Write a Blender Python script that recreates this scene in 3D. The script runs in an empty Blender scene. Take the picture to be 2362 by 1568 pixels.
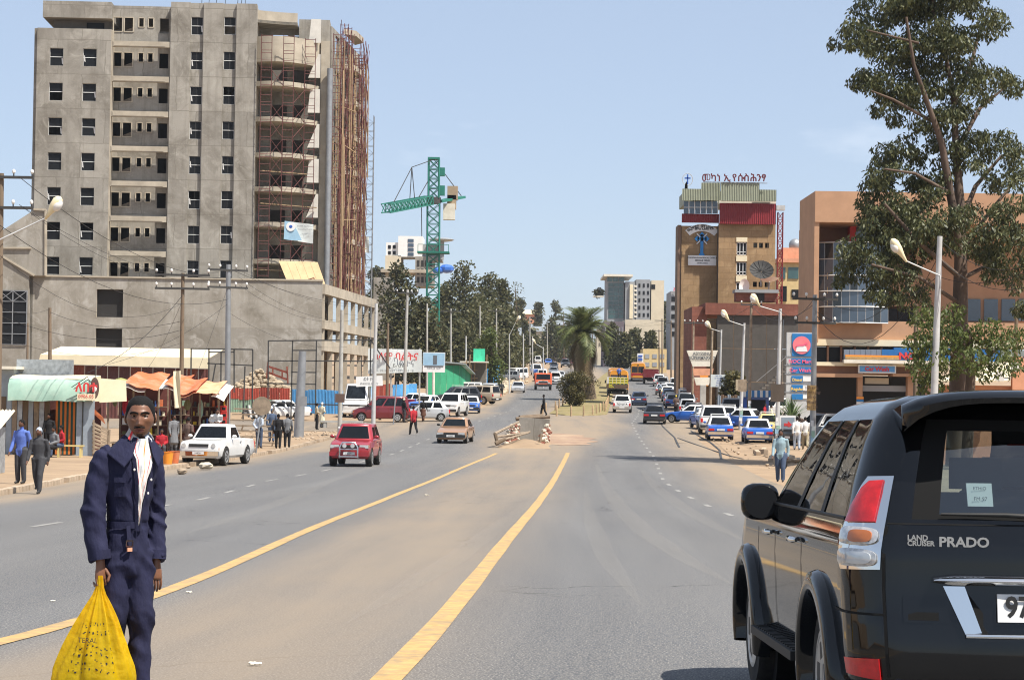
import bpy,bmesh,math,random
import numpy as np
from mathutils import Vector,Matrix,noise as mnoise
from math import sin,cos,pi,radians as R
random.seed(7)
sc=bpy.context.scene
COL=sc.collection
# camera
CZ=3.05
F=4800.0
cam=bpy.data.cameras.new('camera');camo=bpy.data.objects.new('camera',cam);COL.objects.link(camo)
cam.sensor_fit='HORIZONTAL';cam.sensor_width=36;cam.lens=F/2362*36
cam.clip_start=.1;cam.clip_end=9000
CR=Matrix.Rotation(R(91.42),3,'X')@Matrix.Rotation(.014,3,'Z')
camo.matrix_world=Matrix.Translation((0,0,CZ))@CR.to_4x4()
sc.camera=camo
# sky and sun
SUN_AZ,SUN_EL=R(54),R(60)
sdir=Vector((sin(SUN_AZ)*cos(SUN_EL),-cos(SUN_AZ)*cos(SUN_EL),sin(SUN_EL)))
w=bpy.data.worlds.new('World');sc.world=w;w.use_nodes=True
wn,wl=w.node_tree.nodes,w.node_tree.links
bg=wn['Background'];bg.inputs[1].default_value=.091
sky=wn.new('ShaderNodeTexSky');sky.sky_type='NISHITA';sky.sun_disc=False
sky.sun_elevation=SUN_EL;sky.sun_rotation=math.atan2(sdir.x,sdir.y)
sky.altitude=2300;sky.air_density=1.0;sky.dust_density=5.0;sky.ozone_density=1.0
tc=wn.new('ShaderNodeTexCoord');mp=wn.new('ShaderNodeMapping');mp.inputs['Scale'].default_value=(3,3,9)
mp.inputs['Location'].default_value=(.35,.1,.2)
nz=wn.new('ShaderNodeTexNoise');nz.inputs['Scale'].default_value=1.6;nz.inputs['Detail'].default_value=7;nz.inputs['Roughness'].default_value=.55
rp=wn.new('ShaderNodeValToRGB');rp.color_ramp.elements[0].position=.60;rp.color_ramp.elements[1].position=.85
rp.color_ramp.elements[0].color=(0,0,0,1);rp.color_ramp.elements[1].color=(.5,.5,.5,1)
mx=wn.new('ShaderNodeMix');mx.data_type='RGBA';mx.inputs[7].default_value=(10.5,10.6,10.8,1)
wl.new(tc.outputs['Generated'],mp.inputs[0]);wl.new(mp.outputs[0],nz.inputs[0]);wl.new(nz.outputs[0],rp.inputs[0])
wl.new(rp.outputs[0],mx.inputs[0]);hz=wn.new('ShaderNodeMix');hz.data_type='RGBA';hz.inputs[0].default_value=.50;hz.inputs[7].default_value=(4.6,5.35,6.6,1);wl.new(sky.outputs[0],hz.inputs[6]);wl.new(hz.outputs[2],mx.inputs[6]);wl.new(mx.outputs[2],bg.inputs[0])
sl=bpy.data.lights.new('sun','SUN');sl.energy=5.0;sl.angle=R(.5);sl.color=(1,.945,.86)
so=bpy.data.objects.new('sun',sl);COL.objects.link(so);so.rotation_euler=(-sdir).to_track_quat('-Z','Y').to_euler()
so.location=(40,-30,80)
vs=sc.view_settings;vs.view_transform='Standard';vs.look='None';vs.exposure=.66;vs.gamma=1
sc.render.engine='CYCLES';sc.cycles.use_denoising=True;sc.cycles.max_bounces=6;sc.cycles.transparent_max_bounces=12
sc.cycles.caustics_reflective=False;sc.cycles.caustics_refractive=False
sc.cycles.filter_width=1.1
# where things are
_PK=[(-40,-.72),(-20,-1.12),(0,-1.57),(12,-1.85),(30,-2.27),(54,-2.80),(75,-3.02),(95,-3.05),(118,-2.88),(155,-2.25),(192,-1.72),(218,-1.2),(264,-.1),(292,.4),(329,1.5),(350,2.3),(450,5.5),(735,11),(1000,17),(1500,26),(2500,38),(5000,45)]
_px=[p[0]for p in _PK];_pz=[p[1]for p in _PK]
_sl=[(_pz[i+1]-_pz[i])/(_px[i+1]-_px[i])for i in range(len(_PK)-1)]
_tg=[_sl[0]]+[(0 if _sl[i-1]*_sl[i]<=0 else 2*_sl[i-1]*_sl[i]/(_sl[i-1]+_sl[i]))for i in range(1,len(_sl))]+[_sl[-1]]
def gz(y):
 y=max(-40,min(4999,y));i=0
 while _px[i+1]<y:i+=1
 h=_px[i+1]-_px[i];t=(y-_px[i])/h
 return CZ+(_pz[i]*(1+2*t)*(1-t)**2+h*_tg[i]*t*(1-t)**2+_pz[i+1]*t*t*(3-2*t)+h*_tg[i+1]*t*t*(t-1))
ROWS=[(-36+3*i)for i in range(80)]+[206+6*i for i in range(50)]+[510+40*i for i in range(40)]+[2200,3000,4900]
def gzr(y):
 import bisect
 i=max(1,min(len(ROWS)-1,bisect.bisect_left(ROWS,y)));a,b=ROWS[i-1],ROWS[i]
 t=(y-a)/(b-a);return gz(a)*(1-t)+gz(b)*t
def ray(u,v):return CR@Vector(((u-1181)/F,(784-v)/F,-1))
def at(u,v,d):
 r=ray(u,v);return Vector((0,0,CZ))+r*(d/r.y)
def gp(u,v,off=0):
 r=ray(u,v);lo=6.0;d=lo
 while d<2400:
  p=Vector((0,0,CZ))+r*(d/r.y)
  if p.z<=gzr(d)+off:break
  d*=1.01
 a,b=d/1.01,d
 for _ in range(24):
  m=(a+b)/2;p=Vector((0,0,CZ))+r*(m/r.y)
  if p.z<=gzr(m)+off:b=m
  else:a=m
 return Vector((0,0,CZ))+r*(b/r.y)
def gx(u,d,off=0):
 p=at(u,903+.014*(u-1181),d);return Vector((p.x,d,gzr(d)+off))
def ppm(d):return F/d
def lerp_tab(tab,y):
 if y<=tab[0][0]:return tab[0][1]
 for i in range(len(tab)-1):
  if y<=tab[i+1][0]:
   t=(y-tab[i][0])/(tab[i+1][0]-tab[i][0]);return tab[i][1]*(1-t)+tab[i+1][1]*t
 return tab[-1][1]
def smooth(a,b,x):
 t=max(0,min(1,(x-a)/(b-a)));return t*t*(3-2*t)
 # materials
MATS={}
def mat(name,col,rough=.75,metal=0,var=.12,scale=2.0,bump=0,bscale=None,spec=.4,coat=0,stain=None,stamt=.35,stscale=.6,stretch=None,trans=0,alpha=1,emit=None,rnd=0):
 m=bpy.data.materials.new(name);m.use_nodes=True
 n,l=m.node_tree.nodes,m.node_tree.links;b=n['Principled BSDF']
 b.inputs['Roughness'].default_value=rough;b.inputs['Metallic'].default_value=metal
 b.inputs['Specular IOR Level'].default_value=spec;b.inputs['Coat Weight'].default_value=coat;b.inputs['Coat Roughness'].default_value=.04
 c4=tuple(col)+(1,)
 b.inputs['Base Color'].default_value=c4
 if trans:b.inputs['Transmission Weight'].default_value=trans
 if alpha<1:b.inputs['Alpha'].default_value=alpha
 if emit:b.inputs['Emission Color'].default_value=tuple(emit[:3])+(1,);b.inputs['Emission Strength'].default_value=emit[3]
 if var or stain or bump:
  t=n.new('ShaderNodeTexCoord');src=t.outputs['Object']
  if stretch:
   mp_=n.new('ShaderNodeMapping');mp_.inputs['Scale'].default_value=stretch;l.new(src,mp_.inputs[0]);src=mp_.outputs[0]
  nz_=n.new('ShaderNodeTexNoise');nz_.inputs['Scale'].default_value=scale;nz_.inputs['Detail'].default_value=6;nz_.inputs['Roughness'].default_value=.65
  l.new(src,nz_.inputs[0]);last=None
  if var:
   mr=n.new('ShaderNodeMapRange');mr.inputs[1].default_value=.3;mr.inputs[2].default_value=.7;mr.inputs[3].default_value=1-var;mr.inputs[4].default_value=1+var
   l.new(nz_.outputs[0],mr.inputs[0]);v_=mr.outputs[0]
   if rnd:
    oi=n.new('ShaderNodeObjectInfo');m2=n.new('ShaderNodeMapRange');m2 .inputs[3].default_value=1-rnd;m2 .inputs[4].default_value=1+rnd
    l.new(oi.outputs['Random'],m2 .inputs[0]);mm=n.new('ShaderNodeMath');mm.operation='MULTIPLY';l.new(v_,mm.inputs[0]);l.new(m2 .outputs[0],mm.inputs[1]);v_=mm.outputs[0]
   vm=n.new('ShaderNodeVectorMath');vm.operation='SCALE';vm.inputs[0].default_value=col;l.new(v_,vm.inputs['Scale']);last=vm.outputs[0]
  if stain:
   n2=n.new('ShaderNodeTexNoise');n2 .inputs['Scale'].default_value=stscale;n2 .inputs['Detail'].default_value=8;n2 .inputs['Roughness'].default_value=.7;n2 .inputs['Distortion'].default_value=.6
   l.new(src,n2 .inputs[0]);r2=n.new('ShaderNodeMapRange');r2 .inputs[1].default_value=.45;r2 .inputs[2].default_value=.68;r2 .inputs[4].default_value=stamt;l.new(n2 .outputs[0],r2 .inputs[0])
   mi=n.new('ShaderNodeMix');mi.data_type='RGBA';mi.inputs[6].default_value=c4;mi.inputs[7].default_value=tuple(stain)+(1,);l.new(r2 .outputs[0],mi.inputs[0])
   if last:l.new(last,mi.inputs[6])
   last=mi.outputs[2]
  if last:l.new(last,b.inputs['Base Color'])
  if bump:
   n3=n.new('ShaderNodeTexNoise');n3 .inputs['Scale'].default_value=bscale or scale*4;n3 .inputs['Detail'].default_value=5;l.new(src,n3 .inputs[0])
   bp=n.new('ShaderNodeBump');bp.inputs['Strength'].default_value=bump;bp.inputs['Distance'].default_value=.02;l.new(n3 .outputs[0],bp.inputs['Height']);l.new(bp.outputs[0],b.inputs['Normal'])
 MATS[name]=m;return m
 # mesh helpers
def V(*a):return Vector(a)
class MB:
 def __init__(s):s.v=[];s.f=[];s.mi=[];s.keys=[];s.T=None
 def _k(s,k):
  if k not in s.keys:s.keys.append(k)
  return s.keys.index(k)
 def add(s,vs_,fs,k):
  o=len(s.v);T=s.T
  s.v.extend((tuple(T@Vector(p))for p in vs_)if T is not None else(tuple(p)for p in vs_))
  i=s._k(k)
  for f in fs:s.f.append(tuple(o+j for j in f));s.mi.append(i)
  return s
 def poly(s,pts,k):return s.add(pts,[tuple(range(len(pts)))],k)
 def box(s,c,d,k,rz=0,rx=0,ry=0):
  x,y,z=d[0]/2,d[1]/2,d[2]/2
  vs_=[Vector((a*x,b*y,e*z))for e in(-1,1)for b in(-1,1)for a in(-1,1)]
  if rz or rx or ry:
   m=Matrix.Rotation(rz,3,'Z')@Matrix.Rotation(ry,3,'Y')@Matrix.Rotation(rx,3,'X');vs_=[m@p for p in vs_]
  c=Vector(c)
  return s.add([p+c for p in vs_],[(0,2,3,1),(4,5,7,6),(0,1,5,4),(2,6,7,3),(0,4,6,2),(1,3,7,5)],k)
 def bar(s,a,b,w,h,k):
  a,b=Vector(a),Vector(b);d=(b-a);L=d.length
  if L<1e-6:return s
  z=d/L;up=Vector((0,0,1))if abs(z.z)<.95 else Vector((0,1,0));x=z.cross(up).normalized();y=z.cross(x)
  q=[(x*(i*w/2)+y*(j*h/2))for i,j in((-1,-1),(1,-1),(1,1),(-1,1))]
  return s.add([a+p for p in q]+[b+p for p in q],[(0,1,2,3),(7,6,5,4),(0,4,5,1),(1,5,6,2),(2,6,7,3),(3,7,4,0)],k)
 def cyl(s,a,b,r0,r1=None,k='',n=8,caps=True):
  r1=r0 if r1 is None else r1
  return s.loft([(a,r0),(b,r1)],k,n,caps)
 def loft(s,pts,k,n=8,caps=True,sq=None):
  P=[Vector(p[0])for p in pts];rings=[]
  xr=None
  for i,(p,r)in enumerate(pts):
   d=(P[min(i+1,len(P)-1)]-P[max(i-1,0)]);d=d.normalized()if d.length>1e-9 else Vector((0,0,1))
   if xr is None:x=(Vector((1,0,0))-d*d.x).normalized()if abs(d.z)>.7 else d.orthogonal().normalized()
   else:
    x=xr-d*xr.dot(d);x=x.normalized()if x.length>1e-6 else d.orthogonal().normalized()
   xr=x;y=d.cross(x)
   rx,ry=(r if isinstance(r,tuple)else(r,r))
   rings.append([P[i]+x*(cos(2*pi*j/n)*rx)+y*(sin(2*pi*j/n)*ry)for j in range(n)])
  return s.rings(rings,k,caps)
 def rings(s,rings,k,caps=True,closed=True):
  n=len(rings[0]);vs_=[p for r in rings for p in r];fs=[]
  for i in range(len(rings)-1):
   for j in range(n if closed else n-1):
    a,b=i*n+j,i*n+(j+1)%n
    fs.append((a,b,b+n,a+n))
  if caps and closed:fs.append(tuple(range(n-1,-1,-1)));fs.append(tuple(range((len(rings)-1)*n,len(rings)*n)))
  return s.add(vs_,fs,k)
 def ell(s,c,r,k,seg=10,rg=7,ang=None):
  r=r if isinstance(r,tuple)else(r,r,r);c=Vector(c);m=ang or Matrix.Identity(3)
  vs_=[c+m@Vector((0,0,-r[2]))];fs=[]
  for i in range(1,rg):
   a=-pi/2+pi*i/rg
   vs_+=[c+m@Vector((cos(a)*cos(2*pi*j/seg)*r[0],cos(a)*sin(2*pi*j/seg)*r[1],sin(a)*r[2]))for j in range(seg)]
  vs_.append(c+m@Vector((0,0,r[2])));t=len(vs_)-1
  for j in range(seg):fs.append((0,1+(j+1)%seg,1+j));fs.append((t,t-seg+j,t-seg+(j+1)%seg))
  for i in range(rg-2):
   for j in range(seg):a,b=1+i*seg+j,1+i*seg+(j+1)%seg;fs.append((a,b,b+seg,a+seg))
  return s.add(vs_,fs,k)
 def prism(s,pts,off,k):
  pts=[Vector(p)for p in pts];off=Vector(off);n=len(pts)
  fs=[tuple(range(n-1,-1,-1)),tuple(range(n,2*n))]+[(i,(i+1)%n,n+(i+1)%n,n+i)for i in range(n)]
  return s.add(pts+[p+off for p in pts],fs,k)
 def grid(s,fn,us,vs2,k,skip=None):
  pts=[fn(u,v)for v in vs2 for u in us];nu=len(us);fs=[]
  for j in range(len(vs2)-1):
   for i in range(nu-1):
    if skip and skip(.5*(us[i]+us[i+1]),.5*(vs2[j]+vs2[j+1])):continue
    a=j*nu+i;fs.append((a,a+1,a+1+nu,a+nu))
  return s.add(pts,fs,k)
 def mesh(s,name,smooth_=None):
  me=bpy.data.meshes.new(name);me.from_pydata(s.v,[],s.f)
  for k in s.keys:me.materials.append(MATS[k])
  me.polygons.foreach_set('material_index',s.mi)
  if smooth_ is not None:
   me.polygons.foreach_set('use_smooth',[True]*len(s.f));me.update()
   if smooth_<170:me.set_sharp_from_angle(angle=R(smooth_))
  me.update();return me
 def build(s,name,parent=None,loc=None,rz=0,smooth_=None,fixn=False):
  me=s.mesh(name,smooth_)
  if fixn:
   bm=bmesh.new();bm.from_mesh(me);bmesh.ops.remove_doubles(bm,verts=bm.verts,dist=1e-4);bmesh.ops.recalc_face_normals(bm,faces=bm.faces);bm.to_mesh(me);bm.free()
  return link(name,me,parent,loc,rz)
def link(name,data,parent=None,loc=None,rz=0,rot=None):
 o=bpy.data.objects.new(name,data);COL.objects.link(o)
 if loc is not None:o.location=loc
 if rz:o.rotation_euler=(0,0,rz)
 if rot is not None:o.rotation_euler=rot
 if parent:o.parent=parent
 return o
def tag(o,label,cat,group=None):
 o['label']=label;o['category']=cat
 if group:o['group']=group
 return o
def thing(name,label,cat,loc=(0,0,0),rz=0,group=None):
 return tag(link(name,None,None,loc,rz),label,cat,group)
def struct(o,kind='structure'):o['kind']=kind;return o
def _ch(o,_c={}):
 return o.children
def dup(root,loc,rz,label,group=None,scale=None):
 r=root.copy();COL.objects.link(r);r.location=loc;r.rotation_euler=(0,0,rz);r['label']=label
 if group:r['group']=group
 if scale:r.scale=(scale,)*3
 for ch in list(root.children):
  c=ch.copy();COL.objects.link(c);c.parent=r
  for g in ch.children:
   d=g.copy();COL.objects.link(d);d.parent=c
 return r
BENCH=bpy.data.scenes.new('bench')
def evalmesh(o,extra=()):
 for q in(o,*extra):BENCH.collection.objects.link(q)
 with bpy.context.temp_override(scene=BENCH,view_layer=BENCH.view_layers[0]):
  dg=bpy.context.evaluated_depsgraph_get();me=bpy.data.meshes.new_from_object(o.evaluated_get(dg),depsgraph=dg)
 for q in(o,*extra):BENCH.collection.objects.unlink(q)
 return me
def freeze(o):
 me=evalmesh(o);o.modifiers.clear();o.data=me;return o
_tcache={}
def text_mesh(s_,size,depth=.0,align='CENTER',k='white_paint',bold=0):
 key=(s_,size,depth,align,k,bold)
 if key in _tcache:return _tcache[key]
 c=bpy.data.curves.new('lettering','FONT');c.body=s_;c.size=size;c.extrude=depth;c.align_x=align;c.align_y='CENTER';c.offset=bold;c.resolution_u=3
 o=bpy.data.objects.new('lettering',c)
 me=evalmesh(o);bpy.data.objects.remove(o);bpy.data.curves.remove(c);me.materials.clear();me.materials.append(MATS[k]);_tcache[key]=me;return me
def text(s_,size,loc,rz=0,k='white_paint',parent=None,name='lettering',depth=.0,align='CENTER',bold=0,rx=pi/2,sx=1,ry=0):
 o=link(name,text_mesh(s_,size,depth,align,k,bold),parent,loc,0,(rx,ry,rz));o.scale=(sx,1,1);return o
def wallmesh(mb,O,e1,W,H,holes,t,k,back=True,e2=Vector((0,0,1)),kr=None):
 O=Vector(O);e1=Vector(e1).normalized();nin=e2 .cross(e1).normalized()
 kr=kr or k
 us=sorted(set([0,W]+[h[0]for h in holes]+[h[2]for h in holes]));vs_=sorted(set([0,H]+[h[1]for h in holes]+[h[3]for h in holes]))
 us=[u for u in us if 0<=u<=W];vs_=[v for v in vs_ if 0<=v<=H]
 P=lambda u,v,d=0:O+e1*u+e2*v+nin*d
 for j in range(len(vs_)-1):
  run=None
  for i in range(len(us)):
   inside=i<len(us)-1 and not any(h[0]<=.5*(us[i]+us[i+1])<=h[2]and h[1]<=.5*(vs_[j]+vs_[j+1])<=h[3]for h in holes)
   if inside and run is None:run=us[i]
   if not inside and run is not None:
    a,b=run,us[i];run=None
    mb.poly([P(a,vs_[j]),P(b,vs_[j]),P(b,vs_[j+1]),P(a,vs_[j+1])],k)
    if back:mb.poly([P(b,vs_[j],t),P(a,vs_[j],t),P(a,vs_[j+1],t),P(b,vs_[j+1],t)],k)
 for h in holes:
  a,b,c,d=h[:4]
  for p,q in(((a,b),(c,b)),((c,b),(c,d)),((c,d),(a,d)),((a,d),(a,b))):
   mb.poly([P(*p),P(*q),P(*q,t),P(*p,t)],kr)
 for p,q in(((0,0),(W,0)),((W,0),(W,H)),((W,H),(0,H)),((0,H),(0,0))):
  mb.poly([P(*p),P(*p,t),P(*q,t),P(*q)],k)
 return mb
 # palette
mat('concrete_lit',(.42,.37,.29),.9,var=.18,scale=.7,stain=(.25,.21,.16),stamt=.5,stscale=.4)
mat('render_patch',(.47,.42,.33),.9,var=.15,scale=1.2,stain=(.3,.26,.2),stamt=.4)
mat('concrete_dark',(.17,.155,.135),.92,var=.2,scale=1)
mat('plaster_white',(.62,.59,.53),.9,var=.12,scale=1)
def concmat(name,base,dark,light,bw,bh,joint=.5):
 m=mat(name,base,.92,var=0,bump=.25,scale=1.5,bscale=7);n,l=m.node_tree.nodes,m.node_tree.links;b=n['Principled BSDF'];t=n.new('ShaderNodeTexCoord');sp=n.new('ShaderNodeSeparateXYZ');l.new(t.outputs['Object'],sp.inputs[0])
 ad=n.new('ShaderNodeMath');l.new(sp.outputs[0],ad.inputs[0]);l.new(sp.outputs[1],ad.inputs[1]);cb=n.new('ShaderNodeCombineXYZ');l.new(ad.outputs[0],cb.inputs[0]);l.new(sp.outputs[2],cb.inputs[1])
 def nz_(sc,s3,det=7,ds=0):mp_=n.new('ShaderNodeMapping');mp_.inputs['Scale'].default_value=s3;l.new(cb.outputs[0],mp_.inputs[0]);q=n.new('ShaderNodeTexNoise');q.inputs['Scale'].default_value=sc;q.inputs['Detail'].default_value=det;q.inputs['Roughness'].default_value=.68;q.inputs['Distortion'].default_value=ds;l.new(mp_.outputs[0],q.inputs[0]);return q.outputs[0]
 def mix(f,c0,c1,a0,a1,am):
  r=n.new('ShaderNodeMapRange');r.inputs[1].default_value=a0;r.inputs[2].default_value=a1;r.inputs[4].default_value=am;l.new(f,r.inputs[0]);q=n.new('ShaderNodeMix');q.data_type='RGBA';l.new(r.outputs[0],q.inputs[0])
  for i,z in((6,c0),(7,c1)):
   if isinstance(z,tuple):q.inputs[i].default_value=z+(1,)
   else:l.new(z,q.inputs[i])
  return q.outputs[2]
 br=n.new('ShaderNodeTexBrick');wv=n.new('ShaderNodeVectorMath');wn_=n.new('ShaderNodeTexNoise');wn_.inputs['Scale'].default_value=.7;l.new(cb.outputs[0],wn_.inputs[0]);wv.operation='MULTIPLY_ADD';wv.inputs[1].default_value=(.5,.12,0);l.new(wn_.outputs['Color'],wv.inputs[0]);l.new(cb.outputs[0],wv.inputs[2]);l.new(wv.outputs[0],br.inputs[0])
 br.inputs['Scale'].default_value=1;br.inputs['Brick Width'].default_value=bw;br.inputs['Row Height'].default_value=bh;br.inputs['Mortar Size'].default_value=.035;br.inputs['Color1'].default_value=(0,0,0,1);br.inputs['Color2'].default_value=(1,1,1,1);br.inputs['Mortar'].default_value=(.5,.5,.5,1)
 c=mix(br.outputs['Color'],tuple(x*.86 for x in base),tuple(x*1.12 for x in base),0,1,1);c=mix(nz_(.30,(1,1,1),8,.5),c,dark,.44,.66,.85);c=mix(nz_(.45,(1,.9,1),8,1.2),c,light,.53,.68,.75);c=mix(nz_(1.1,(1.5,.10,1),5),c,dark,.50,.78,.65);c=mix(nz_(3.2,(1,1,1),6),c,light,.55,.75,.4);c=mix(br.outputs['Fac'],c,dark,0,1,joint)
 l.new(c,b.inputs['Base Color'])
concmat('concrete',(.305,.283,.245),(.145,.128,.102),(.40,.375,.325),4.3,3.14,.55);concmat('plaster_grey',(.315,.292,.252),(.185,.165,.13),(.45,.43,.39),9,4.2,.25)
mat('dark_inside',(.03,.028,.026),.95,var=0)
mat('alu_white',(.72,.72,.70),.45,var=.06)
mat('window_dark',(.014,.015,.017),.35,var=0,spec=.12)
mat('glass_dark',(.012,.015,.018),.04,var=0,spec=.7)
mat('glass_teal',(.035,.085,.085),.06,var=.5,scale=.25,spec=.9)
mat('glass_blue',(.05,.075,.11),.05,var=.35,scale=.2,spec=.9)
mat('dirt',(.315,.222,.138),.97,var=.2,scale=.5,stain=(.235,.16,.10),stamt=.7,stscale=.25,bump=.6,bscale=3)
mat('rubble_stone',(.46,.37,.26),.95,var=.25,scale=2,rnd=.25)
mat('pale_stone',(.50,.45,.36),.93,var=.2,scale=3,stain=(.25,.2,.14),stamt=.5,stscale=3)
mat('kerb_stone',(.40,.31,.22),.95,var=.2,scale=2,stain=(.25,.19,.13),stamt=.6,stscale=1.2,rnd=.15,bump=.3)
mat('yellow_line',(.46,.295,.115),.85,var=.2,scale=9,stain=(.22,.18,.13),stamt=.8,stscale=3.5)
mat('white_line',(.28,.27,.25),.85,var=.2,scale=3,stain=(.19,.18,.165),stamt=.8,stscale=1.6)
mat('grass_dry',(.20,.165,.065),.95,var=.35,scale=1.5,stain=(.30,.22,.12),stamt=.8,stscale=.5)
mat('rust_red',(.19,.045,.03),.8,var=.4,scale=3,stain=(.30,.13,.07),stamt=.5,stscale=2)
mat('scaffold_red',(.115,.038,.034),.7,var=.35,scale=4)
mat('timber_pole',(.36,.25,.145),.9,var=.3,scale=3,rnd=.25)
mat('timber_grey',(.17,.125,.085),.92,var=.3,scale=3,stretch=(1,1,.2))
mat('timber_old',(.27,.21,.15),.92,var=.35,scale=4)
mat('plywood',(.52,.38,.21),.85,var=.15,scale=1)
mat('steel_grey',(.30,.31,.32),.5,.5,var=.15,scale=2)
mat('steel_dark',(.06,.058,.055),.6,.3,var=.2)
mat('lamp_pole',(.52,.52,.51),.5,.15,var=.12,scale=1.5,stain=(.34,.30,.26),stamt=.5)
mat('pole_concrete',(.40,.39,.36),.85,var=.15,scale=2,stain=(.25,.22,.18),stamt=.4)
mat('lamp_cream',(.72,.62,.40),.45,var=.08)
mat('lamp_glass',(.70,.68,.64),.2,var=.05)
mat('wire_black',(.025,.024,.023),.7,var=0)
mat('porcelain',(.72,.70,.66),.3,var=.05)
mat('crane_green',(.022,.175,.13),.5,var=.15,scale=1)
mat('counterweight',(.36,.27,.18),.9,var=.15)
mat('white_paint',(.78,.77,.74),.5,var=.06,scale=1.5)
mat('off_white',(.70,.66,.56),.8,var=.1,stain=(.5,.43,.32),stamt=.4,stscale=.7)
mat('cream_sheet',(.72,.63,.44),.7,var=.1,scale=1)
mat('tin_grey',(.36,.39,.41),.45,.5,var=.3,scale=6)
mat('tin_blue_grey',(.30,.35,.40),.55,.2,var=.15,scale=2)
mat('awning_green',(.29,.44,.36),.6,var=.15,scale=2,stain=(.45,.53,.44),stamt=.5,stscale=1)
mat('awning_cream',(.66,.60,.42),.75,var=.1,scale=2)
mat('stripe_orange',(.55,.16,.03),.8,var=.12);mat('stripe_green',(.02,.06,.045),.8,var=.12)
mat('tarp_orange',(.55,.14,.045),.7,var=.2,scale=2,stain=(.52,.28,.18),stamt=.8,stscale=1.2)
mat('tarp_peach',(.75,.33,.17),.75,var=.15,scale=2,stain=(.74,.5,.33),stamt=.7,stscale=1.5)
mat('tarp_olive',(.30,.30,.10),.8,var=.2);mat('tarp_white',(.68,.65,.57),.8,var=.12)
mat('red_paint',(.55,.03,.025),.5,var=.12);mat('crate_red',(.50,.035,.03),.55,var=.15)
mat('fence_red',(.27,.045,.028),.7,var=.25,scale=3,rnd=.3);mat('fence_green',(.21,.33,.24),.75,var=.2,scale=2,stain=(.36,.36,.28),stamt=.5,rnd=.15)
mat('fence_blue',(.07,.31,.62),.55,var=.2,scale=2,stain=(.2,.36,.55),stamt=.5,rnd=.2)
mat('sheet_brown',(.105,.035,.03),.7,var=.2,scale=2,rnd=.15)
mat('sheet_green',(.045,.31,.165),.6,var=.15,scale=2,rnd=.12);mat('net_green',(.03,.42,.24),.8,var=.2)
mat('banner_cloth',(.66,.70,.68),.75,var=.06);mat('banner_blue',(.30,.48,.62),.75,var=.1);mat('ink_red',(.60,.05,.05),.7,var=0);mat('ink_darkred',(.11,.012,.018),.6,var=0);mat('ink_grey',(.12,.13,.14),.8,var=0)
mat('sign_blue',(.02,.17,.42),.4,var=.06);mat('sign_blue_light',(.10,.30,.62),.4,var=.06);mat('sign_pink',(.80,.19,.22),.4,var=.25,scale=.6)
mat('ink_pink',(.75,.12,.22),.5,var=0);mat('ink_blue',(.03,.10,.40),.6,var=0);mat('ink_yellow',(.72,.50,.12),.6,var=0);mat('ink_white',(.75,.75,.74),.6,var=0);mat('ink_black',(.02,.02,.02),.6,var=0)
concmat('stone_tan',(.33,.215,.112),(.20,.125,.06),(.43,.30,.165),1.1,.62,.5)
mat('stone_tan_dark',(.19,.125,.085),.9,var=.15)
mat('corr_green',(.27,.29,.215),.6,var=.08);mat('corr_maroon',(.22,.022,.028),.55,var=.12)
mat('church_brown',(.085,.065,.05),.9,var=.15);concmat('brick_red',(.235,.088,.058),(.15,.052,.036),(.31,.135,.095),.9,.35,.4)
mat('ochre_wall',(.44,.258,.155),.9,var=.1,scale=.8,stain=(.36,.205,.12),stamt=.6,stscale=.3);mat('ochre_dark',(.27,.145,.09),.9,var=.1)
mat('grey_cladding',(.075,.068,.06),.8,var=.15);mat('beige_wall',(.60,.53,.40),.9,var=.1,scale=.5,stain=(.5,.42,.3),stamt=.4,stscale=.2)
mat('grey_wall',(.28,.29,.30),.85,var=.12,scale=.4);mat('purple_grey',(.15,.12,.135),.85,var=.15);mat('tile_orange',(.62,.30,.18),.8,var=.15)
mat('yellow_wall',(.58,.44,.22),.85,var=.12)
mat('black_mesh',(.035,.033,.03),.7,var=.15)
mat('cross_blue',(.02,.22,.55),.45,var=.1)
mat('canopy_blue',(.02,.13,.36),.35,var=.05);mat('canopy_grey',(.20,.24,.30),.25,.3,var=.1)
mat('canopy_orange',(.78,.28,.03),.5,var=.05)
mat('trunk_bark',(.105,.072,.053),.95,var=.4,scale=1.5,stretch=(1,1,.25),stain=(.20,.15,.115),stamt=.5,stscale=1);mat('palm_bark',(.16,.12,.08),.95,var=.35,scale=6)
def leafmat(name,a,b,tr=.35):
 m=bpy.data.materials.new(name);m.use_nodes=True;n,l=m.node_tree.nodes,m.node_tree.links
 p=n['Principled BSDF'];p.inputs['Roughness'].default_value=.5;p.inputs['Specular IOR Level'].default_value=.35
 g=n.new('ShaderNodeNewGeometry');mi=n.new('ShaderNodeMix');mi.data_type='RGBA';mi.inputs[6].default_value=a+(1,);mi.inputs[7].default_value=b+(1,)
 l.new(g.outputs['Random Per Island'],mi.inputs[0]);l.new(mi.outputs[2],p.inputs['Base Color'])
 t=n.new('ShaderNodeBsdfTranslucent');l.new(mi.outputs[2],t.inputs['Color']);ms=n.new('ShaderNodeMixShader');ms.inputs[0].default_value=tr
 l.new(p.outputs[0],ms.inputs[1]);l.new(t.outputs[0],ms.inputs[2]);l.new(ms.outputs[0],n['Material Output'].inputs['Surface']);MATS[name]=m
leafmat('leaf_eucalyptus',(.030,.042,.018),(.145,.148,.058),.25);leafmat('leaf_conifer',(.042,.054,.024),(.15,.138,.06));leafmat('leaf_bush',(.045,.05,.018),(.16,.13,.045))
leafmat('leaf_palm',(.09,.13,.04),(.26,.26,.10));leafmat('leaf_dead',(.20,.145,.075),(.42,.33,.20));leafmat('leaf_yucca',(.06,.11,.04),(.17,.22,.09));leafmat('leaf_light',(.055,.085,.02),(.15,.17,.05))
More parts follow.
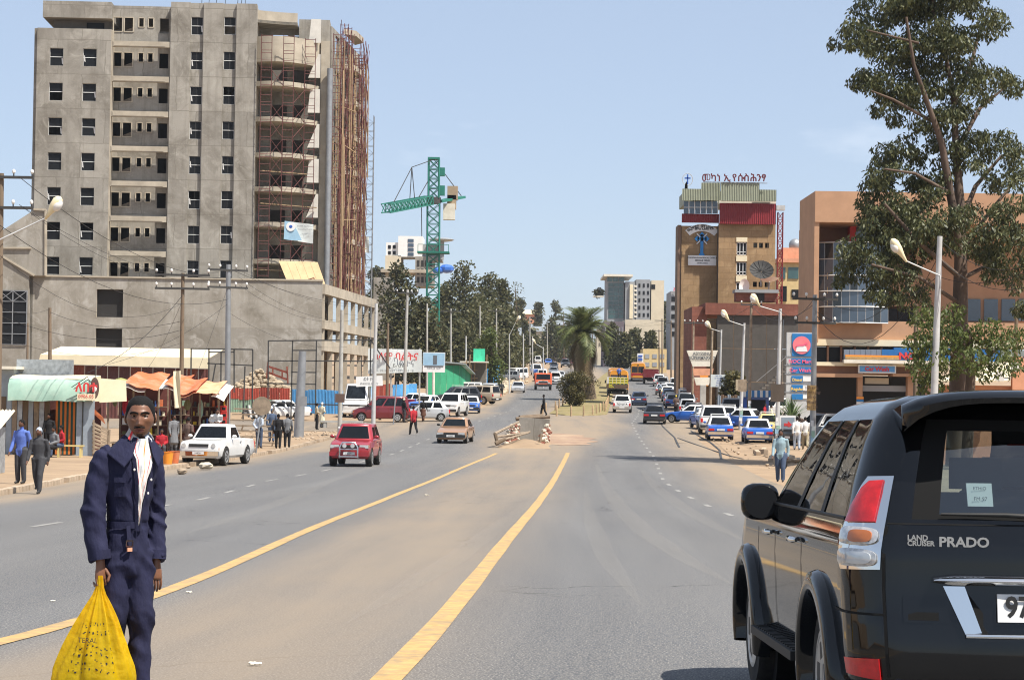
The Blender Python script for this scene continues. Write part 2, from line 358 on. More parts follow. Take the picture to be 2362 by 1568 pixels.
def paint(name,col,coat=.8,rough=.35):return mat(name,col,rough,0,var=.05,scale=2,coat=coat,stain=tuple(c*.8+.05 for c in col),stamt=.25,stscale=1.4)
for nm,c in dict(white=(.72,.71,.68),red=(.30,.012,.02),maroon=(.16,.012,.016),brown=(.33,.185,.10),silver=(.42,.43,.44),black=(.018,.019,.022),orange=(.62,.10,.02),blue=(.02,.12,.48),beige=(.42,.36,.28),cream=(.66,.54,.22),grey=(.16,.17,.18),busorange=(.72,.29,.02),darkblue=(.03,.05,.10),green=(.12,.35,.1),yellow=(.68,.56,.03)).items():paint('paint_'+nm,c)
mat('tyre',(.022,.021,.02),.9,var=.2,stain=(.10,.085,.065),stamt=.4,stscale=4);mat('rim',(.50,.50,.49),.35,.6,var=.1);mat('bumper_black',(.03,.03,.03),.6,var=.1)
mat('chrome',(.75,.75,.74),.08,1,var=0);mat('lamp_red',(.55,.012,.015),.18,var=.25,scale=20,coat=.8);mat('lamp_amber',(.42,.13,.04),.2,var=.1,coat=.6);mat('headlamp',(.55,.57,.58),.12,.2,var=.15,scale=8,coat=1)
mat('plate_white',(.72,.71,.69),.5,var=.03);mat('underbody',(.012,.012,.012),.95,var=0);mat('steel_bar',(.62,.63,.64),.22,.9,var=.05)
mat('truck_bed',(.12,.075,.05),.85,var=.25);mat('interior_grey',(.17,.20,.215),.8,var=.1);mat('sticker',(.7,.72,.66),.6,var=.05)
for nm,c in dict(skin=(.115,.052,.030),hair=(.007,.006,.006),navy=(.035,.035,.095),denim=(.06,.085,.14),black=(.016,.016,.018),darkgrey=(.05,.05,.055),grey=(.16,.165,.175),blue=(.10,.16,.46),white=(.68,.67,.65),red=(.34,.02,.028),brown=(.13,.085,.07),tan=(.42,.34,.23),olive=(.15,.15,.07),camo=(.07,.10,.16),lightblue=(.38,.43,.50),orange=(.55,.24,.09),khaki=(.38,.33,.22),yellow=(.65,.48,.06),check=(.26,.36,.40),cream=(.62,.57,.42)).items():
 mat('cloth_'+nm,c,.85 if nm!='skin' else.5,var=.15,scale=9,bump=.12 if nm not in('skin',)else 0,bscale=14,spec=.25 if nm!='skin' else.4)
mat('shoe',(.02,.018,.016),.5,var=.1)
# ground, road, kerbs, markings
def tab(pts):return sorted((gp(u,v).y,gp(u,v).x)for u,v in pts)
XL=[(-40,-14.5),(30,-13.6)]+tab([(0,1143),(200,1103),(430,1078),(644,1043),(769,1011),(905,980),(1000,966),(1096,947),(1165,912)])+[(300,.6),(340,4),(420,10),(560,17),(735,21),(1000,24),(5000,24)]
XR=[(-40,10.5),(20,9.4),(55,8.6),(75,9.2),(95,10.0),(125,11.3),(150,13.2),(180,14.8),(218,17.6),(264,20.5),(300,23),(340,26),(420,31),(560,38),(735,42),(1000,46),(5000,46)]
ML=[(175,3.4),(180,3.2),(200,4.4),(225,6.0),(250,8.0),(280,9.6),(330,13.0),(420,20),(560,27),(735,31),(1000,34),(5000,34)]
MR=[(175,7.4),(180,8.3),(200,9.4),(225,10.8),(250,12.2),(280,13.6),(330,16.8),(420,22.5),(560,29),(735,33),(1000,36),(5000,36)]
YLL=[(-40,-3.9)]+tab([(0,1490),(160,1432),(340,1372),(560,1290),(800,1192),(960,1122),(1060,1077),(1150,1045)])
YLR=[(-40,-1.6)]+tab([(895,1568),(1000,1447),(1090,1340),(1150,1268),(1200,1216),(1255,1138),(1290,1082),(1312,1041)])
def fair(t):
 ys,xs=[p[0]for p in t[1:]],[p[1]for p in t[1:]];c=np.polyfit(np.log(ys),xs,3);s0=np.polyval(c,math.log(15))-np.polyval(c,math.log(14));x0=float(np.polyval(c,math.log(14)))
 return[(-40,x0-54*float(s0))]+[(14+2.0*i,float(np.polyval(c,math.log(14+2.0*i))))for i in range(int((ys[-1]-14)/2)+1)]
YLL,YLR=fair(YLL),fair(YLR)
f_=lambda t:(lambda y:lerp_tab(t,y))
xl,xr,ml,mr,yll,ylr=map(f_,(XL,XR,ML,MR,YLL,YLR))
mb=MB();xs=[-3000,-900,-300,-140,-80,-50,-35,-25,-18,-13,-8,-3,2,7,12,17,22,30,45,70,120,300,900,3000]
mb.grid(lambda x,y:(x,y,gz(y)-.012),xs,ROWS,'dirt')
ground=struct(mb.build('ground'))
def roadmat():
 m=bpy.data.materials.new('asphalt');m.use_nodes=True;n,l=m.node_tree.nodes,m.node_tree.links;b=n['Principled BSDF'];b.inputs['Roughness'].default_value=.82;b.inputs['Specular IOR Level'].default_value=.3
 uv=n.new('ShaderNodeUVMap');uv.uv_map='lane';a=n.new('ShaderNodeAttribute');a.attribute_name='dust'
 def nz_(scale,sx,sy,det=6,rough=.6):
  mp_=n.new('ShaderNodeMapping');mp_.inputs['Scale'].default_value=(sx,sy,1);l.new(uv.outputs[0],mp_.inputs[0])
  q=n.new('ShaderNodeTexNoise');q.inputs['Scale'].default_value=scale;q.inputs['Detail'].default_value=det;q.inputs['Roughness'].default_value=rough;l.new(mp_.outputs[0],q.inputs[0]);return q.outputs[0]
 def mr_(x,a0,a1,b0,b1):
  q=n.new('ShaderNodeMapRange');q.inputs[1].default_value=a0;q.inputs[2].default_value=a1;q.inputs[3].default_value=b0;q.inputs[4].default_value=b1;l.new(x,q.inputs[0]);return q.outputs[0]
 def mth(op,x,y):
  q=n.new('ShaderNodeMath');q.operation=op
  for i,z in((0,x),(1,y)):
   if isinstance(z,(int,float)):q.inputs[i].default_value=z
   else:l.new(z,q.inputs[i])
  q.use_clamp=op=='ADD';return q.outputs[0]
 def mixc(f,c0,c1):
  q=n.new('ShaderNodeMix');q.data_type='RGBA'
  for i,z in((0,f),(6,c0),(7,c1)):
   if isinstance(z,tuple):q.inputs[i].default_value=z+(1,)
   else:l.new(z,q.inputs[i])
  return q.outputs[2]
 streak=nz_(1.0,.8,.035,5,.6);blot=nz_(.25,1,.4,6,.6);fine=nz_(60,1,1,2);grit=nz_(14,1,1,4)
 base=mixc(mr_(streak,.35,.68,0,1),(.060,.065,.075),(.112,.116,.122))
 base=mixc(mr_(blot,.4,.75,0,.5),base,(.098,.096,.092))
 base=mixc(mr_(grit,.38,.62,0,.5),base,(.150,.143,.132))
 speck=mixc(mr_(fine,.54,.62,0,.8),base,(.36,.335,.30))
 dk=nz_(38,1,1,2);speck=mixc(mr_(dk,.55,.66,0,.5),speck,(.022,.023,.026))
 vo=n.new('ShaderNodeTexVoronoi');vo.feature='DISTANCE_TO_EDGE';vo.inputs['Scale'].default_value=.22;wq=n.new('ShaderNodeVectorMath');wq.operation='MULTIPLY_ADD';wq.inputs[1].default_value=(1.4,1.4,0);wz=n.new('ShaderNodeTexNoise');wz.inputs['Scale'].default_value=.9;wz.inputs['Detail'].default_value=6;l.new(uv.outputs[0],wz.inputs[0]);l.new(wz.outputs['Color'],wq.inputs[0]);l.new(uv.outputs[0],wq.inputs[2]);l.new(wq.outputs[0],vo.inputs['Vector'])
 speck=mixc(mth('MULTIPLY',mr_(vo.outputs['Distance'],.0,.006,.8,0),mr_(nz_(.12,1,1,3),.5,.56,0,1)),speck,(.02,.02,.02))
 dn=mth('MULTIPLY',a.outputs['Fac'],mr_(streak,.25,.7,.55,1.35));dn=mth('MULTIPLY',dn,mr_(blot,.3,.7,.75,1.25))
 dn2=n.new('ShaderNodeClamp');l.new(dn,dn2 .inputs[0])
 c=mixc(dn2 .outputs[0],speck,(.255,.20,.142));l.new(c,b.inputs['Base Color'])
 bp=n.new('ShaderNodeBump');bp.inputs['Strength'].default_value=.35;bp.inputs['Distance'].default_value=.01;l.new(fine,bp.inputs['Height']);l.new(bp.outputs[0],b.inputs['Normal'])
 MATS['asphalt']=m
roadmat()
def roadsheet(name,fl,fr,rows,dust,dz=.0,nx=64,key='asphalt'):
 me=bpy.data.meshes.new(name);vs_,fs,du,uvs=[],[],[],[]
 for y in rows:
  a,b=fl(y),fr(y)
  for i in range(nx+1):
   x=a+(b-a)*i/nx;vs_.append((x,y,gz(y)+dz));du.append(dust(x,y));uvs.append((x-.5*(yll(min(y,110))+ylr(min(y,110))),y))
 for j in range(len(rows)-1):
  for i in range(nx):k=j*(nx+1)+i;fs.append((k,k+1,k+nx+2,k+nx+1))
 me.from_pydata(vs_,[],fs);me.materials.append(MATS[key])
 at_=me.attributes.new('dust','FLOAT','POINT');at_.data.foreach_set('value',du)
 uvl=me.uv_layers.new(name='lane');idx=np.empty(len(me.loops),int);me.loops.foreach_get('vertex_index',idx);uvl.data.foreach_set('uv',np.array(uvs)[idx].ravel())
 me.update();return link(name,me)
def dust(x,y):
 d=0
 if y<125:
  l_,r_=yll(y),ylr(y);k=(x-l_)/max(.5,r_-l_)
  d=max(d,.62*smooth(-.05,.35,k)*(1-smooth(.7,1.35,k)))
  d=max(d,smooth(70,112,y)*(1-smooth(.0,3.2,abs(x-.5*(l_+r_))-1.0))*.95)
 if y>100:d=max(d,(1-smooth(0,3.4,abs(x-lerp_tab([(100,1.0),(120,1.4),(150,5.0),(180,5.6),(200,6.9),(250,10),(330,15)],y))-lerp_tab([(100,.6),(135,2.2),(160,1.2),(185,2.2),(250,1.6),(330,1.2)],y)))*.9)
 e=x-xl(y);d=max(d,(1-smooth(0,2.6,e))*.95)
 if 100<y<185:d=max(d,(1-smooth(1.0,4.5,e))*.8)
 e=xr(y)-x;d=max(d,1-smooth(.2,4.2 if y<170 else 2.4,e))
 return min(1,d+.01)
road=struct(roadsheet('road',xl,xr,[y for y in ROWS if y<=1400],dust))
struct(roadsheet('side_street',lambda y:xl(y)-26,lambda y:xl(y)+.0,[y for y in ROWS if 132<=y<=150],lambda x,y:.72,.004,30))
PAVE_H=.13
rows=[y for y in ROWS if-36<=y<=123]
mb=MB();mb.grid(lambda t,y:(xl(y)-.2-t,y,gz(y)+PAVE_H),[0,1,3,6,10,16,30,60],rows,'dirt')
pave=struct(mb.build('pavement'))
kb=MB();kb.box((0,0,0),(.22,.985,.3),'kerb_stone');kme=kb.mesh('kerbstone')
y=34.0;i=0
while y<123:
 a,b=xl(y),xl(y+1)
 if not(i%17==11):
  k=link('kerbstone',kme,pave,(.5*(a+b)-.1+random.uniform(-.02,.02),y+.5,gzr(y+.5)+PAVE_H-.15+.015+random.uniform(-.012,.01)),math.atan2(-(b-a),1))
 y+=1;i+=1
mb=MB();mb.grid(lambda t,y:(xr(y)+2.2+t,y,gz(y)+.1*smooth(0,.6,t)-.008),[0,.3,.6,2,4,8,16,40],[y for y in ROWS if y<=135],'dirt')
rpave=struct(mb.build('pavement'))
for k in range(9):
 y=92+k*1.3+(k>4)*5
 o=link('kerbstone',kme,rpave,(xr(y)+2.0+.25*(k%3),y,gzr(y)+.06+.02*(k%2)),.25*((k*7)%5-2));o.rotation_euler.x=.08*((k*3)%5-2)
def strip(name,fx,y0,y1,w,key,parent,dz=.006):
 ys=[y0]+[r for r in ROWS if y0<r<y1]+[y1];mb=MB();ys2=[]
 for a,b in zip(ys,ys[1:]):ys2+=[a,.5*(a+b)]
 ys2 .append(ys[-1])
 mb.grid(lambda t,y:(fx(y)+t*w*(1+.04*sin(y*.9)),y,gzr(y)+dz),[-.5,.5],ys2,key);return mb.build(name,parent)
strip('yellow_line',yll,-36,YLL[-1][0],.19,'yellow_line',road)
strip('yellow_line',ylr,-36,YLR[-1][0],.21,'yellow_line',road)
lane=lambda y:.5*(xl(y)+yll(min(y,105)))+.35+(0 if y<105 else.35*(y-105)*.05)
y=30.0
while y<210:
 strip('lane_dash',lane,y,y+2.0,.12,'white_line',road);y+=5.2 if y<110 else 7
lane2=lambda y:lerp_tab([(0,4.4),(60,5.0),(72,5.3),(100,6.9),(130,8.0),(155,9.0),(180,11.0),(220,13.6),(260,16)],y)
y=40.0
while y<230:
 strip('lane_dash',lane2,y,y+1.6,.13,'white_line',road);y+=5.5
for s_ in([(1559,968),(1600,998),(1640,1021),(1660,1038),(1664,1060)],[(1495,940),(1530,985),(1556,1009),(1567,1032)],[(1563,1010),(1620,1030),(1680,1050),(1715,1058)]):
 pts=[gp(u,v)for u,v in s_];mb=MB()
 q=[Vector((p.x,p.y,gzr(p.y)+.012))for p in pts];vv=[]
 for p in q:vv+=[p+V(-.055,0,0),p+V(.055,0,0)]
 mb.add(vv,[(2*i,2*i+1,2*i+3,2*i+2)for i in range(len(q)-1)],'steel_dark');mb.build('tar_seam',road)
mat('tyre_dust',(.48,.43,.36),.9,var=.2,alpha=.05)
for i,(s_,w_)in enumerate((([(1372,1062),(1392,1110),(1430,1170),(1490,1230),(1580,1290),(1690,1350)],.22),([(1470,1066),(1500,1110),(1560,1160),(1640,1210),(1720,1250)],.2),([(1350,1120),(1362,1200),(1400,1290),(1480,1400)],.16),([(930,1050),(760,1110),(560,1190),(420,1235)],.2),([(1250,1130),(1050,1290),(800,1440)],.18))):
 pts=[gp(u,v)for u,v in s_];q=[]
 for a,b in zip(pts,pts[1:]):q+=[a+(b-a)*(j/6)for j in range(6)]
 q.append(pts[-1]);vv=[]
 for j,p in enumerate(q):z=gzr(p.y)+.0125+.001*i;e=w_*sin(pi*(j+.02)/(len(q)-.96))**.8;vv+=[(p.x-e,p.y,z),(p.x+e,p.y,z)]
 mb=MB();mb.add(vv,[(2*j,2*j+1,2*j+3,2*j+2)for j in range(len(q)-1)],'tyre_dust');mb.build('tyre_track',road)
mrows=[176,177,178.5,181,185]+[y for y in ROWS if 186<y<900]
def med(t,y):
 n_=smooth(174.5,182,y)**.5;a,b=ml(y),mr(y);c=.5*(a+b);hw=.5*(b-a)*(n_ if y<182 else 1)
 return(c+t*hw,y,gzr(y)+((.06 if abs(t)<.999 else-.02)+.08*(1-t*t)if y>176.1 else-.02))
mb=MB();mb.grid(med,[-1,-.985,-.5,0,.5,.985,1],mrows,'grass_dry');median=struct(mb.build('grass_median'))
def pebble(mb,c,r,k,sd):
 rr=random.Random(sd);o=len(mb.v);mb.ell(c,(r*rr.uniform(.8,1.3),r*rr.uniform(.8,1.2),r*rr.uniform(.5,.9)),k,7,5)
 for i in range(o,len(mb.v)):
  p=Vector(mb.v[i]);d=p-Vector(c);mb.v[i]=tuple(Vector(c)+d*rr.uniform(.78,1.15))
for i,(u,v,r,kk,lab)in enumerate([(590,1535,.022,'off_white','crumpled pale scrap of paper on the asphalt between the yellow lines'),(436,1368,.016,'off_white','small pale scrap beside the left yellow line near the man'),(122,1388,.012,'off_white','tiny white scrap on the grey lane left of the man'),(985,1143,.03,'pale_stone','little pale stone between the two yellow lines far up')]):
 p=gp(u,v);mb=MB()
 for q in range(4):pebble(mb,(q*r*.9-r*1.3,.3*r*(q%2),r*.45),r*(.9-.1*q),kk,i*9+q)
 tag(mb.build('paper_scrap',None,(p.x,p.y,gzr(p.y)+.008),smooth_=None),lab,'litter')
 # vehicles
SPEC={'sedan':dict(L=4.35,W=1.70,H=1.40,wb=2.55,r=.30,zc=.20,zf=.68,zh=.86,zb=.90,zt=.92,c=1.35,rf=2.05,rr=3.15,rb=3.75),'lada':dict(L=4.05,W=1.61,H=1.44,wb=2.42,r=.29,zc=.22,zf=.80,zh=.90,zb=.92,zt=.90,c=1.25,rf=1.75,rr=2.95,rb=3.35),'hatch':dict(L=3.55,W=1.55,H=1.48,wb=2.38,r=.27,zc=.19,zf=.68,zh=.88,zb=.92,zt=.95,c=.95,rf=1.65,rr=3.05,rb=3.45),'vitara':dict(L=3.62,W=1.66,H=1.67,wb=2.20,r=.345,zc=.30,zf=.93,zh=1.04,zb=1.06,zt=1.06,c=1.12,rf=1.62,rr=3.35,rb=3.56),'suv':dict(L=4.75,W=1.86,H=1.86,wb=2.80,r=.38,zc=.30,zf=1.02,zh=1.14,zb=1.16,zt=1.16,c=1.35,rf=2.0,rr=4.35,rb=4.70),'oldsuv':dict(L=4.75,W=1.88,H=1.92,wb=2.85,r=.39,zc=.32,zf=1.08,zh=1.16,zb=1.18,zt=1.18,c=1.40,rf=1.85,rr=4.55,rb=4.70),'van':dict(L=4.2,W=1.83,H=1.83,wb=2.60,r=.31,zc=.20,zf=.82,zh=1.05,zb=1.08,zt=1.08,c=.95,rf=1.75,rr=4.0,rb=4.15),'minibus':dict(L=4.6,W=1.70,H=1.96,wb=2.4,r=.32,zc=.22,zf=.95,zh=1.02,zb=1.08,zt=1.08,c=.12,rf=.85,rr=4.45,rb=4.57),'bigvan':dict(L=5.6,W=1.95,H=2.55,wb=3.4,r=.35,zc=.22,zf=1.05,zh=1.28,zb=1.35,zt=1.35,c=.75,rf=1.55,rr=5.45,rb=5.55),'pickup':dict(L=4.75,W=1.69,H=1.60,wb=2.75,r=.35,zc=.28,zf=.93,zh=1.0,zb=1.03,zt=1.0,c=1.40,rf=1.85,rr=2.72,rb=2.98,bed=3.1),'merc':dict(L=4.74,W=1.74,H=1.43,wb=2.80,r=.31,zc=.20,zf=.75,zh=.90,zb=.93,zt=.95,c=1.55,rf=2.15,rr=3.35,rb=3.9),}
def boolcut(me,cutters):
 o=bpy.data.objects.new('cut',me);cs=[]
 for c in cutters:
  co=bpy.data.objects.new('cut',c);cs.append(co);m_=o.modifiers.new('b','BOOLEAN');m_.operation='DIFFERENCE';m_.object=co;m_.solver='EXACT'
 r=evalmesh(o,cs)
 for c in[o]+cs:bpy.data.objects.remove(c)
 r.polygons.foreach_set('use_smooth',[True]*len(r.polygons));r.set_sharp_from_angle(angle=R(32));return r
_carc={}
def wheel_mesh(r,w_,side):
 key=('wheel',r,w_,side)
 if key not in _carc:
  mb=MB();n=20;prof=[(-.5,.72),(-.5,.94),(-.36,1),(.36,1),(.5,.94),(.5,.72)]
  mb.rings([[(p[0]*w_,cos(2*pi*j/n)*r*p[1],sin(2*pi*j/n)*r*p[1])for j in range(n)]for p in prof],'tyre',True)
  rm=MB();x=side*(w_*.5+.004);
  rm.rings([[(x*q[0],cos(2*pi*j/n)*r*q[1],sin(2*pi*j/n)*r*q[1])for j in range(n)]for q in((1,.66),(1.02,.58),(.8,.5),(.86,.2),(1.0,.16))],'rim',True)
  for j in range(5):
   a=2*pi*j/5;rm.box((x*.93,cos(a)*r*.37,sin(a)*r*.37),(.02,.07*r/.3,.09*r/.3),'steel_dark',0,a)
  _carc[key]=(mb.mesh('tyre',40),rm.mesh('rim',40))
 return _carc[key]
def car_parts(spec,paint_,roofp,opts):
 key=(spec,paint_,roofp,tuple(sorted(opts)))
 if key in _carc:return _carc[key]
 s=SPEC[spec];L,W,H=s['L'],s['W'],s['H'];hw=W/2;out=[]
 Y=lambda q:L/2-q
 bed=s.get('bed')
 front_ax=L*.5-(L-s['wb'])*(.44 if spec not in('minibus',)else.35);rear_ax=front_ax-s['wb']
 c,rb=s['c'],s['rb']
 st=[(0,.80,s['zc']+.16,s['zf']-.16),(.05,.92,s['zc']+.04,s['zf']-.06),(.22,.97,s['zc'],s['zf']),(c*.55,.99,s['zc'],s['zf']+(s['zh']-s['zf'])*.6),(c,1,s['zc'],s['zh']),(c+.25,1,s['zc'],s['zb']),(L*.5,1,s['zc'],s['zb']),(rb-.25 if not bed else bed,1,s['zc'],s['zb']),(max(rb,rb+.0),.99,s['zc'],s['zb']if not bed else s['zt']),(L-.2,.97,s['zc']+.02,s['zt']-.01),(L-.05,.93,s['zc']+.06,s['zt']-.06),(L,.84,s['zc']+.16,s['zt']-.18)]
 st=sorted(st);st2=[st[0]]
 for q in st[1:]:
  if q[0]-st2[-1][0]>.015:st2 .append(q)
 rings=[]
 for q,kw,z0,z1 in st2:
  w_=hw*kw;zm=z0+(z1-z0)*.62
  half=[(w_*.86,z0),(w_*.965,z0+.10),(w_,zm*.75+z0*.25),(w_*.995,zm),(w_*.955,z1-.035),(w_*.90,z1)]
  rings.append([(x,Y(q),z)for x,z in half]+[(0,Y(q),z1+.015)]+[(-x,Y(q),z)for x,z in reversed(half)]+[(0,Y(q),z0)])
 mb=MB();mb.rings(rings,paint_,True);me=mb.mesh('body');bm=bmesh.new();bm.from_mesh(me);bmesh.ops.recalc_face_normals(bm,faces=bm.faces);bm.to_mesh(me);bm.free()
 cut=[]
 for ay in(front_ax,rear_ax):
  k=MB();k.cyl((-W,ay,s['r']),(W,ay,s['r']),s['r']+.065,None,paint_,22);cut.append(k.mesh('c'))
 if bed:
  k=MB();k.box((0,Y((bed+L)/2+.02),s['zt']+.1),(W-.2,L-bed-.16,1.0),'truck_bed');cut.append(k.mesh('c'))
 me=boolcut(me,cut);out.append(('body',me,[]))
 mb=MB();mb.box((0,0,s['zc']+.16),(W-.42,L-.5,.26),'underbody')
 for ay in(front_ax,rear_ax):mb.box((0,ay,s['r']+.2),(W-.46,.9,.42),'underbody');mb.cyl((-hw+.1,ay,s['r']),(hw-.1,ay,s['r']),.05,None,'underbody')
 out.append(('chassis',mb.mesh('chassis'),[]))
 zb,zr=s['zb']-.01,H;wb_,wr=hw*.925,hw*(.74 if spec not in('minibus','bigvan','van')else.84)
 yf=lambda t:Y(c)+(Y(s['rf'])-Y(c))*t;yr=lambda t:Y(rb)+(Y(s['rr'])-Y(rb))*t
 wd=lambda t:wb_+(wr-wb_)*t;zz=lambda t:zb+(zr-.07-zb)*t
 def ring(t,z,ins=0,ch=.10):
  a,b,w_=yf(t)-ins,yr(t)+ins,wd(t)-ins
  return[(w_-ch,a,z),(w_,a-ch*1.4,z),(w_,b+ch*1.2,z),(w_-ch,b,z),(-w_+ch,b,z),(-w_,b+ch*1.2,z),(-w_,a-ch*1.4,z),(-w_+ch,a,z)]
 mb=MB();mb.rings([ring(0,zb),ring(.5,zz(.5)),ring(1,zz(1))],roofp or paint_,False);out.append(('cabin',mb.mesh('cabin',50),[]))
 mb=MB();rk=roofp or paint_;mb.rings([ring(1,zz(1)),ring(1,zz(1)+.035,.012),ring(1,zr-.012,.08),ring(1,zr,.30)],rk,True);out.append(('roof',mb.mesh('roof',60),[]))
 def glass(name,pts,k='glass_dark'):
  m_=MB();m_.poly(pts,k);m_.poly([Vector(p)for p in reversed(pts)],k);out.append((name,m_.mesh(name),[]))
 e=.007
 t0,t1=.07,.93
 fx=lambda t:wd(t)-.13
 def fr(yy,sg):return[(fx(t0)*-sg,yy(t0)+sg*e,zz(t0)),(fx(t0)*sg,yy(t0)+sg*e,zz(t0)),(fx(t1)*sg,yy(t1)+sg*e,zz(t1)),(fx(t1)*-sg,yy(t1)+sg*e,zz(t1))]
 glass('windshield',fr(yf,1))
 if 'panel' not in opts:glass('rear_window',fr(yr,-1))
 wins={'sedan':[(.10,.47),(.53,.88)],'lada':[(.08,.46),(.52,.88)],'merc':[(.10,.47),(.53,.88)],'hatch':[(.09,.48),(.54,.86)],'vitara':[(.10,.46),(.53,.93)],'suv':[(.09,.33),(.37,.62),(.66,.93)],'oldsuv':[(.08,.32),(.36,.60),(.64,.94)],'van':[(.10,.36),(.40,.65),(.69,.93)],'minibus':[(.06,.24),(.28,.60),(.64,.94)],'bigvan':[(.07,.25)],'pickup':[(.10,.88)]}[spec]
 for sd in(1,-1):
  for a,b in wins:
   q=lambda t,f:yf(t)-.05+(yr(t)+.05-yf(t)+.05)*f
   pts=[(sd*(wd(t)+e),q(t,f),zz(t))for t,f in((t0+.03,a),(t0+.03,b),(t1-.06,b),(t1-.06,a))]
   glass('side_window',pts)
  m_=MB();m_.ell((sd*(hw+.06),Y(c)-.25,s['zb']+.09),(.10,.055,.07),opts and 'mblack' in opts and 'bumper_black' or paint_,8,6);m_.bar((sd*hw*.9,Y(c)-.25,s['zb']+.03),(sd*(hw+.03),Y(c)-.25,s['zb']+.07),.03,.03,'bumper_black');out.append(('mirror',m_.mesh('mirror',60),[]))
  for a,b in wins[:2]:
   yy=Y(c)+(Y(rb)-Y(c))*(b-.05);m_=MB();m_.box((sd*hw*.998,yy,s['zb']-.13),(.03,.13,.025),'bumper_black');out.append(('door_handle',m_.mesh('door_handle'),[]))
 zl=s['zf']-.14;zbp=s['zc']+.2
 bk='chrome' if 'chromebump' in opts else('bumper_black' if 'bodybump' not in opts else paint_)
 mb=MB();mb.box((0,L/2-.03,zbp),(W*.94,.16,.17),bk);out.append(('front_bumper',mb.mesh('front_bumper'),[]))
 mb=MB();mb.box((0,-L/2+.03,zbp+.02),(W*.94,.16,.17),bk);out.append(('rear_bumper',mb.mesh('rear_bumper'),[]))
 mb=MB();mb.box((0,L/2-.03,zl),(W*.46,.09,.12),'bumper_black');out.append(('grille',mb.mesh('grille'),[]))
 mb=MB();mb.box((0,L/2+.06,zbp+.02),(.46,.012,.11),'plate_white');out.append(('licence_plate',mb.mesh('plate'),[]))
 mb=MB();mb.box((0,-L/2-.06 if 'plate_hi' not in opts else-L/2-.02,zbp+.02 if 'plate_hi' not in opts else s['zt']-.26),(.46,.012 if 'plate_hi' not in opts else.09,.11),'plate_white');out.append(('licence_plate',mb.mesh('plate'),[]))
 for sd in(1,-1):
  x=sd*hw*.70
  mb=MB()
  if 'round' in opts:mb.cyl((x,L/2-.12,zl),(x,L/2+.015,zl),.095,.085,'headlamp',14)
  else:mb.box((x,L/2-.05,zl),(W*.21,.10,.13),'headlamp')
  out.append(('headlight',mb.mesh('headlight',50),[]))
  mb=MB();mb.box((sd*hw*.89,L/2-.13,zl if 'round' not in opts else zbp+.17),(.08,.12,.10),'lamp_amber');out.append(('indicator',mb.mesh('indicator'),[]))
  mb=MB();tall=spec in('suv','oldsuv','van','minibus','bigvan','vitara','pickup','hatch')
  if tall:mb.box((sd*hw*.84,-L/2+.03,s['zt']-.24),(.15,.10,.26),'lamp_red')
  else:mb.box((sd*hw*.70,-L/2+.03,s['zt']-.25),(W*.22,.10,.13),'lamp_red')
  out.append(('tail_light',mb.mesh('tail_light'),[]))
  for ay in(front_ax,rear_ax):
   ty,rm=wheel_mesh(s['r'],.205 if s['r']<.33 else.24,sd);out.append(('wheel',ty,[('rim',rm)],(sd*(hw-.115),ay,s['r'])))
 if 'rack' in opts:
  mb=MB();zt_=H+.10
  for x in(-.55,.55):mb.bar((x*W/1.7,Y(s['rf'])-.15,zt_),(x*W/1.7,Y(s['rr'])+.1,zt_),.03,.03,'white_paint')
  n=6
  for i in range(n):
   yy=Y(s['rf'])-.15+(Y(s['rr'])+.25-Y(s['rf']))*i/(n-1);mb.bar((-.57*W/1.7,yy,zt_),(.57*W/1.7,yy,zt_),.03,.02,'white_paint')
   if i in(0,n-1):
    for x in(-.55,.55):mb.bar((x*W/1.7,yy,H-.03),(x*W/1.7,yy,zt_),.03,.03,'white_paint')
  out.append(('roof_rack',mb.mesh('roof_rack'),[]))
 if 'fog' in opts:
  mb=MB();zt_=s['zc']+.05;yb=L/2+.16
  pts=[(-.36,L/2-.1,zt_-.02),(-.36,yb,zt_+.02),(-.35,yb,zl-.02),(-.24,yb-.02,zl+.16),(.24,yb-.02,zl+.16),(.35,yb,zl-.02),(.36,yb,zt_+.02),(.36,L/2-.1,zt_-.02)]
  mb.loft([(p,.034)for p in pts],'steel_bar',8);mb.cyl((-.35,yb,zl-.11),(.35,yb,zl-.11),.025,None,'steel_bar');mb.cyl((-.36,yb,zt_+.04),(.36,yb,zt_+.04),.03,None,'steel_bar');out.append(('bull_bar',mb.mesh('bull_bar',60),[]))
  for sd in(1,-1):
   mb=MB();mb.cyl((sd*.16,yb-.05,zl+.03),(sd*.16,yb+.06,zl+.03),.07,.085,'headlamp',12);out.append(('fog_lamp',mb.mesh('fog_lamp',50),[]))
 _carc[key]=out;return out
def car(name,label,cat,loc,rz,spec,paint_,roof=None,opts=(),group=None,scale=None):
 t=thing(name,label,cat,loc,rz,group)
 for p in car_parts(spec,'paint_'+paint_,('paint_'+roof)if roof else None,opts):
  o=link(p[0],p[1],t,p[3]if len(p)>3 else None)
  for sname,sme in p[2]:link(sname,sme,o)
 if scale:t.scale=(scale,)*3
 return t
def pitch_of(y):return(gzr(y+2)-gzr(y-2))/4
def put_car(name,label,cat,u,d,hd,spec,paint_,roof=None,opts=(),group=None,off=0,v=None):
 p=gx(u,d,off+.008)
 t=car(name,label,cat,p,R(hd),spec,paint_,roof,opts,group)
 t.rotation_euler=(math.atan(pitch_of(d))*cos(R(hd)),-math.atan(pitch_of(d))*sin(R(hd))*-1*-1,R(hd));return t
def plate_text(t,s_,y,z,rz,size=.085,k='ink_black'):return text(s_,size,(0,y,z),rz,k,t,'plate_number')
G1,G2,G3='vehicles driving on the avenue','cars parked along the right side of the avenue','vehicles parked on the left side'
c1=PICKUP=put_car('parked_pickup','old white pickup truck parked by the market stalls with a stone before its wheel','pickup',505,82.5,180-10,'pickup','white',None,('round','chromebump'),G3)
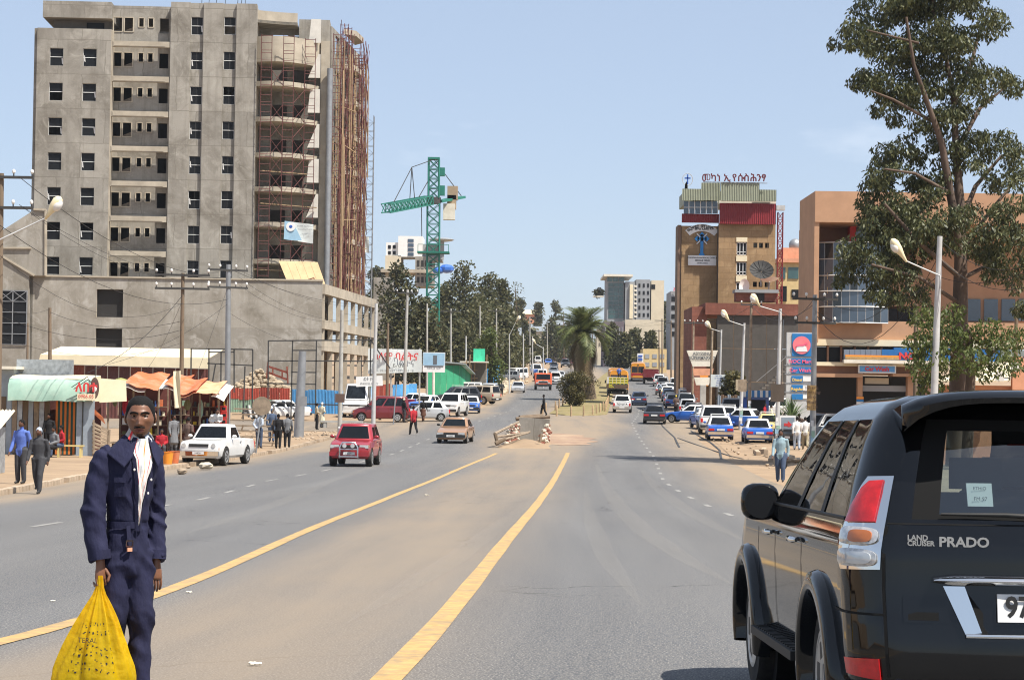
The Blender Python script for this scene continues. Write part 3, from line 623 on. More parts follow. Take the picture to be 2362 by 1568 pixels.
plate_text(c1,'3-48261',SPEC['pickup']['L']/2+.07,.50,pi)
c=put_car('red_jeep','red compact off-road car with steel bull bar driving towards the camera','car',823,83.5,180-4,'vitara','red',None,('fog','bodybump'),G1)
plate_text(c,'3 83003',SPEC['vitara']['L']/2+.07,.52,pi)
mb=MB();mb.ell((.58,1.02-.30,1.5),(.05,.012,.05),'sticker',10,6);mb.build('windscreen_sticker',c)
c=put_car('sedan_car','copper brown sedan with black bumper approaching beside the culvert','car',1053,117,180-6,'sedan','brown',None,('mblack',),G1);plate_text(c,'2-29547',SPEC['sedan']['L']/2+.07,.42,pi)
c=put_car('sedan_car','silver sedan approaching beside the orange truck','car',1195,264,180-2,'sedan','silver',None,('bodybump',),G1)
put_car('off_road_car','white off-road car just behind the orange truck','car',1281,322,180,'suv','white',None,(),G1)
put_car('sedan_car','silver sedan at the back left of the white off-road car far up the avenue','car',1292,345,180,'sedan','silver',None,(),G1)
put_car('minibus','white minibus with blue lower half next behind the orange truck','minibus',1250,336,180,'minibus','blue','white',('bodybump',),G1)
put_car('minibus','larger white and blue minibus on the far left lane under the lamp posts','minibus',1236,372,180+6,'minibus','blue','white',(),G1)
for i,(u,d,sp,pc,lab)in enumerate([(1277,420,'sedan','black','black sedan in the oncoming queue left of the palm'),(1276,375,'sedan','grey','grey sedan following the silver one in the oncoming queue'),(1303,440,'suv','black','dark off-road car close to the palm in the queue'),(1264,500,'sedan','blue','small blue car high up in the far traffic queue'),(1240,520,'minibus','white','white minibus farthest up the left lane'),(1301,560,'sedan','maroon','dark red car far up the road beside the palm'),(1322,470,'hatch','maroon','small maroon car half hidden by the palm trunk'),(1226,600,'sedan','white','tiny white car at the top of the left lane')]):
 put_car('distant_car',lab,'car',u,d,180,sp,pc,None,(),G1)
c=put_car('pickup_truck','cream white double pickup driving away with big black tailgate lettering','pickup',1436,190,-4,'pickup','white',None,('chromebump',),G1)
text('TOYOTA',.24,(0,-SPEC['pickup']['L']/2-.012,.80),0,'ink_black',c,'tailgate_lettering',bold=.006)
c=put_car('sedan_car','dark grey hatchback driving away right of the cream pickup','car',1474,217,-4,'sedan','darkblue',None,('plate_hi','bodybump'),G1)
c=put_car('sedan_car','black sedan driving away nearest to the camera in the right lane','car',1511,156,-5,'sedan','black',None,('plate_hi','bodybump'),G1)
put_car('sedan_car','silver sedan driving away ahead of the dark grey hatchback','car',1527,262,-4,'sedan','silver',None,('plate_hi',),G1)
put_car('minibus','white over blue minibus far ahead in the right lane','minibus',1558,285,-4,'minibus','blue','white',(),G1)
put_car('sedan_car','white sedan between the silver sedan and the minibus','car',1544,272,-4,'sedan','white',None,(),G1)
put_car('off_road_car','white off-road car ahead of the orange buses','car',1520,318,-4,'suv','white',None,(),G1)
put_car('off_road_car','dark off-road car driving away before the maroon lorry','car',1528,300,-3,'suv','grey',None,(),G1)
P=[('lada','blue','white',1660,127,-3,('round','plate_hi','rack','chromebump'),'blue and white taxi with roof rack, nearest to the kerb edge, seen from behind'),('lada','blue','white',1747,122,-2,('round','plate_hi','chromebump'),'blue and white taxi standing alone on the dirt beside the leaflet pole'),('lada','cream',None,1774,134,-3,('round','rack'),'cream yellow saloon right behind the lone blue taxi'),('suv','white',None,1645,137,-4,(),'tall white off-road car in front of the roof rack taxi'),('lada','blue','white',1712,146,62,('round',),'blue taxi parked crosswise behind the leaflet pole'),('lada','blue','white',1627,146,6,('round','chromebump'),'blue and white taxi squeezed left of the tall white off-road car'),('sedan','blue','white',1597,158,70,('mblack',),'blue saloon with white roof turned out towards the road'),('sedan','black',None,1600,168,-4,('bodybump',),'black sedan parked behind the turned blue saloon'),('hatch','silver',None,1586,180,-4,(),'silver hatchback parked before the black sedan'),('suv','grey',None,1583,192,-4,(),'dark grey off-road car in the parked row'),('minibus','white',None,1582,204,-4,('rack',),'white minibus with luggage rack in the parked row'),('lada','blue','white',1553,206,-4,(),'small blue and white taxi beside the man with the cart'),('sedan','white',None,1549,216,-4,(),'white sedan behind the small blue taxi in the parked row'),('sedan','darkblue',None,1543,232,-4,(),'dark blue sedan further up the parked row'),('sedan','cream','white',1540,246,-4,(),'pale yellow taxi at the top of the parked row'),('lada','blue','white',1680,152,-10,('round','rack'),'blue and white taxi behind the crosswise one, rack on its roof'),('suv','grey',None,1690,163,-8,(),'grey jeep under the hedge behind the taxis'),('suv','white',None,1722,176,20,(),'white off-road car by the dark cladding wall'),('suv','black',None,1896,118,120,(),'black off-road car on the filling station forecourt'),('sedan','white',None,1876,132,95,(),'white sedan at the filling station behind the advert pole'),('suv','white',None,1783,168,80,('rack',),'white minibus side-on before the filling station totem')]
for sp,pc,rf,u,d,hd,op,lab in P:put_car('parked_car',lab,'car',u,d,hd,sp,pc,rf,op,G2,.03)
Q=[('merc','white',None,640,152,118,(),'white saloon parked before the red and green sheet fence'),('bigvan','white',None,828,163,180-3,('bodybump',),'tall white delivery van parked facing the road'),('van','maroon',None,879,151,94,('mblack',),'dark red family van parked side-on'),('hatch','silver',None,980,154,100,(),'silver grey hatchback side-on behind the running pedestrian'),('suv','white',None,1044,168,180-12,(),'white off-road car facing the camera in the left rank'),('lada','blue','white',985,182,150,('round',),'blue and white taxi behind the silver hatchback'),('suv','black',None,1052,205,110,('rack',),'black off-road car side-on behind the white one'),('lada','blue','white',1087,180,180,('round',),'blue taxi peeking out right of the white off-road car'),('oldsuv','beige',None,1100,212,60,(),'beige and silver off-road car seen from its side'),('suv','silver',None,1128,226,180-8,(),'silver off-road car at the right end of the left rank'),('van','white',None,1072,232,90,(),'white van behind the black off-road car'),('hatch','red','white',950,190,60,(),'red and white small car behind the dark red van'),('van','grey',None,1167,330,90,(),'grey estate car far off at the end of the blue fence'),('minibus','white',None,1193,340,150,(),'white minibus standing behind the group of pedestrians')]
for sp,pc,rf,u,d,hd,op,lab in Q:put_car('parked_car',lab,'car',u,d,hd,sp,pc,rf,op,G3,.03)
# orange tipper lorry
def lorry(label,u,d,rz,paint_,bedk,L=6.0,group=G1,H=2.25):
 p=gx(u,d,.008);t=thing('lorry',label,'lorry',p,rz,group);t.rotation_euler.x=math.atan(pitch_of(d))*cos(rz);W=2.35;hw=W/2;k='paint_'+paint_
 mb=MB();y1,y0=L/2,L/2-1.75
 mb.rings([[(x,y,z)for x,y in((hw-.1,y1-.0-f),(hw,y1-.15-f),(hw,y0),(-hw,y0),(-hw,y1-.15-f),(-hw+.1,y1-f))]for z,f in((.62,0),(1.35,0),(1.42,.03),(2.2,.18),(2.32,.3))],k,True);mb.build('cab',t,smooth_=30)
 mb=MB();mb.add([(hw-.2,y1-.025+.0,1.46),(-hw+.2,y1-.025,1.46),(-hw+.25,y1-.155,2.16),(hw-.25,y1-.155,2.16)],[(0,1,2,3),(3,2,1,0)],'glass_dark');mb.build('windshield',t)
 for sd in(1,-1):
  mb=MB();x=sd*(hw+.006);mb.add([(x,y1-.35,1.5),(x,y0+.2,1.5),(x,y0+.2,2.12),(x,y1-.42,2.12)],[(0,1,2,3),(3,2,1,0)],'glass_dark');mb.build('side_window',t)
  mb=MB();mb.box((sd*.8,y1+.02,.98),(.34,.08,.2),'headlamp');mb.build('headlight',t)
  mb=MB();mb.box((sd*(hw+.16),y1-.1,1.75),(.18,.06,.36),'bumper_black');mb.bar((sd*hw,y1-.15,1.95),(sd*(hw+.16),y1-.1,1.9),.03,.03,'bumper_black');mb.build('mirror',t)
  for yy in(L/2-1.0,-L/2+1.2):
   ty,rm=wheel_mesh(.46,.3,sd);o=link('wheel',ty,t,(sd*(hw-.17),yy,.46));link('rim',rm,o)
 mb=MB();mb.box((0,y1+.0,1.13),(1.3,.06,.3),'white_paint');mb.box((0,y1+.02,1.13),(1.2,.06,.2),'bumper_black');mb.build('grille',t)
 mb=MB();mb.box((0,y1+.03,.66),(W,.2,.28),'bumper_black');mb.build('front_bumper',t)
 mb=MB();mb.box((0,-.2,.62),(1.1,L-.6,.3),'underbody');mb.box((0,-L/2+1.2,.8),(2.0,1.0,.3),'underbody');mb.build('chassis',t)
 mb=MB();yb0,yb1=-L/2,y0-.15
 for a,b in(((-hw,yb0,0),(-hw,yb1,0)),((hw,yb0,0),(hw,yb1,0)),((-hw,yb0,0),(hw,yb0,0)),((-hw,yb1,0),(hw,yb1,0))):mb.bar(V(*a)+V(0,0,(1.1+H)/2),V(*b)+V(0,0,(1.1+H)/2),.07,H-1.1,bedk)
 mb.box((0,(yb0+yb1)/2,1.1),(W,yb1-yb0,.1),bedk)
 for i in range(6):
  yy=yb0+(yb1-yb0)*i/5
  for sd in(1,-1):mb.box((sd*(hw+.03),yy,(1.1+H)/2),(.06,.08,H-1.1),bedk)
 mb.build('cargo_bed',t);return t
t=lorry('orange tipper lorry approaching in the left carriageway',1252,288,pi,'orange','paint_orange')
mb=MB();mb.prism([(-.16,0,-.08),(0,0,.10),(.16,0,-.08),(0,0,-.03)],(0,.02,0),'canopy_orange');mb.build('emblem',t,(0,3.03,1.36))
t2=CRATE_LORRY=lorry('dark lorry with open bed stacked with yellow crates',1423,248,-.03,'white','truck_bed',6.4,H=1.55)
for i in range(5):
 for k in range(4):
  for j in range(1):
   if i<5:
    mb=MB();mb.box((0,0,.14),(.4,.5,.28),'paint_yellow');
    for q in(-1,1):mb.box((q*.203,0,.14),(.006,.4,.12),'stripe_green')
    for q in(-1,1):mb.box((0,q*.253,.14),(.3,.006,.12),'stripe_green')
    pp=t2 .location+V(-.92+.46*i,-3.0+j*.6,1.17+.3*k+pitch_of(248)*-3)
    tag(mb.build('drinks_crate',None,pp),'yellow crate on the dark lorry, %s layer, %s from the left'%(('bottom','second','third','top')[k],('first','second','third','fourth','fifth')[i]),'crate','yellow drinks crates on the lorry')
lorry('maroon lorry ahead of the orange buses',1500,330,-.04,'maroon','paint_maroon')
# orange buses
def bus(label,u,d,rz,L=9.5):
 p=gx(u,d,.008);t=thing('city_bus',label,'bus',p,rz,'orange buses in the right carriageway');W,H=2.45,3.0;hw=W/2
 t.rotation_euler.x=math.atan(pitch_of(d))*cos(rz)
 mb=MB();mb.rings([[(x,y,z)for x,y in((hw-.12-i_,L/2),(hw-i_,L/2-.15),(hw-i_,-L/2+.15),(hw-.12-i_,-L/2),(-hw+.12+i_,-L/2),(-hw+i_,-L/2+.15),(-hw+i_,L/2-.15),(-hw+.12+i_,L/2))]for z,i_ in((.4,.02),(1.0,0),(2.6,.03),(2.85,.09),(3.0,.35))],'paint_busorange',True);mb.build('body',t,smooth_=40)
 for nm,y,dy in(('rear_window',-L/2-.012,0),('windshield',L/2+.012,0)):
  for sx in(-1,1):
   mb=MB();mb.box((sx*.53,y,1.95),(.98,.02,.95),'glass_dark');mb.build(nm,t)
 for sd in(1,-1):
  for i in range(6):mb=MB();mb.box((sd*(hw-.005),-L/2+1.1+i*1.45,2.0),(.03,1.25,.75),'glass_dark');mb.build('side_window',t)
  mb=MB();mb.box((sd*.95,-L/2-.015,.95),(.2,.03,.3),'lamp_red');mb.build('tail_light',t)
  for yy in(L/2-2.2,-L/2+2.4):
   ty,rm=wheel_mesh(.46,.3,sd);o=link('wheel',ty,t,(sd*(hw-.17),yy,.46));link('rim',rm,o)
 mb=MB();mb.box((0,-L/2-.02,2.68),(.25,.03,.18),'steel_dark');mb.build('route_number_panel',t)
 mb=MB();mb.box((0,-L/2-.015,1.2),(2.2,.03,.35),'paint_red');mb.build('red_band',t)
 mb=MB();mb.box((0,-L/2-.03,.5),(2.35,.12,.22),'bumper_black');mb.build('rear_bumper',t)
bus('nearest orange bus, seen from behind over the crate lorry',1426,266,-.04)
bus('second orange bus, its roof just over the nearest one',1421,300,-.04)
bus('third orange bus, farther up and right of the other two',1471,345,-.06)
# the unfinished concrete tower on the left
PH=R(3.0);E1=Vector((cos(PH),sin(PH),0));EN=Vector((-sin(PH),cos(PH),0))
A0=at(75,640,188.5);GROUND_T=gz(186)
tower=thing('tower_block','unfinished bare concrete tower block with rows of dark windows','building',(A0 .x,A0 .y,0),PH)
TI=(Matrix.Translation((A0 .x,A0 .y,0))@Matrix.Rotation(PH,4,'Z')).inverted()
def tl(u,v,yy=0):
 r=TI.to_3x3()@ray(u,v);o=TI@Vector((0,0,CZ));k=(yy-o.y)/r.y;return o+r*k
sx_=lambda u,v=600,yy=0:tl(u,v,yy).x
zx_=lambda v,u=330,yy=0:tl(u,v,yy).z
X0,X1,X2,X3=0,sx_(247),sx_(384),sx_(583)
ZB=zx_(640)-.6;ZW=zx_(66,160);ZT=zx_(10,320);ZR=zx_(7,485)
FL=(zx_(132,165)-zx_(613,160))/6
def window_unit(parent,x,z,w_,h,y,kind=0,sd=0):
 fr=MB();t=.05;d=.05
 for a,b in(((x,z),(x+w_,z)),((x,z+h),(x+w_,z+h)),((x,z+h*.5),(x+w_,z+h*.5))):fr.bar((a[0],y,a[1]),(b[0],y,b[1]),d,t,'alu_white')
 for xx in(x,x+w_):fr.bar((xx,y,z),(xx,y,z+h),d,t,'alu_white')
 if kind==1:fr.bar((x+w_/2,y,z),(x+w_/2,y,z+h),.03,.03,'steel_dark')
 o=fr.build('window',parent)
 for k in(0,1):
  if random.Random(sd*7+k).random()<.85:
   p=MB();z0=z+k*h*.5;p.box((x+w_/2,y+.03,z0+h*.25),(w_-.06,.012,h*.5-.05),'window_dark');p.build('pane',o)
 rr=random.Random(sd)
 if rr.random()<.55:
  q=MB();xx=x+rr.choice((.1,w_-.12));zz_=z+rr.uniform(.1,h*.4)
  q.add([(xx,y-.04,zz_),(xx+.12,y-.05,zz_-.05),(xx+.05,y-.07,zz_+.55),(xx-.04,y-.04,zz_+.5)],[(0,1,2,3),(3,2,1,0)],'white_paint');q.build('torn_wrap',o)
rows7=[zx_(613-80.17*i,160)for i in range(7)]
W1,H1=1.22,1.62
hol=[]
for z in rows7:
 for u in(125,202):x=sx_(u,400)-W1/2;hol.append((x,z-H1/2-ZB,x+W1,z+H1/2-ZB))
mb=MB();wallmesh(mb,(0,0,ZB),(1,0,0),X1,ZW-ZB,hol,.35,'concrete');mb.build('wall',tower)
for i,h in enumerate(hol):window_unit(tower,h[0],h[1]+ZB,W1,H1,.16,0,i)
mb=MB();mb.box((-.15+.0,9,(ZB+ZW)/2),(.3,17.4,ZW-ZB),'concrete');mb.build('end_wall',tower)
RD=1.0
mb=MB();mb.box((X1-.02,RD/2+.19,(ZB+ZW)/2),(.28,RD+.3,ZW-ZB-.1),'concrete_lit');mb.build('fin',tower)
hol2=[]
zr8=[zx_(622-80.6*i,310,RD)for i in range(8)]
for z in zr8:
 for u,w_,h_,dz in((266,.84,1.32,0),(291,.84,1.32,0),(320,.5,.86,.22),(342,.5,.86,.22),(373,.82,1.38,-.05)):
  x=sx_(u,400,RD)-w_/2;hol2 .append((x-X1,z+dz-h_/2-ZB,x+w_-X1,z+dz+h_/2-ZB))
mb=MB();wallmesh(mb,(X1,RD,ZB),(1,0,0),X2-X1,ZT-ZB,hol2,.3,'concrete');mb.build('recessed_wall',tower)
for i,h in enumerate(hol2):
 if i%5<4:
  q=MB();x0,z0,x1,z1=h[0]+X1,h[1]+ZB,h[2]+X1,h[3]+ZB
  for a,b in(((x0,z0),(x1,z0)),((x1,z0),(x1,z1)),((x1,z1),(x0,z1)),((x0,z1),(x0,z0))):q.bar((a[0],RD-.01,a[1]),(b[0],RD-.01,b[1]),.10,.07,'concrete_lit')
  o=q.build('opening_surround',tower)
  if i%5==1:q=MB();q.add([(x0,RD+.5,z0),(x1,RD+.5,z0+.0),(x1,RD+.5,z0+.55),(x0,RD+.5,z0+.2)],[(0,1,2,3)],'timber_old');q.build('stored_board',o)
for i,z in enumerate(zr8):
 zz_=zx_(585-80.6*i,310,0)-.02
 if i<7:
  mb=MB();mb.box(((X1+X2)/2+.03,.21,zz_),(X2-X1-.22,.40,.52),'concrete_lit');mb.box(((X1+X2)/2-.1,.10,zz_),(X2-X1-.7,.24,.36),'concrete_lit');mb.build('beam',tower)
s1a,s1b,s2a,s2b=sx_(429),sx_(460),sx_(505),sx_(536)
mb=MB()
for a,b in((X2,s1a),(s1b,s2a),(s2b,X3)):mb.box(((a+b)/2,.6,(ZB+ZR)/2),(b-a,1.2,ZR-ZB),'concrete')
mb.build('pier',tower)
mb=MB();mb.box((X3-.17,3.4,(ZB+ZR)/2),(.30,4.6,ZR-ZB-.2),'concrete_lit');mb.build('side_wall',tower)
mb=MB();mb.box((X2+.1,2.3,(ZB+ZR)/2),(.16,2.2,ZR-ZB-.3),'concrete_lit');mb.build('side_wall',tower)
for a,b,u in((s1a,s1b,445),(s2a,s2b,521)):
 ww=b-a;hh=[]
 for i in range(8):
  z=zx_(621-80.3*i,u);hh.append((.08,z-.82-ZB,ww-.08,z+.82-ZB))
 mb=MB();wallmesh(mb,(a,.28,ZB),(1,0,0),ww,ZR-ZB,hh,.3,'concrete');mb.build('window_strip_wall',tower)
 for i,h in enumerate(hh):window_unit(tower,a+h[0],h[1]+ZB,ww-.16,1.64,.36,1,i+int(u))
pz0,pz1=zx_(42,160),zx_(4,160)
mb=MB();mb.box(((sx_(100,20)+X1)/2,2.6,(pz0+pz1)/2),(X1-sx_(100,20),5.6,pz1-pz0),'concrete');mb.build('roof_slab',tower)
mb=MB();mb.box(((sx_(110,20)+X1)/2,3.0,(ZW+pz0)/2),(X1-sx_(110,20)-.6,3.0,pz0-ZW+.6),'concrete_dark');mb.build('penthouse',tower)
q=MB();q.box((sx_(215,55),1.46,(ZW+pz0)/2),(1.6,.06,pz0-ZW-.3),'window_dark');q.build('penthouse_window',tower)
mb=MB()
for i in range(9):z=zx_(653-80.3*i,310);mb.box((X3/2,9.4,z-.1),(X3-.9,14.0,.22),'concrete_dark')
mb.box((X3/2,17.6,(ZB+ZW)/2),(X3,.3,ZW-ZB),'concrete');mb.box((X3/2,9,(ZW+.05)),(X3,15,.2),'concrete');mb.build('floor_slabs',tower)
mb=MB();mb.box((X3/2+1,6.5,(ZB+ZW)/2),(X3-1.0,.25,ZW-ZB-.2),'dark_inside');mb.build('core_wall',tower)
for k,u in enumerate((466,482,498,520,548,556,566)):
 mb=MB();x=sx_(u,10,1);mb.cyl((x,.8,ZR-.2),(x+.05*(k%3),.8,ZR+.55+.1*(k%2)),.03,None,'steel_dark',5);mb.build('starter_bar',tower)
BX0,BX1=X3,sx_(737,500,2.6)
def arc(t):x=BX0+(BX1-BX0)*t;return Vector((x,.9-1.1*sin(pi*min(1,t*1.0))*(1-.35*t)+2.6*t*t,0))
AR=[arc(i/12)for i in range(13)]
def bay(name,z0,z1,k,back=5.0,inset=0):
 mb=MB();pts=[(p.x,p.y+inset,z0)for p in AR]+[(BX1,back,z0),(BX0,back,z0)];mb.prism(pts,(0,0,z1-z0),k);return mb.build(name,tower,smooth_=30)
zsl=[zx_(v,640,.5)for v in(603,518,436,357,275,193)]
for i,z in enumerate(zsl):bay('floor_slab',z-.22,z+.22,'concrete_lit')
mb=MB();zt0,zt1=zx_(135,640,.5),zx_(84,640,.5)
mb.rings([[(p.x,p.y,z)for p in AR]for z in(zt0,zt1)],'concrete_lit',False,False);mb.rings([[(p.x,p.y+.2,z)for p in reversed(AR)]for z in(zt0,zt1)],'concrete',False,False)
mb.build('curved_parapet',tower,smooth_=40);bay('floor_slab',zt0-.3,zt0-.02,'concrete_lit')
zt2,zt3=zx_(52,640,.8),zx_(24,640,.8)
mb=MB();A2=[Vector((BX0+(sx_(686,60,2)-BX0)*i/9,1.0+1.2*(i/9)**2+.5*sin(pi*i/9),0))for i in range(10)]
mb.rings([[(p.x,p.y,z)for p in A2]for z in(zt2,zt3)],'concrete_lit',False,False);mb.prism([(p.x,p.y,zt2+.01)for p in A2]+[(A2[-1].x,5,zt2+.01),(BX0,5,zt2+.01)],(0,0,.25),'concrete');mb.build('roof_canopy',tower,smooth_=40)
mb=MB();hb=[]
for i in range(7):
 z=zx_(588-80.6*i,640,5)-ZB;hb+=[(1.2,z-1.1,2.6,z+.9),(3.2,z-.4,4.6,z+.9)]
wallmesh(mb,(BX0,4.6,ZB),(1,0,0),BX1-BX0-.2,zt2-ZB,hb,.25,'plaster_grey');mb.build('bay_back_wall',tower)
mb=MB();mb.box(((BX0+BX1)/2-.3,8.4,(ZB+zt2)/2),(BX1-BX0-.3,.25,zt2-ZB),'concrete_dark');mb.build('inner_wall',tower)
BLX0,BLX1=sx_(690,60,3.4),sx_(757,300,3.4);ZBL=zx_(46,725,3.4)
mb=MB();zlo=zx_(100,725,3.4);mb.box(((BLX0+BLX1)/2,6.4,(zlo+ZBL)/2),(BLX1-BLX0,6,ZBL-zlo),'concrete');mb.build('stair_tower',tower)
mb=MB();mb.box((BX1+.35,3.6,(ZB+zlo)/2),(.95,1.2,zlo-ZB+.3),'concrete_lit');mb.build('corner_column',tower)
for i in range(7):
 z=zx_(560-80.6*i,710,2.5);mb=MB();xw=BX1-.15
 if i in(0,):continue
 mb.prism([(xw-1.1,2.55,z-.9),(xw,2.55,z-.9),(xw,2.55,z+1.3),(xw-(.2 if i%2 else.9),2.55,z+1.3)],(0,.15,0),'plaster_white');mb.build('sunlit_plaster_panel',tower)  # white wall pieces cut to the triangular outline of the sunlit plaster
SD=Vector((.083+sin(PH),1,0)).normalized()
SB=Vector((BX1+.85,3.4,0));SL=16.5
hs=[]
for i in range(8):
 z=zx_(600-80.6*i,780,8)-ZB
 for q in(2.0,6.2,10.4):hs.append((q,z-1.0,q+2.3,z+1.0))
mb=MB();wallmesh(mb,SB+V(0,0,ZB),SD,SL,zx_(64,765,4)-ZB,[h for h in hs if h[3]<zx_(64,765,4)-ZB-.3],.3,'concrete');mb.build('long_side_wall',tower)
for i in range(8):
 z=zx_(642-80.6*i,800,10);mb=MB();c_=SB+SD*9.5+V(.9,0,z);mb.prism([tuple(SB+SD*7+V(0,0,z)),tuple(SB+SD*8+V(1.0,0,z)),tuple(SB+SD*12+V(1.1,0,z)),tuple(SB+SD*13.5+V(0,0,z))],(0,0,.5),'concrete_lit');mb.build('balcony',tower)
mb=MB();b_=SB+SD*SL;mb.box((b_.x-3,b_.y-.2,(ZB+zx_(120,820,18))/2),(6.0,.3,zx_(120,820,18)-ZB),'concrete');mb.build('rear_wall',tower)
# podium
PF=-5.0
pod=thing('podium_building','long grey rendered concrete podium with a flat parapet in front of the tower','building',(A0 .x,A0 .y,0),PH)
PX0,PX1=sx_(66,640,PF),sx_(744,660,PF);PZ=zx_(640,240,PF);PZ0=gz(182)-.5
ho=[]
for u0,v0,u1,v1 in((222,731,283,667),(220,800,281,757)):ho.append((sx_(u0,v0,PF)-PX0,tl(u0,v0,PF).z-PZ0,sx_(u1,v0,PF)-PX0,tl(u0,v1,PF).z-PZ0))
mb=MB();wallmesh(mb,(PX0,PF,PZ0),(1,0,0),PX1-PX0,PZ-PZ0,ho,.4,'plaster_grey',kr='concrete_lit');mb.build('front_wall',pod)
for h in ho:
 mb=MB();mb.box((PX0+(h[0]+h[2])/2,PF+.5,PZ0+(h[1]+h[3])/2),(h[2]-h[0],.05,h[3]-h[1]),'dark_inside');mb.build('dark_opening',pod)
mb=MB();mb.box(((PX0+PX1)/2,PF+.2,PZ+.05),(PX1-PX0+.1,.62,.14),'concrete_lit');mb.build('coping',pod)
mb=MB();mb.box(((PX0+PX1)/2,9,PZ-.6),(PX1-PX0,27,.3),'concrete');mb.build('roof_deck',pod)
mb=MB();mb.box((PX0+.2,8,(PZ0+PZ)/2),(.4,26,PZ-PZ0),'plaster_grey');mb.box(((PX0+PX1)/2,21,(PZ0+PZ)/2),(PX1-PX0,.3,PZ-PZ0),'plaster_grey');mb.build('rear_wall',pod)
PS=Vector((PX1,PF,0));pl_=31.0
for v0,v1 in((655,672),(738,752),(785,803)):
 z1,z0=tl(748,v0,PF).z,tl(748,v1+6,PF).z;mb=MB();a=PS+V(.0,.02,(z0+z1)/2);mb.bar(a,a+SD*pl_,.5,z1-z0,'concrete_lit');mb.build('edge_beam',pod)
for i in range(8):
 a=PS+SD*(.4+i*4.3);mb=MB();mb.box((a.x-.05,a.y,(PZ0+PZ-.5)/2),(.42,.5,PZ-PZ0-.5),'concrete_lit');mb.build('column',pod)
for v in(745,796):
 z=tl(748,v,PF).z;mb=MB();a,b=PS+V(0,0,z),PS+SD*pl_+V(0,0,z);mb.prism([tuple(a),tuple(b),tuple(b+V(-9,0,0)),tuple(a+V(-9,.3,0))],(0,0,-.25),'concrete_dark');mb.build('floor_slab',pod)
mb=MB();a=PS+V(-7,3,0);mb.bar(a+V(0,0,(PZ+PZ0)/2),a+SD*25+V(0,0,(PZ+PZ0)/2),.2,PZ-PZ0-.8,'concrete_dark');mb.build('inner_wall',pod)
for i in range(22):
 r_=random.Random(i);a=PS+SD*r_.uniform(.8,28)+V(-r_.uniform(.4,3),0,0);z0=tl(748,803,PF).z if i%2 else PZ0
 mb=MB();mb.cyl((a.x,a.y,z0),(a.x+r_.uniform(-.3,.3),a.y,z0+3.6 if i%2 else tl(748,790,PF).z),.06,None,'timber_pole',5);mb.build('timber_prop',pod)
gab=thing('gabled_hall','grey rendered hall with stepped gable and lattice window at the left edge','building',(A0 .x,A0 .y,0),PH)
GF=-5.6;g=lambda u,v:tl(u,v,GF)
out_=[g(-260,980),g(66.5,980),g(66.5,636),g(104,636),g(104,487),g(78,485),g(0,535),g(-260,700)]
mb=MB();mb.prism([tuple(p)for p in out_],(0,.45,0),'plaster_grey');mb.build('front_wall',gab)
for pts in([(0,588),(80,636)],[(0,572),(72,572)],[(78,483),(106,484),(106,636)]):
 mb=MB()
 for(a,b),(c_,d)in zip(pts,pts[1:]):mb.bar(g(a,b)+V(0,-.08,0),g(c_,d)+V(0,-.08,0),.2,.16,'concrete_lit')
 mb.build('moulding',gab)
p0,p1=g(-70,793),g(63,671);mb=MB();mb.box(((p0 .x+p1 .x)/2,GF-.01,(p0 .z+p1 .z)/2),(p1 .x-p0 .x,.06,p1 .z-p0 .z),'window_dark');win=mb.build('lattice_window',gab)
for i in range(5):
 x=p0 .x+(p1 .x-p0 .x)*i/4;mb=MB();mb.bar((x,GF-.07,p0 .z),(x,GF-.07,p1 .z),.08,.08,'steel_grey');mb.build('window_bar',gab)
for i in range(6):
 z=p0 .z+(p1 .z-p0 .z)*i/5;mb=MB();mb.bar((p0 .x,GF-.09,z),(p1 .x,GF-.09,z),.06,.06,'steel_grey');mb.build('window_bar',gab)
for i in range(4):
 a,b=p0 .x+(p1 .x-p0 .x)*i/4,p0 .x+(p1 .x-p0 .x)*(i+1)/4;zt_=p0 .z+(p1 .z-p0 .z)*.8;mb=MB();mb.bar((a,GF-.11,zt_),(b,GF-.11,p1 .z),.05,.05,'steel_grey');mb.bar((b,GF-.13,zt_),(a,GF-.13,p1 .z),.05,.05,'steel_grey');mb.build('window_brace',gab)
 # scaffolds
TM=TI.inverted();wloc=lambda p:TM@Vector(p)
def frame_mesh(h,w_,key='scaffold_red'):
 mb=MB();r=.035
 for x in(0,w_):mb.cyl((x,0,0),(x,0,h),r,None,key,5)
 for q in(.08,.5,.92):mb.cyl((0,0,h*q),(w_,0,h*q),r*.8,None,key,5)
 return mb.mesh('scaffold_frame')
fm=frame_mesh(FL*.5,.95)
sca=thing('bay_scaffold','rust red tube scaffold before the curved open bay of the tower','scaffold',wloc((0,0,0)),PH)
ladders=[]
for q,t in enumerate((.16,.50,.82)):
 p=arc(t)+V(0,-.95,0);ladders.append(p)
 for i in range(14):
  z=ZB+.8+i*FL*.5
  if z<zx_(98,640,0):link('scaffold_frame',fm,sca,(p.x-.45,p.y,z))
for a,b in zip(ladders,ladders[1:]):
 for i in range(12):
  z=ZB+.9+i*FL*.5
  if(i*5+int(a.x))%7==0 or i<1:continue
  mb=MB();mb.cyl((a.x+.5,a.y,z),(b.x-.45,b.y,z+FL*.44),.026,None,'scaffold_red',5);mb.cyl((a.x+.5,a.y,z+FL*.44),(b.x-.45,b.y,z),.026,None,'scaffold_red',5);mb.build('cross_brace',sca)
for z,x0,x1 in((zx_(395,640),.1,.8),(zx_(622,640),.02,.45),(zx_(470,640),.1,.95)):
 mb=MB();a,b=arc(x0),arc(x1);mb.bar((a.x,a.y-.8,z),(b.x,b.y-.8,z-.1),.2,.08,'timber_pole');mb.build('scaffold_plank',sca)
sc2=thing('side_scaffold','dense rust red scaffold with timber poles along the tower side','scaffold',wloc((0,0,0)),PH)
fm2=frame_mesh(FL*.5,.75)
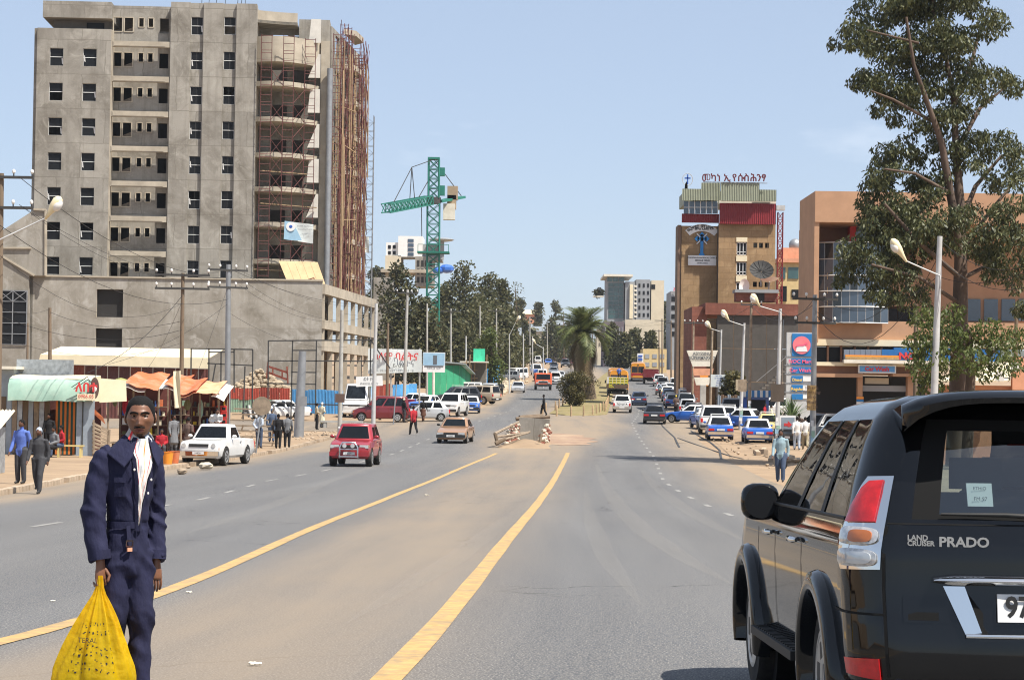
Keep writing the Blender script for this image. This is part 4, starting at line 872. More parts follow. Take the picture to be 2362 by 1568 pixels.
for i in range(9):
 a=SB+SD*(-.6+i*1.95)+V(.25+(.5 if i in(4,5,6)else 0),0,0)
 top=zx_(62+i*7.5,770,4+i*1.9)+(-.6 if i in(2,3)else-2.4)
 k=0;z=ZB
 while z<top:
  o=link('scaffold_frame',fm2,sc2,(a.x,a.y,z),math.atan2(SD.y,SD.x)*0+(.0 if k%2 else.12));z+=FL*.5;k+=1
 for q in range(0,k,2):
  b=a+SD*1.9;z=ZB+q*FL*.5;mb=MB();mb.cyl((a.x+.7,a.y,z),(b.x+.7,b.y,z+FL*.9),.03,None,'scaffold_red',5);mb.cyl((a.x+.7,a.y,z+FL*.9),(b.x+.7,b.y,z),.03,None,'scaffold_red',5);mb.build('cross_brace',sc2)
for i in range(74):
 r_=random.Random(100+i);q=r_.uniform(-.8,16);a=SB+SD*q+V(r_.uniform(.25,1.3),0,0);top=zx_(92+q*4,770,4+q)-r_.choice((0,.5,3,9,14));z0=ZB+r_.choice((0,0,6,12))
 if top-z0<3:continue
 mb=MB();mb.cyl((a.x,a.y,z0),(a.x+r_.uniform(-.15,.15),a.y,top),r_.uniform(.05,.085),.05,'timber_pole' if i%3 else 'scaffold_red',5);mb.build('scaffold_pole',sc2)
for i in range(26):
 r_=random.Random(300+i);z=ZB+r_.uniform(1,21);q=r_.uniform(-.8,10);a=SB+SD*q+V(r_.uniform(.3,1.0),0,z);mb=MB();mb.bar(a,a+SD*r_.uniform(2,5)+V(r_.uniform(0,1.2),0,r_.uniform(-.3,.3)),.12,.06,'timber_pole' if i%2 else 'scaffold_red');mb.build('scaffold_rail',sc2)
mb=MB();a=SB+V(.1,-.9,0);mb.cyl((a.x-.2,a.y,ZB),(a.x-.2,a.y,zx_(160,740,3)),.28,None,'steel_grey',10);tag(mb.build('rubbish_chute',None,(A0 .x,A0 .y,0),PH,40),'grey tube rubbish chute running down the corner of the tower','chute')
hm=thing('hoist_mast','slim grey lattice hoist mast standing behind the scaffolded side','mast',(0,0,0))
hp=at(846,640,212);zt_=at(846,264,212).z;hh=1.55;w_=.92;n=int((zt_-gz(205))/hh)
mb=MB()
for x,y in((0,0),(w_,0),(w_,w_),(0,w_)):mb.cyl((x,y,0),(x,y,hh),.04,None,'steel_grey',5)
for z in(0,hh*.5):
 for a,b in(((0,0),(w_,0)),((w_,0),(w_,w_)),((w_,w_),(0,w_)),((0,w_),(0,0))):mb.cyl((*a,z),(*b,z),.025,None,'steel_grey',4)
for a,b in(((0,0),(w_,0)),((w_,0),(w_,w_))):mb.cyl((*a,0),(*b,hh*.5),.022,None,'steel_grey',4);mb.cyl((*b,hh*.5),(*a,hh),.022,None,'steel_grey',4)
hme=mb.mesh('mast_section')
for i in range(n):link('mast_section',hme,hm,(hp.x-w_/2,hp.y,gz(205)+i*hh))
def banner(name,label,pts,k='banner_cloth',thick=.05):
 a=[Vector(p)for p in pts];mb=MB();nrm=(a[1]-a[0]).cross(a[3]-a[0]).normalized();mb.grid(lambda s_,t:a[0]*(1-s_)*(1-t)+a[1]*s_*(1-t)+a[2]*s_*t+a[3]*(1-s_)*t+nrm*(.07*sin(6*s_+3*t)),[i/8 for i in range(9)],[i/5 for i in range(6)],k)
 return tag(mb.build(name,None,smooth_=60),label,'banner')
pl2=lambda u,v:TM@tl(u,v,-1.35)
b1=banner('company_banner','white and pale blue company banner hung on the bay scaffold',[pl2(655,552),pl2(722,562),pl2(723,518),pl2(658,510)])
q=MB();n_=14
def bp(s_,t,e=-.16):p=pl2(655+67*s_+2*t,552+10*s_-43*t);return p+V(0,e,0)
q.add([bp(0,0),bp(.25,0)]+[bp(.25+.12*sin(pi*i/n_)+.40*(1-i/n_)**2*(i>0),i/n_*.98)for i in range(n_+1)]+[bp(0,.98)],[tuple(range(n_+4))],'banner_blue');q.build('blue_swoosh',b1)
q=MB();c_=bp(.22,.72,-.2);q.cyl(c_,c_+V(0,-.02,0),.42,None,'ink_white',18);q.ell(c_+V(0,-.03,0),(.16,.01,.14),'ink_blue',8,6);q.build('emblem',b1)
for i,(s_,t,tx,sz)in enumerate(((.72,.85,'EXTRA ALUMINUM',.17),(.72,.68,'MANUFACTURER',.17),(.76,.45,'aluminium works',.12),(.76,.33,'glass works',.12))):text(tx,sz,bp(s_,t,-.22),PH,'ink_grey',b1)
pl3=lambda u,v:at(u,v,208.5)
b2=banner('company_banner','narrow white company banner tied to the lattice hoist mast',[pl3(829,579),pl3(851,584),pl3(851,547),pl3(830,545)]);text('ALUMINIUM',.16,pl3(841,556)+V(0,-.15,0),0,'ink_grey',b2)
ply=thing('plywood_shutter','leaning tan plywood shutter of five panels on the podium roof','shutter',(0,0,0))
c4=[TM@tl(u,v,yy)for u,v,yy in((663,652,-3.4),(750,655,-3.4),(733,606,-1.9),(643,603,-1.9))]
for i in range(5):
 a,b=i/5+.006,(i+1)/5-.006;mb=MB();L_=lambda s_,t:(c4[0]*(1-s_)+c4[1]*s_)*(1-t)+(c4[3]*(1-s_)+c4[2]*s_)*t
 mb.prism([tuple(L_(a,0)),tuple(L_(b,0)),tuple(L_(b,1)),tuple(L_(a,1))],(0,.07,.05),'plywood');mb.build('panel',ply)
mb=MB();mb.bar(TM@tl(690,652,-3.9),TM@tl(724,641,-3.9),.09,.09,'rust_red');mb.bar(TM@tl(724,641,-3.9),TM@tl(728,662,-3.9),.09,.09,'rust_red');mb.build('prop',ply)
mb=MB();p=TM@tl(330,641,-3);
for i in range(5):pebble(mb,p+V(i*.7-1.5,.2*(i%2),-.35),.75-.12*abs(i-2),'rubble_stone',i)
tag(mb.build('sand_heap',None),'small heap of sand on the podium roof below the light well','heap')
# left street side: sheds, stalls, fences, poles
def corr_panel(mb,a,b,z0,z1,k,n=None,amp=.02,pitch=.12):
 a,b=Vector(a),Vector(b);L=(b-a).length;n=n or max(4,int(L/pitch)*2);d=(b-a)/L;nn=Vector((d.y,-d.x,0))
 f=lambda t,z:a+(b-a)*t+nn*(amp*(1 if int(round(t*n))%2 else-1))+V(0,0,z)
 mb.grid(f,[i/n for i in range(n+1)],[z0,z1],k);return mb
def fence(name,label,pts,h,k,pw=.9,lean=0,cat='fence',zoff=0,h0=0,k2=None,h2=0):
 t=thing(name,label,cat);j=0
 for a,b in zip(pts,pts[1:]):
  a,b=Vector(a),Vector(b);L=(b-a).length;n=max(1,round(L/pw))
  for i in range(n):
   p,q=a+(b-a)*(i/n),a+(b-a)*((i+1)/n-.004);r_=random.Random(hash((label,j))%9999 if False else j*31+len(label));j+=1
   o=V(0,0,0);hh=h+r_.uniform(-.07,.07);mb=MB();corr_panel(mb,(0,0,0),q-p,h0,h0+hh,k,None,.018);mb.build('panel',t,p+V(0,.01*(i%2),zoff))
   if k2:
    mb=MB();corr_panel(mb,(0,0,0),q-p,h0+hh,h0+hh+h2+r_.uniform(-.06,.06),k2,None,.018);mb.build('upper_panel',t,p+V(0,-.03-.01*(i%2),zoff))
 return t
def utility_pole(u,v_top,d,label,k='timber_grey',r=.13,arms=(),lean=0,name='utility_pole',zb=None,cat='pole',ins=True,base_u=None):
 b=gx(base_u if base_u is not None else u,d);top=at(u,v_top,d);t=thing(name,label,cat,b,0,'utility poles')
 H=top-b;mb=MB();mb.loft([(V(0,0,-.3),r),(H*.5,r*.88),(H,r*.7)],k,9);mb.build('pole',t,smooth_=60)
 for dz,w_,ry in arms:
  c_=H+V(0,0,-dz);dx,dy=cos(ry)*w_/2,sin(ry)*w_/2;mb=MB();mb.bar(c_+V(-dx,-dy-.12,0),c_+V(dx,dy-.12,0),.09,.1,'steel_dark' if k!='lamp_pole' else 'pole_concrete');mb.build('crossarm',t)
  if ins:
   for q in(-.95,0,.95)if w_<1.7 else(-.95,-.4,.4,.95):
    mb=MB();p=c_+V(dx*q,dy*q-.12,.04);mb.cyl(p,p+V(0,0,.12),.025,None,'steel_dark',5);mb.ell(p+V(0,0,.17),(.065,.065,.09),'porcelain',7,5);mb.build('insulator',t)
 return t,b,top
def streetlamp(u,v_top,d,label,reach_u,reach_v,base_u=None,r=.12,arm_from=0,hs=.55):
 b=gx(base_u if base_u is not None else u,d);top=at(u,v_top,d);arm0=top+V(0,0,-arm_from);e=at(reach_u,reach_v,d);H=top-b
 t=thing('street_lamp',label,'street lamp',b,0,'street lamps')
 mb=MB();mb.loft([(V(0,0,-.2),r),(H*.5,r*.85),(H,r*.62)],'lamp_pole',10);mb.build('pole',t,smooth_=60)
 A=arm0-b;E=e-b;mb=MB();mb.loft([(A+V(0,-.1,-.5),.035),(A+V(0,-.1,0),.035),(A+(E-A)*.5,.033),(E,.03)],'lamp_pole',7);mb.build('arm',t,smooth_=60)
 dv=(E-A);sg=1 if dv.x>0 else-1;a_=Vector((sg*.55,-.05,.8)).normalized();L=hs*1.75
 mb=MB();mb.loft([(E-a_*.05,.04),(E+a_*L*.25,.09),(E+a_*L*.55,.17),(E+a_*L*.85,.19),(E+a_*L*1.0,.12),(E+a_*L*1.06,.02)],'lamp_cream',10);mb.build('lamp_head',t,smooth_=80)
 side=Vector((sg*.8,-.35,-.5)).normalized();mb=MB();mb.ell(E+a_*L*.68+side*.09,(.17,.17,.24),'lamp_glass',10,8,a_.to_track_quat('Z','Y').to_matrix());mb.build('lamp_bowl',t,smooth_=80)
 return t
def cable(a,b,sag,label,r=.014,n=12,twist=False):
 a,b=Vector(a),Vector(b);mb=MB();pts=[]
 for i in range(n+1):
  s_=i/n;pts.append((a+(b-a)*s_+V(0,0,-sag*4*s_*(1-s_)),r))
 mb.loft(pts,'wire_black',4,False);return tag(mb.build('power_cable',None),label,'cable','overhead cables')
 # long low shed in front of the podium: white fascia roof on a brown sheet wall
SD_=150
shed=thing('long_shed','long low shed with white sheet roof edge over a brown corrugated wall','shed')
a,b=at(93,818,SD_),at(482,826,SD_);a2,b2=at(88,838,SD_),at(482,850,SD_)
mb=MB();mb.prism([tuple(a2),tuple(b2),tuple(b),tuple(a+V(0,0,0))],(0,.06,0),'cream_sheet');mb.build('roof_edge',shed)
mb=MB();mb.prism([tuple(a+V(0,.06,-.02)),tuple(b+V(0,.06,-.02)),tuple(b+V(0,7,.7)),tuple(a+V(0,7,.7))],(0,0,.05),'cream_sheet');mb.build('roof',shed)
for i in range(15):
 s0,s1=i/15,(i+1)/15;p,q=a2+(b2-a2)*s0+V(0,.5,0),a2+(b2-a2)*(s1-.003)+V(0,.5,0)
 if i<1:continue
 mb=MB();g_=gzr(SD_)-p.z;corr_panel(mb,(0,0,0),(q-p).xy.to_3d(),g_,-.05,'sheet_brown' if i%5!=3 else 'rust_red',None,.02,.2);mb.build('wall_panel',shed,p)
for u,v0,v1 in((322,850,900),(330,858,900)):
 pass
 # shop with the green awning
SH=88.0
shop=thing('awning_shop','small shop with faded green plastic awning and orange and green striped curtain','shop')
P_=lambda u,v,d=SH:at(u,v,d)
g0=gzr(SH)+PAVE_H
al,ar_=P_(42,900).x,P_(232,900).x;zt_,zb_=P_(120,868).z,P_(120,924).z
mb=MB();prof=[(0,zt_+.06),(-1.0,zt_),(-1.55,zt_-.12),(-1.78,zt_-.38),(-1.8,zb_)];xs_=[al+(ar_-al)*i/10 for i in range(11)]
mb.grid(lambda x,i:(x,SH+prof[int(i)][0]+.03*sin(x*3.1)*(i>2),prof[int(i)][1]+.025*sin(x*4.3+1)*(i>1)),xs_,[2,3,4],'awning_green');mb.build('awning',shop,smooth_=60)
mb=MB();mb.grid(lambda x,i:(x,SH+prof[int(i)][0],prof[int(i)][1]+.02*sin(x*2)),xs_,[0,1,2],'awning_cream');mb.build('awning_top',shop,smooth_=60)
mb=MB();ends=[(ar_,SH+y_,z_)for y_,z_ in prof]+[(ar_,SH,zb_)];mb.poly(ends,'awning_cream');mb.poly([(al,SH+y_,z_)for y_,z_ in prof]+[(al,SH,zb_)],'awning_green');mb.build('awning_end',shop)
x0,x1=P_(250,880).x,P_(190,880).x
mb=MB();mb.prism([(ar_+.0,SH-.2,zt_-.05),(ar_+1.0,SH+.3,zt_-.12),(ar_+1.05,SH+.3,zb_+.02),(ar_,SH-.2,zb_-.05)],(0,.05,0),'awning_cream');mb.build('awning_flap',shop)
mb=MB();p,q=P_(38,872,SH+.4),P_(170,830,SH+.4);mb.box(((p.x+q.x)/2,SH+.4,(p.z+q.z)/2),(q.x-p.x,.05,q.z-p.z),'tin_grey');mb.build('tin_signboard',shop)
wx0,wx1=P_(-60,980,SH+.5).x,P_(232,980,SH+.5).x
mb=MB();mb.box(((wx0+wx1)/2,SH+.55,(g0+zt_)/2),(wx1-wx0,.1,zt_-g0),'sheet_brown');mb.build('rear_wall',shop)
n=11;ca,cb=P_(128,980,SH-1.3).x,P_(183,980,SH-1.3).x
for i in range(n):
 mb=MB();xx0,xx1=ca+(cb-ca)*i/n,ca+(cb-ca)*(i+1)/n
 mb.prism([(xx0,SH-1.3,g0+.05),(xx1-.003,SH-1.3+.0,g0+.05),(xx1-.003,SH-1.3,zb_+.1),(xx0,SH-1.3,zb_+.1)],(0,.03+.04*(i%2),0),'stripe_orange' if i%2==0 else 'stripe_green');mb.build('curtain_stripe',shop)
for i in range(12):
 u0=-30+i*12.6;mb=MB();p=P_(u0,980,SH-.6);mb.box((p.x,SH-.6,(g0+zb_)/2+.1),(.2,.05,zb_-g0+.1),('tin_blue_grey','timber_old','tin_grey','timber_grey')[i%4]);mb.build('wall_board',shop)
mb=MB();p=P_(196,990,SH-1.5);mb.box((p.x,SH-1.45,(g0+zb_)/2+.1),(.72,.12,zb_-g0+.2),'tin_blue_grey');mb.bar((p.x-.1,SH-1.53,g0),(p.x-.1,SH-1.53,zb_),.04,.04,'steel_dark');mb.build('metal_door',shop)
sg=thing('shop_sign','hanging sign with red letters over the shop corner','sign');c_=P_(199,903,SH-2.0)
mb=MB();mb.box((c_.x,c_.y,c_.z-.22),(.74,.04,.28),'cream_sheet');mb.build('board',sg);text('ለበተ',.5,(c_.x,c_.y-.03,c_.z+.15),0,'ink_red',sg,bold=.015,depth=.02);text('0906.05',.2,(c_.x,c_.y-.035,c_.z-.2),0,'ink_red',sg)
mb=MB();mb.bar(P_(165,893,SH-2),P_(203,868,SH-2),.03,.03,'steel_dark');mb.bar(P_(170,897,SH-2),P_(205,874,SH-2),.03,.03,'steel_dark');mb.bar(P_(205,874,SH-2),P_(206,890,SH-2),.03,.03,'steel_dark');mb.build('bracket',sg)
c_=P_(218,895,SH-1.9);cup=thing('cup_sign','oval brown board with a white cup beside the red letters','sign',c_);mb=MB();mb.cyl((0,0,0),(0,.04,0),.3,None,'cloth_brown',18);o=mb.build('board',cup);o.scale=(.62,1,1.5)
mb=MB();mb.ell((0,-.02,-.03),(.1,.015,.13),'ink_white',10,7);mb.cyl((0,-.01,-.3),(0,-.01,-.1),.02,.03,'ink_white',6);mb.build('cup',cup);mb=MB();mb.bar((0,.1,.45),(0,.1,.95),.03,.03,'steel_dark');mb.build('hanger',cup)
nb=thing('neighbour_kiosk','grey kiosk with white sheet roof cut by the left picture edge','kiosk');mb=MB();p,q=P_(-70,850,SH-1),P_(38,855,SH-1);mb.box(((p.x+q.x)/2,SH+.2,p.z+.06),(q.x-p.x,2.6,.12),'off_white');mb.build('roof',nb)
mb=MB();mb.box(((p.x+q.x)/2-.1,SH+.3,(g0+p.z)/2),(q.x-p.x-.2,1.8,p.z-g0),'tin_blue_grey');mb.build('wall',nb)
ht=thing('tin_hutch','low hutch with corrugated pale roof at the left edge behind the man in blue','hutch');gy=66;p,q=at(-90,985,gy),at(46,985,gy+2)
mb=MB();mb.grid(lambda s_,t:(p.x+(q.x-p.x)*s_,gy-.6+t*1.9,p.z+.0+t*.55+.025*(1 if int(round(s_*24))%2 else-1)),[i/24 for i in range(25)],[0,1],'cream_sheet');mb.build('roof',ht)
gg=gzr(gy)+PAVE_H;mb=MB();mb.box(((p.x+q.x)/2-.1,gy+.4,(gg+p.z)/2),(q.x-p.x-.3,1.4,p.z-gg),'tin_grey');mb.build('wall',ht)
pg=thing('plank_gate','grey slatted timber gate leaning beside the shop door','gate');
for i in range(9):
 a,b=P_(213,975+i*9,SH-1.6),P_(252,995+i*7.4,SH-1.2);mb=MB();mb.bar(a,b,.04,.1,'timber_old');mb.build('slat',pg)
mb=MB();mb.bar(P_(216,968,SH-1.65),P_(216,1046,SH-1.65),.07,.07,'timber_old');mb.bar(P_(253,990,SH-1.25),P_(250,1048,SH-1.25),.07,.07,'timber_old');mb.build('post',pg)
tarp=MB();tarp.add([P_(212,938,SH-1),P_(238,962,SH-1.4),P_(243,978,SH-1.5),P_(213,952,SH-1.1)],[(0,1,2,3),(3,2,1,0)],'tarp_orange');tag(tarp.build('orange_tarp',None),'torn orange tarpaulin hanging above the plank gate','tarpaulin')
CN=dict(cloth_red='red',cloth_yellow='yellow',white_paint='white',paint_blue='blue',cloth_olive='olive',cloth_tan='tan',tarp_orange='orange',cloth_darkgrey='dark grey',fence_green='green',cloth_cream='cream')
# market stalls
def stall(label,u0,u1,d,v_t,v_b,roofs,seed,deep=2.4,goods=True,group='market stalls'):
 t=thing('market_stall',label,'market stall',(0,0,0),0,group);r_=random.Random(seed);gg=gzr(d)+PAVE_H;x0,x1=at(u0,v_t,d).x,at(u1,v_t,d).x;zt_=at(u0,v_t,d).z
 for x in(x0+.05,(x0+x1)/2,x1-.05):
  for y in(d-.4,d+deep):
   mb=MB();mb.cyl((x,y,gg-.05),(x+r_.uniform(-.05,.05),y,zt_),.045,None,'timber_old',6);mb.build('post',t)
 for a,b,k,dz in roofs:
  xa,xb=x0+(x1-x0)*a,x0+(x1-x0)*b;mb=MB();nx=8
  mb.grid(lambda x,y:(x,d-.9+y*(deep+.9),zt_+dz+.42*y+.12*sin(x*2.3+seed)*(1-y)+.05*sin(7*x)-.22*(1-y)*(1-y)),[xa+(xb-xa)*i/nx for i in range(nx+1)],[0,.12,.4,1],k);mb.build('tarpaulin',t,smooth_=60)
 mb=MB();mb.box(((x0+x1)/2,d+deep,(gg+zt_)/2),(x1-x0,.06,zt_-gg),'sheet_brown');mb.build('rear_wall',t)
 for i in range(4):
  z=gg+.75+i*.42;mb=MB();mb.box(((x0+x1)/2,d+deep-.3,z),(x1-x0-.15,.4,.03),'timber_grey');mb.build('shelf',t)
 mb=MB();mb.box(((x0+x1)/2,d+.2,gg+.42),(x1-x0-.2,.8,.06),'timber_old');mb.box(((x0+x1)/2,d+.1,gg+.2),(x1-x0-.25,.06,.4),'timber_grey');mb.build('counter',t)
 if goods:
  ks=['cloth_red','cloth_yellow','white_paint','paint_blue','cloth_olive','cloth_tan','tarp_orange','cloth_darkgrey','fence_green','cloth_cream']
  for i in range(4):
   x=x0+.2
   while x<x1-.2:
    h=r_.uniform(.12,.32);w_=r_.uniform(.07,.2);k=r_.choice(ks);mb=MB();z=gg+.765+i*.42
    if r_.random()<.5:mb.cyl((0,0,0),(0,0,h),w_*.45,w_*.3,k,8)
    else:mb.box((0,0,h/2),(w_*.9,.16,h),k)
    tag(mb.build('stall_goods',None,(x+w_/2,d+deep-.3+r_.uniform(-.05,.02),z+.005)),'small %s packet or jar on the %s shelf of the %s stall'%(CN.get(k,'dark'),('lowest','second','third','top')[i],{3:'olive roofed',8:'peach roofed',13:'middle'}[seed]),'goods','goods on the stall shelves');x+=w_+r_.uniform(.02,.15)
  x=x0+.3
  while x<x1-.3:
   mb=MB();rr=r_.uniform(.1,.17);k=r_.choice(ks);L_=r_.uniform(.4,.9)
   mb.cyl((0,0,0),(0,0,-.15),.006,None,'wire_black',4);mb.ell((0,0,-.15-L_/2),(rr,rr*.6,L_/2),k,8,6)
   tag(mb.build('hanging_goods',None,(x,d-.3,zt_-.15)),'%s bundle of wares hanging at the front of the %s stall'%(CN.get(k,'dark'),{3:'olive roofed',8:'peach roofed',13:'middle'}[seed]),'goods','wares hanging from the stalls');x+=r_.uniform(.45,.8)
 return t
stall('market stall under olive and cream tarpaulins beside the striped curtain shop',253,372,92,895,1040,[(-.08,.3,'tarp_olive',.0),(.22,.75,'tarp_white',.12),(.35,1.0,'tarp_orange',.3)],3)
stall('market stall under a peach orange tarpaulin right of the banner pole',420,512,94,905,1040,[(-.1,.45,'tarp_orange',.22),(.0,.95,'tarp_peach',.1),(.8,1.12,'tarp_white',-.05)],8)
stall('dark market stall with white and red tarpaulin behind the foreground man',366,425,97,900,1040,[(-.05,.8,'tarp_white',.15),(.3,1.1,'tarp_orange',.32)],13)
ub=banner('street_banner','narrow faded cream cloth banner hanging from the timber pole',[P_(402,941,91),P_(417,940,91),P_(417,855,91),P_(400,856,91)],'cream_sheet')
for i in range(7):
 p=P_(511,985,96);mb=MB();mb.box((0,0,.15),(.42,.42,.28),'crate_red')
 for q in(-.12,.12):mb.box((q,-.215,.15),(.16,.012,.12),'cloth_black')
 tag(mb.build('red_crate',None,(p.x+.02*(i%2),96,gzr(96)+PAVE_H+.30*i+.004)),('%s red drinks crate of the stack beside the peach stall'%('bottom','second','third','fourth','fifth','sixth','top')[i]),'crate','stacked red crates')
for i,(u,v,k,lab)in enumerate([(386,1070,'canopy_orange','yellow orange plastic tub on the pavement left of the pickup'),(401,1068,'tarp_orange','darker orange tub next to the yellow one')]):
 p=gp(u,v,PAVE_H);mb=MB();mb.rings([[(cos(2*pi*j/12)*r,sin(2*pi*j/12)*r,z)for j in range(12)]for r,z in((.17,0),(.23,.45),(.25,.46),(.21,.44),(.15,.05))],k,True);tag(mb.build('plastic_tub',None,(p.x,p.y,gzr(p.y)+PAVE_H+.003),0,40),lab,'tub')
th=thing('timber_table_heap','heap of grey timber tables and benches behind the pickup','timber heap');base=gx(575,104,PAVE_H)
for i in range(7):
 for j in range(2):
  z=.16+i*.28;mb=MB();mb.bar(base+V(-1.3+.1*i,j*.7-.3,z),base+V(1.5-.15*i,j*.7-.3+.1*(i%2),z+.02*(i%3-1)),.16,.06,'timber_old');mb.build('plank',th)
 for x in(-1.1,-.3,.5,1.2):
  if(i+int(x*3))%2:mb=MB();mb.bar(base+V(x,-.35,i*.28-.05),base+V(x+.08,-.35,i*.28+.2),.07,.07,'timber_grey');mb.build('leg',th)
bc=thing('blue_slatted_bench','upturned bench with black and white slats leaning before the sheet fence','bench')
for i in range(5):mb=MB();a=at(570+i*6.5,938,140);mb.bar(at(574+i*6,962,140),at(568+i*7,934,140),.12,.05,'white_paint' if i%2 else 'steel_dark');mb.build('slat',bc)
for i,(u,v,r,lab)in enumerate([(474,1083,.27,'big pale boulder in front of the white pickup'),(419,1094,.2,'dark rock on the kerb left of the pickup'),(434,1080,.09,'small brown stone between the rock and the tub')]):
 p=gp(u,v);mb=MB();pebble(mb,(0,0,r*.55),r,'pale_stone' if i==0 else 'kerb_stone',40+i);tag(mb.build('boulder',None,(p.x,p.y,gzr(p.y)+.003)),lab,'stone')
 # red and green sheet fence, blue sheet fence
fy=172
fence('sheet_fence','corrugated fence, pale green below and rust red above, behind the white saloon',[gx(528,fy),gx(669,fy)],1.05,'fence_green',.8,k2='fence_red',h2=.95)
fence('sheet_fence','bright blue corrugated site fence left of the delivery van',[gx(671,fy),gx(792,fy-2)],1.95,'fence_blue',.8)
fence('sheet_fence','row of red and blue corrugated panels behind the dark red van',[gx(855,186),gx(905,188)],2.3,'fence_red',.6)
fence('sheet_fence','blue corrugated panels right of the red ones behind the parked cars',[gx(906,188),gx(962,191)],2.3,'fence_blue',.6)
rb_=MB();hc=gx(597,177)
def heap(cx,cy,gz0,rx,ry,h,n,seed,k,smin,smax):
 mb=MB();rr=random.Random(seed)
 for i in range(n):
  a,q=rr.uniform(0,2*pi),rr.random()**.6;x,y=cos(a)*q*rx,sin(a)*q*ry;z=h*(1-q)*(1-.2*sin(3*a));s_=rr.uniform(smin,smax);pebble(mb,(cx+x,cy+y,gz0+z),s_,k,seed*977+i)
 return mb
mb=heap(hc.x,hc.y+1,gzr(177)+.6,4.6,2.0,2.5,900,5,'rubble_stone',.14,.34);o=mb.build('rubble',None);struct(o,'stuff');o['label']='pale heap of rubble behind the red and green fence';o['category']='rubble'
mb=MB();c_=at(640,860,176)
for p,q in(((-.9,-.7),(-.8,.7)),((.9,-.7),(.8,.8)),((-.9,.3),(.9,.3)),((-.8,-.2),(.8,-.3)),((-.4,-.2),(-.4,.3)),((.4,-.3),(.4,.3))):mb.bar(c_+V(p[0],0,p[1]-.3*p[0]),c_+V(q[0],0,q[1]-.3*q[0]),.12,.18,'rust_red')
tag(mb.build('broken_chair_frame',None),'tilted rusty red metal frame lying on the rubble heap','frame')
# empty billboard frames
def bframe(label,rects,lines,d):
 t=thing('billboard_frame',label,'billboard frame')
 for(u0,v0),(u1,v1)in lines:
  mb=MB();a=at(u0,v0,d)if v0<2000 else gx(u0,d);b=at(u1,v1,d)if v1<2000 else gx(u1,d);mb.bar(a,b,.09,.09,'steel_dark');mb.build('bar',t)
bframe('empty dark steel billboard frame left of the grey lamp post',None,[((441,804),(441,9999)),((583,806),(583,9999)),((441,804),(583,806)),((478,838),(583,843)),((482,804),(482,9999)),((510,812),(510,9999)),((521,812),(521,930)),((540,806),(540,905)),((482,812),(540,812)),((565,845),(562,9999)),((497,840),(486,905))],148)
bframe('larger empty steel billboard frame before the podium corner',None,[((619,786),(619,9999)),((675,786),(672,9999)),((730,786),(728,9999)),((855,784),(853,930)),((619,786),(860,784)),((619,832),(860,833)),((675,808),(730,808)),((672,858),(728,859)),((617,884),(728,886)),((616,929),(860,936)),((786,784),(786,930)),((855,784),(900,850))],150)
# poles on the left
UP=[]
UP.append(utility_pole(527,610,108,'tall grey steel lamp post with crossarms beside the red crates','steel_grey',.17,((.3,2.2,.5),(1.2,2.2,.5)),base_u=526))
UP.append(utility_pole(422,630,100,'dark timber pole carrying the cream banner','timber_grey',.12,((.1,2.6,.1),(.75,2.6,.1)),base_u=419))
UP.append(utility_pole(115,710,120,'short timber pole rising behind the shop sheet sign','timber_grey',.13,(),base_u=118))
UP.append(utility_pole(64,745,118,'thin leaning timber stay left of the shop','timber_grey',.08,()))
UP.append(utility_pole(3,400,75,'power pole cut by the left picture edge with four white insulators','timber_grey',.14,((.15,2.4,0),(4.45-3.2,2.4,0)),base_u=-4))
UP.append(utility_pole(698,810,118,'fat grey tapered post with a meter box behind the policeman','steel_grey',.30,(),base_u=690))
UP.append(utility_pole(789,715,121,'grey concrete pole carrying a brown plate left of the red jeep','pole_concrete',.14,(),base_u=785))
UP.append(utility_pole(868,700,140,'pale grey lamp pole before the dark red van','lamp_pole',.15,(),base_u=862))
UP.append(utility_pole(895,745,160,'dark timber pole right of the delivery van','timber_grey',.13,(),base_u=893))
UP.append(utility_pole(940,668,170,'tall pale pole behind the white shop banner','pole_concrete',.15,((.3,1.8,.3),),base_u=932))
UP.append(utility_pole(915,880,146,'thin grey sign post in front of the dark red van','steel_grey',.05,(),base_u=908))
mb=MB();p=at(697,925,117.2);mb.box(p,(.5,.25,.55),'steel_grey');tag(mb.build('meter_box',None),'grey meter box strapped to the fat tapered post','box')
mb=MB();p=at(784,918,120.6);mb.box(p,(.55,.04,.5),'cloth_brown');tag(mb.build('brown_plate',None),'small brown square plate fixed on the concrete pole','sign')
mb=MB();p=at(852,879,149);mb.box(p,(1.9,.06,.72),'white_paint',ry=-.06);t=tag(mb.build('small_signboard',None),'small white signboard on a post above the dark red van','sign');text('ፎቶ ኮፒ',.3,p+V(0,-.05,.15),0,'ink_grey',t);text('PHOTO COPY',.2,p+V(0,-.05,-.18),0,'ink_grey',t)
mb=MB();mb.cyl(at(862,890,149),gx(866,149),.05,None,'steel_grey',6);mb.build('post',t)
t=thing('traffic_sign','round traffic sign seen from its grey back on a leaning post','traffic sign');b=gx(592,93,PAVE_H);c_=at(604,936,93);mb=MB();mb.cyl(b+V(0,0,-.1),c_+(c_-b)*.12,.04,None,'steel_grey',7);mb.build('post',t);mb=MB();mb.cyl(c_+V(0,-.04,0),c_+V(0,-.06,0),.42,None,'timber_old',24);mb.build('disc',t)
streetlamp(-40,470,74,'street lamp with a big globe head reaching in from the left edge',106,503,-44,.13,1.6,.5)
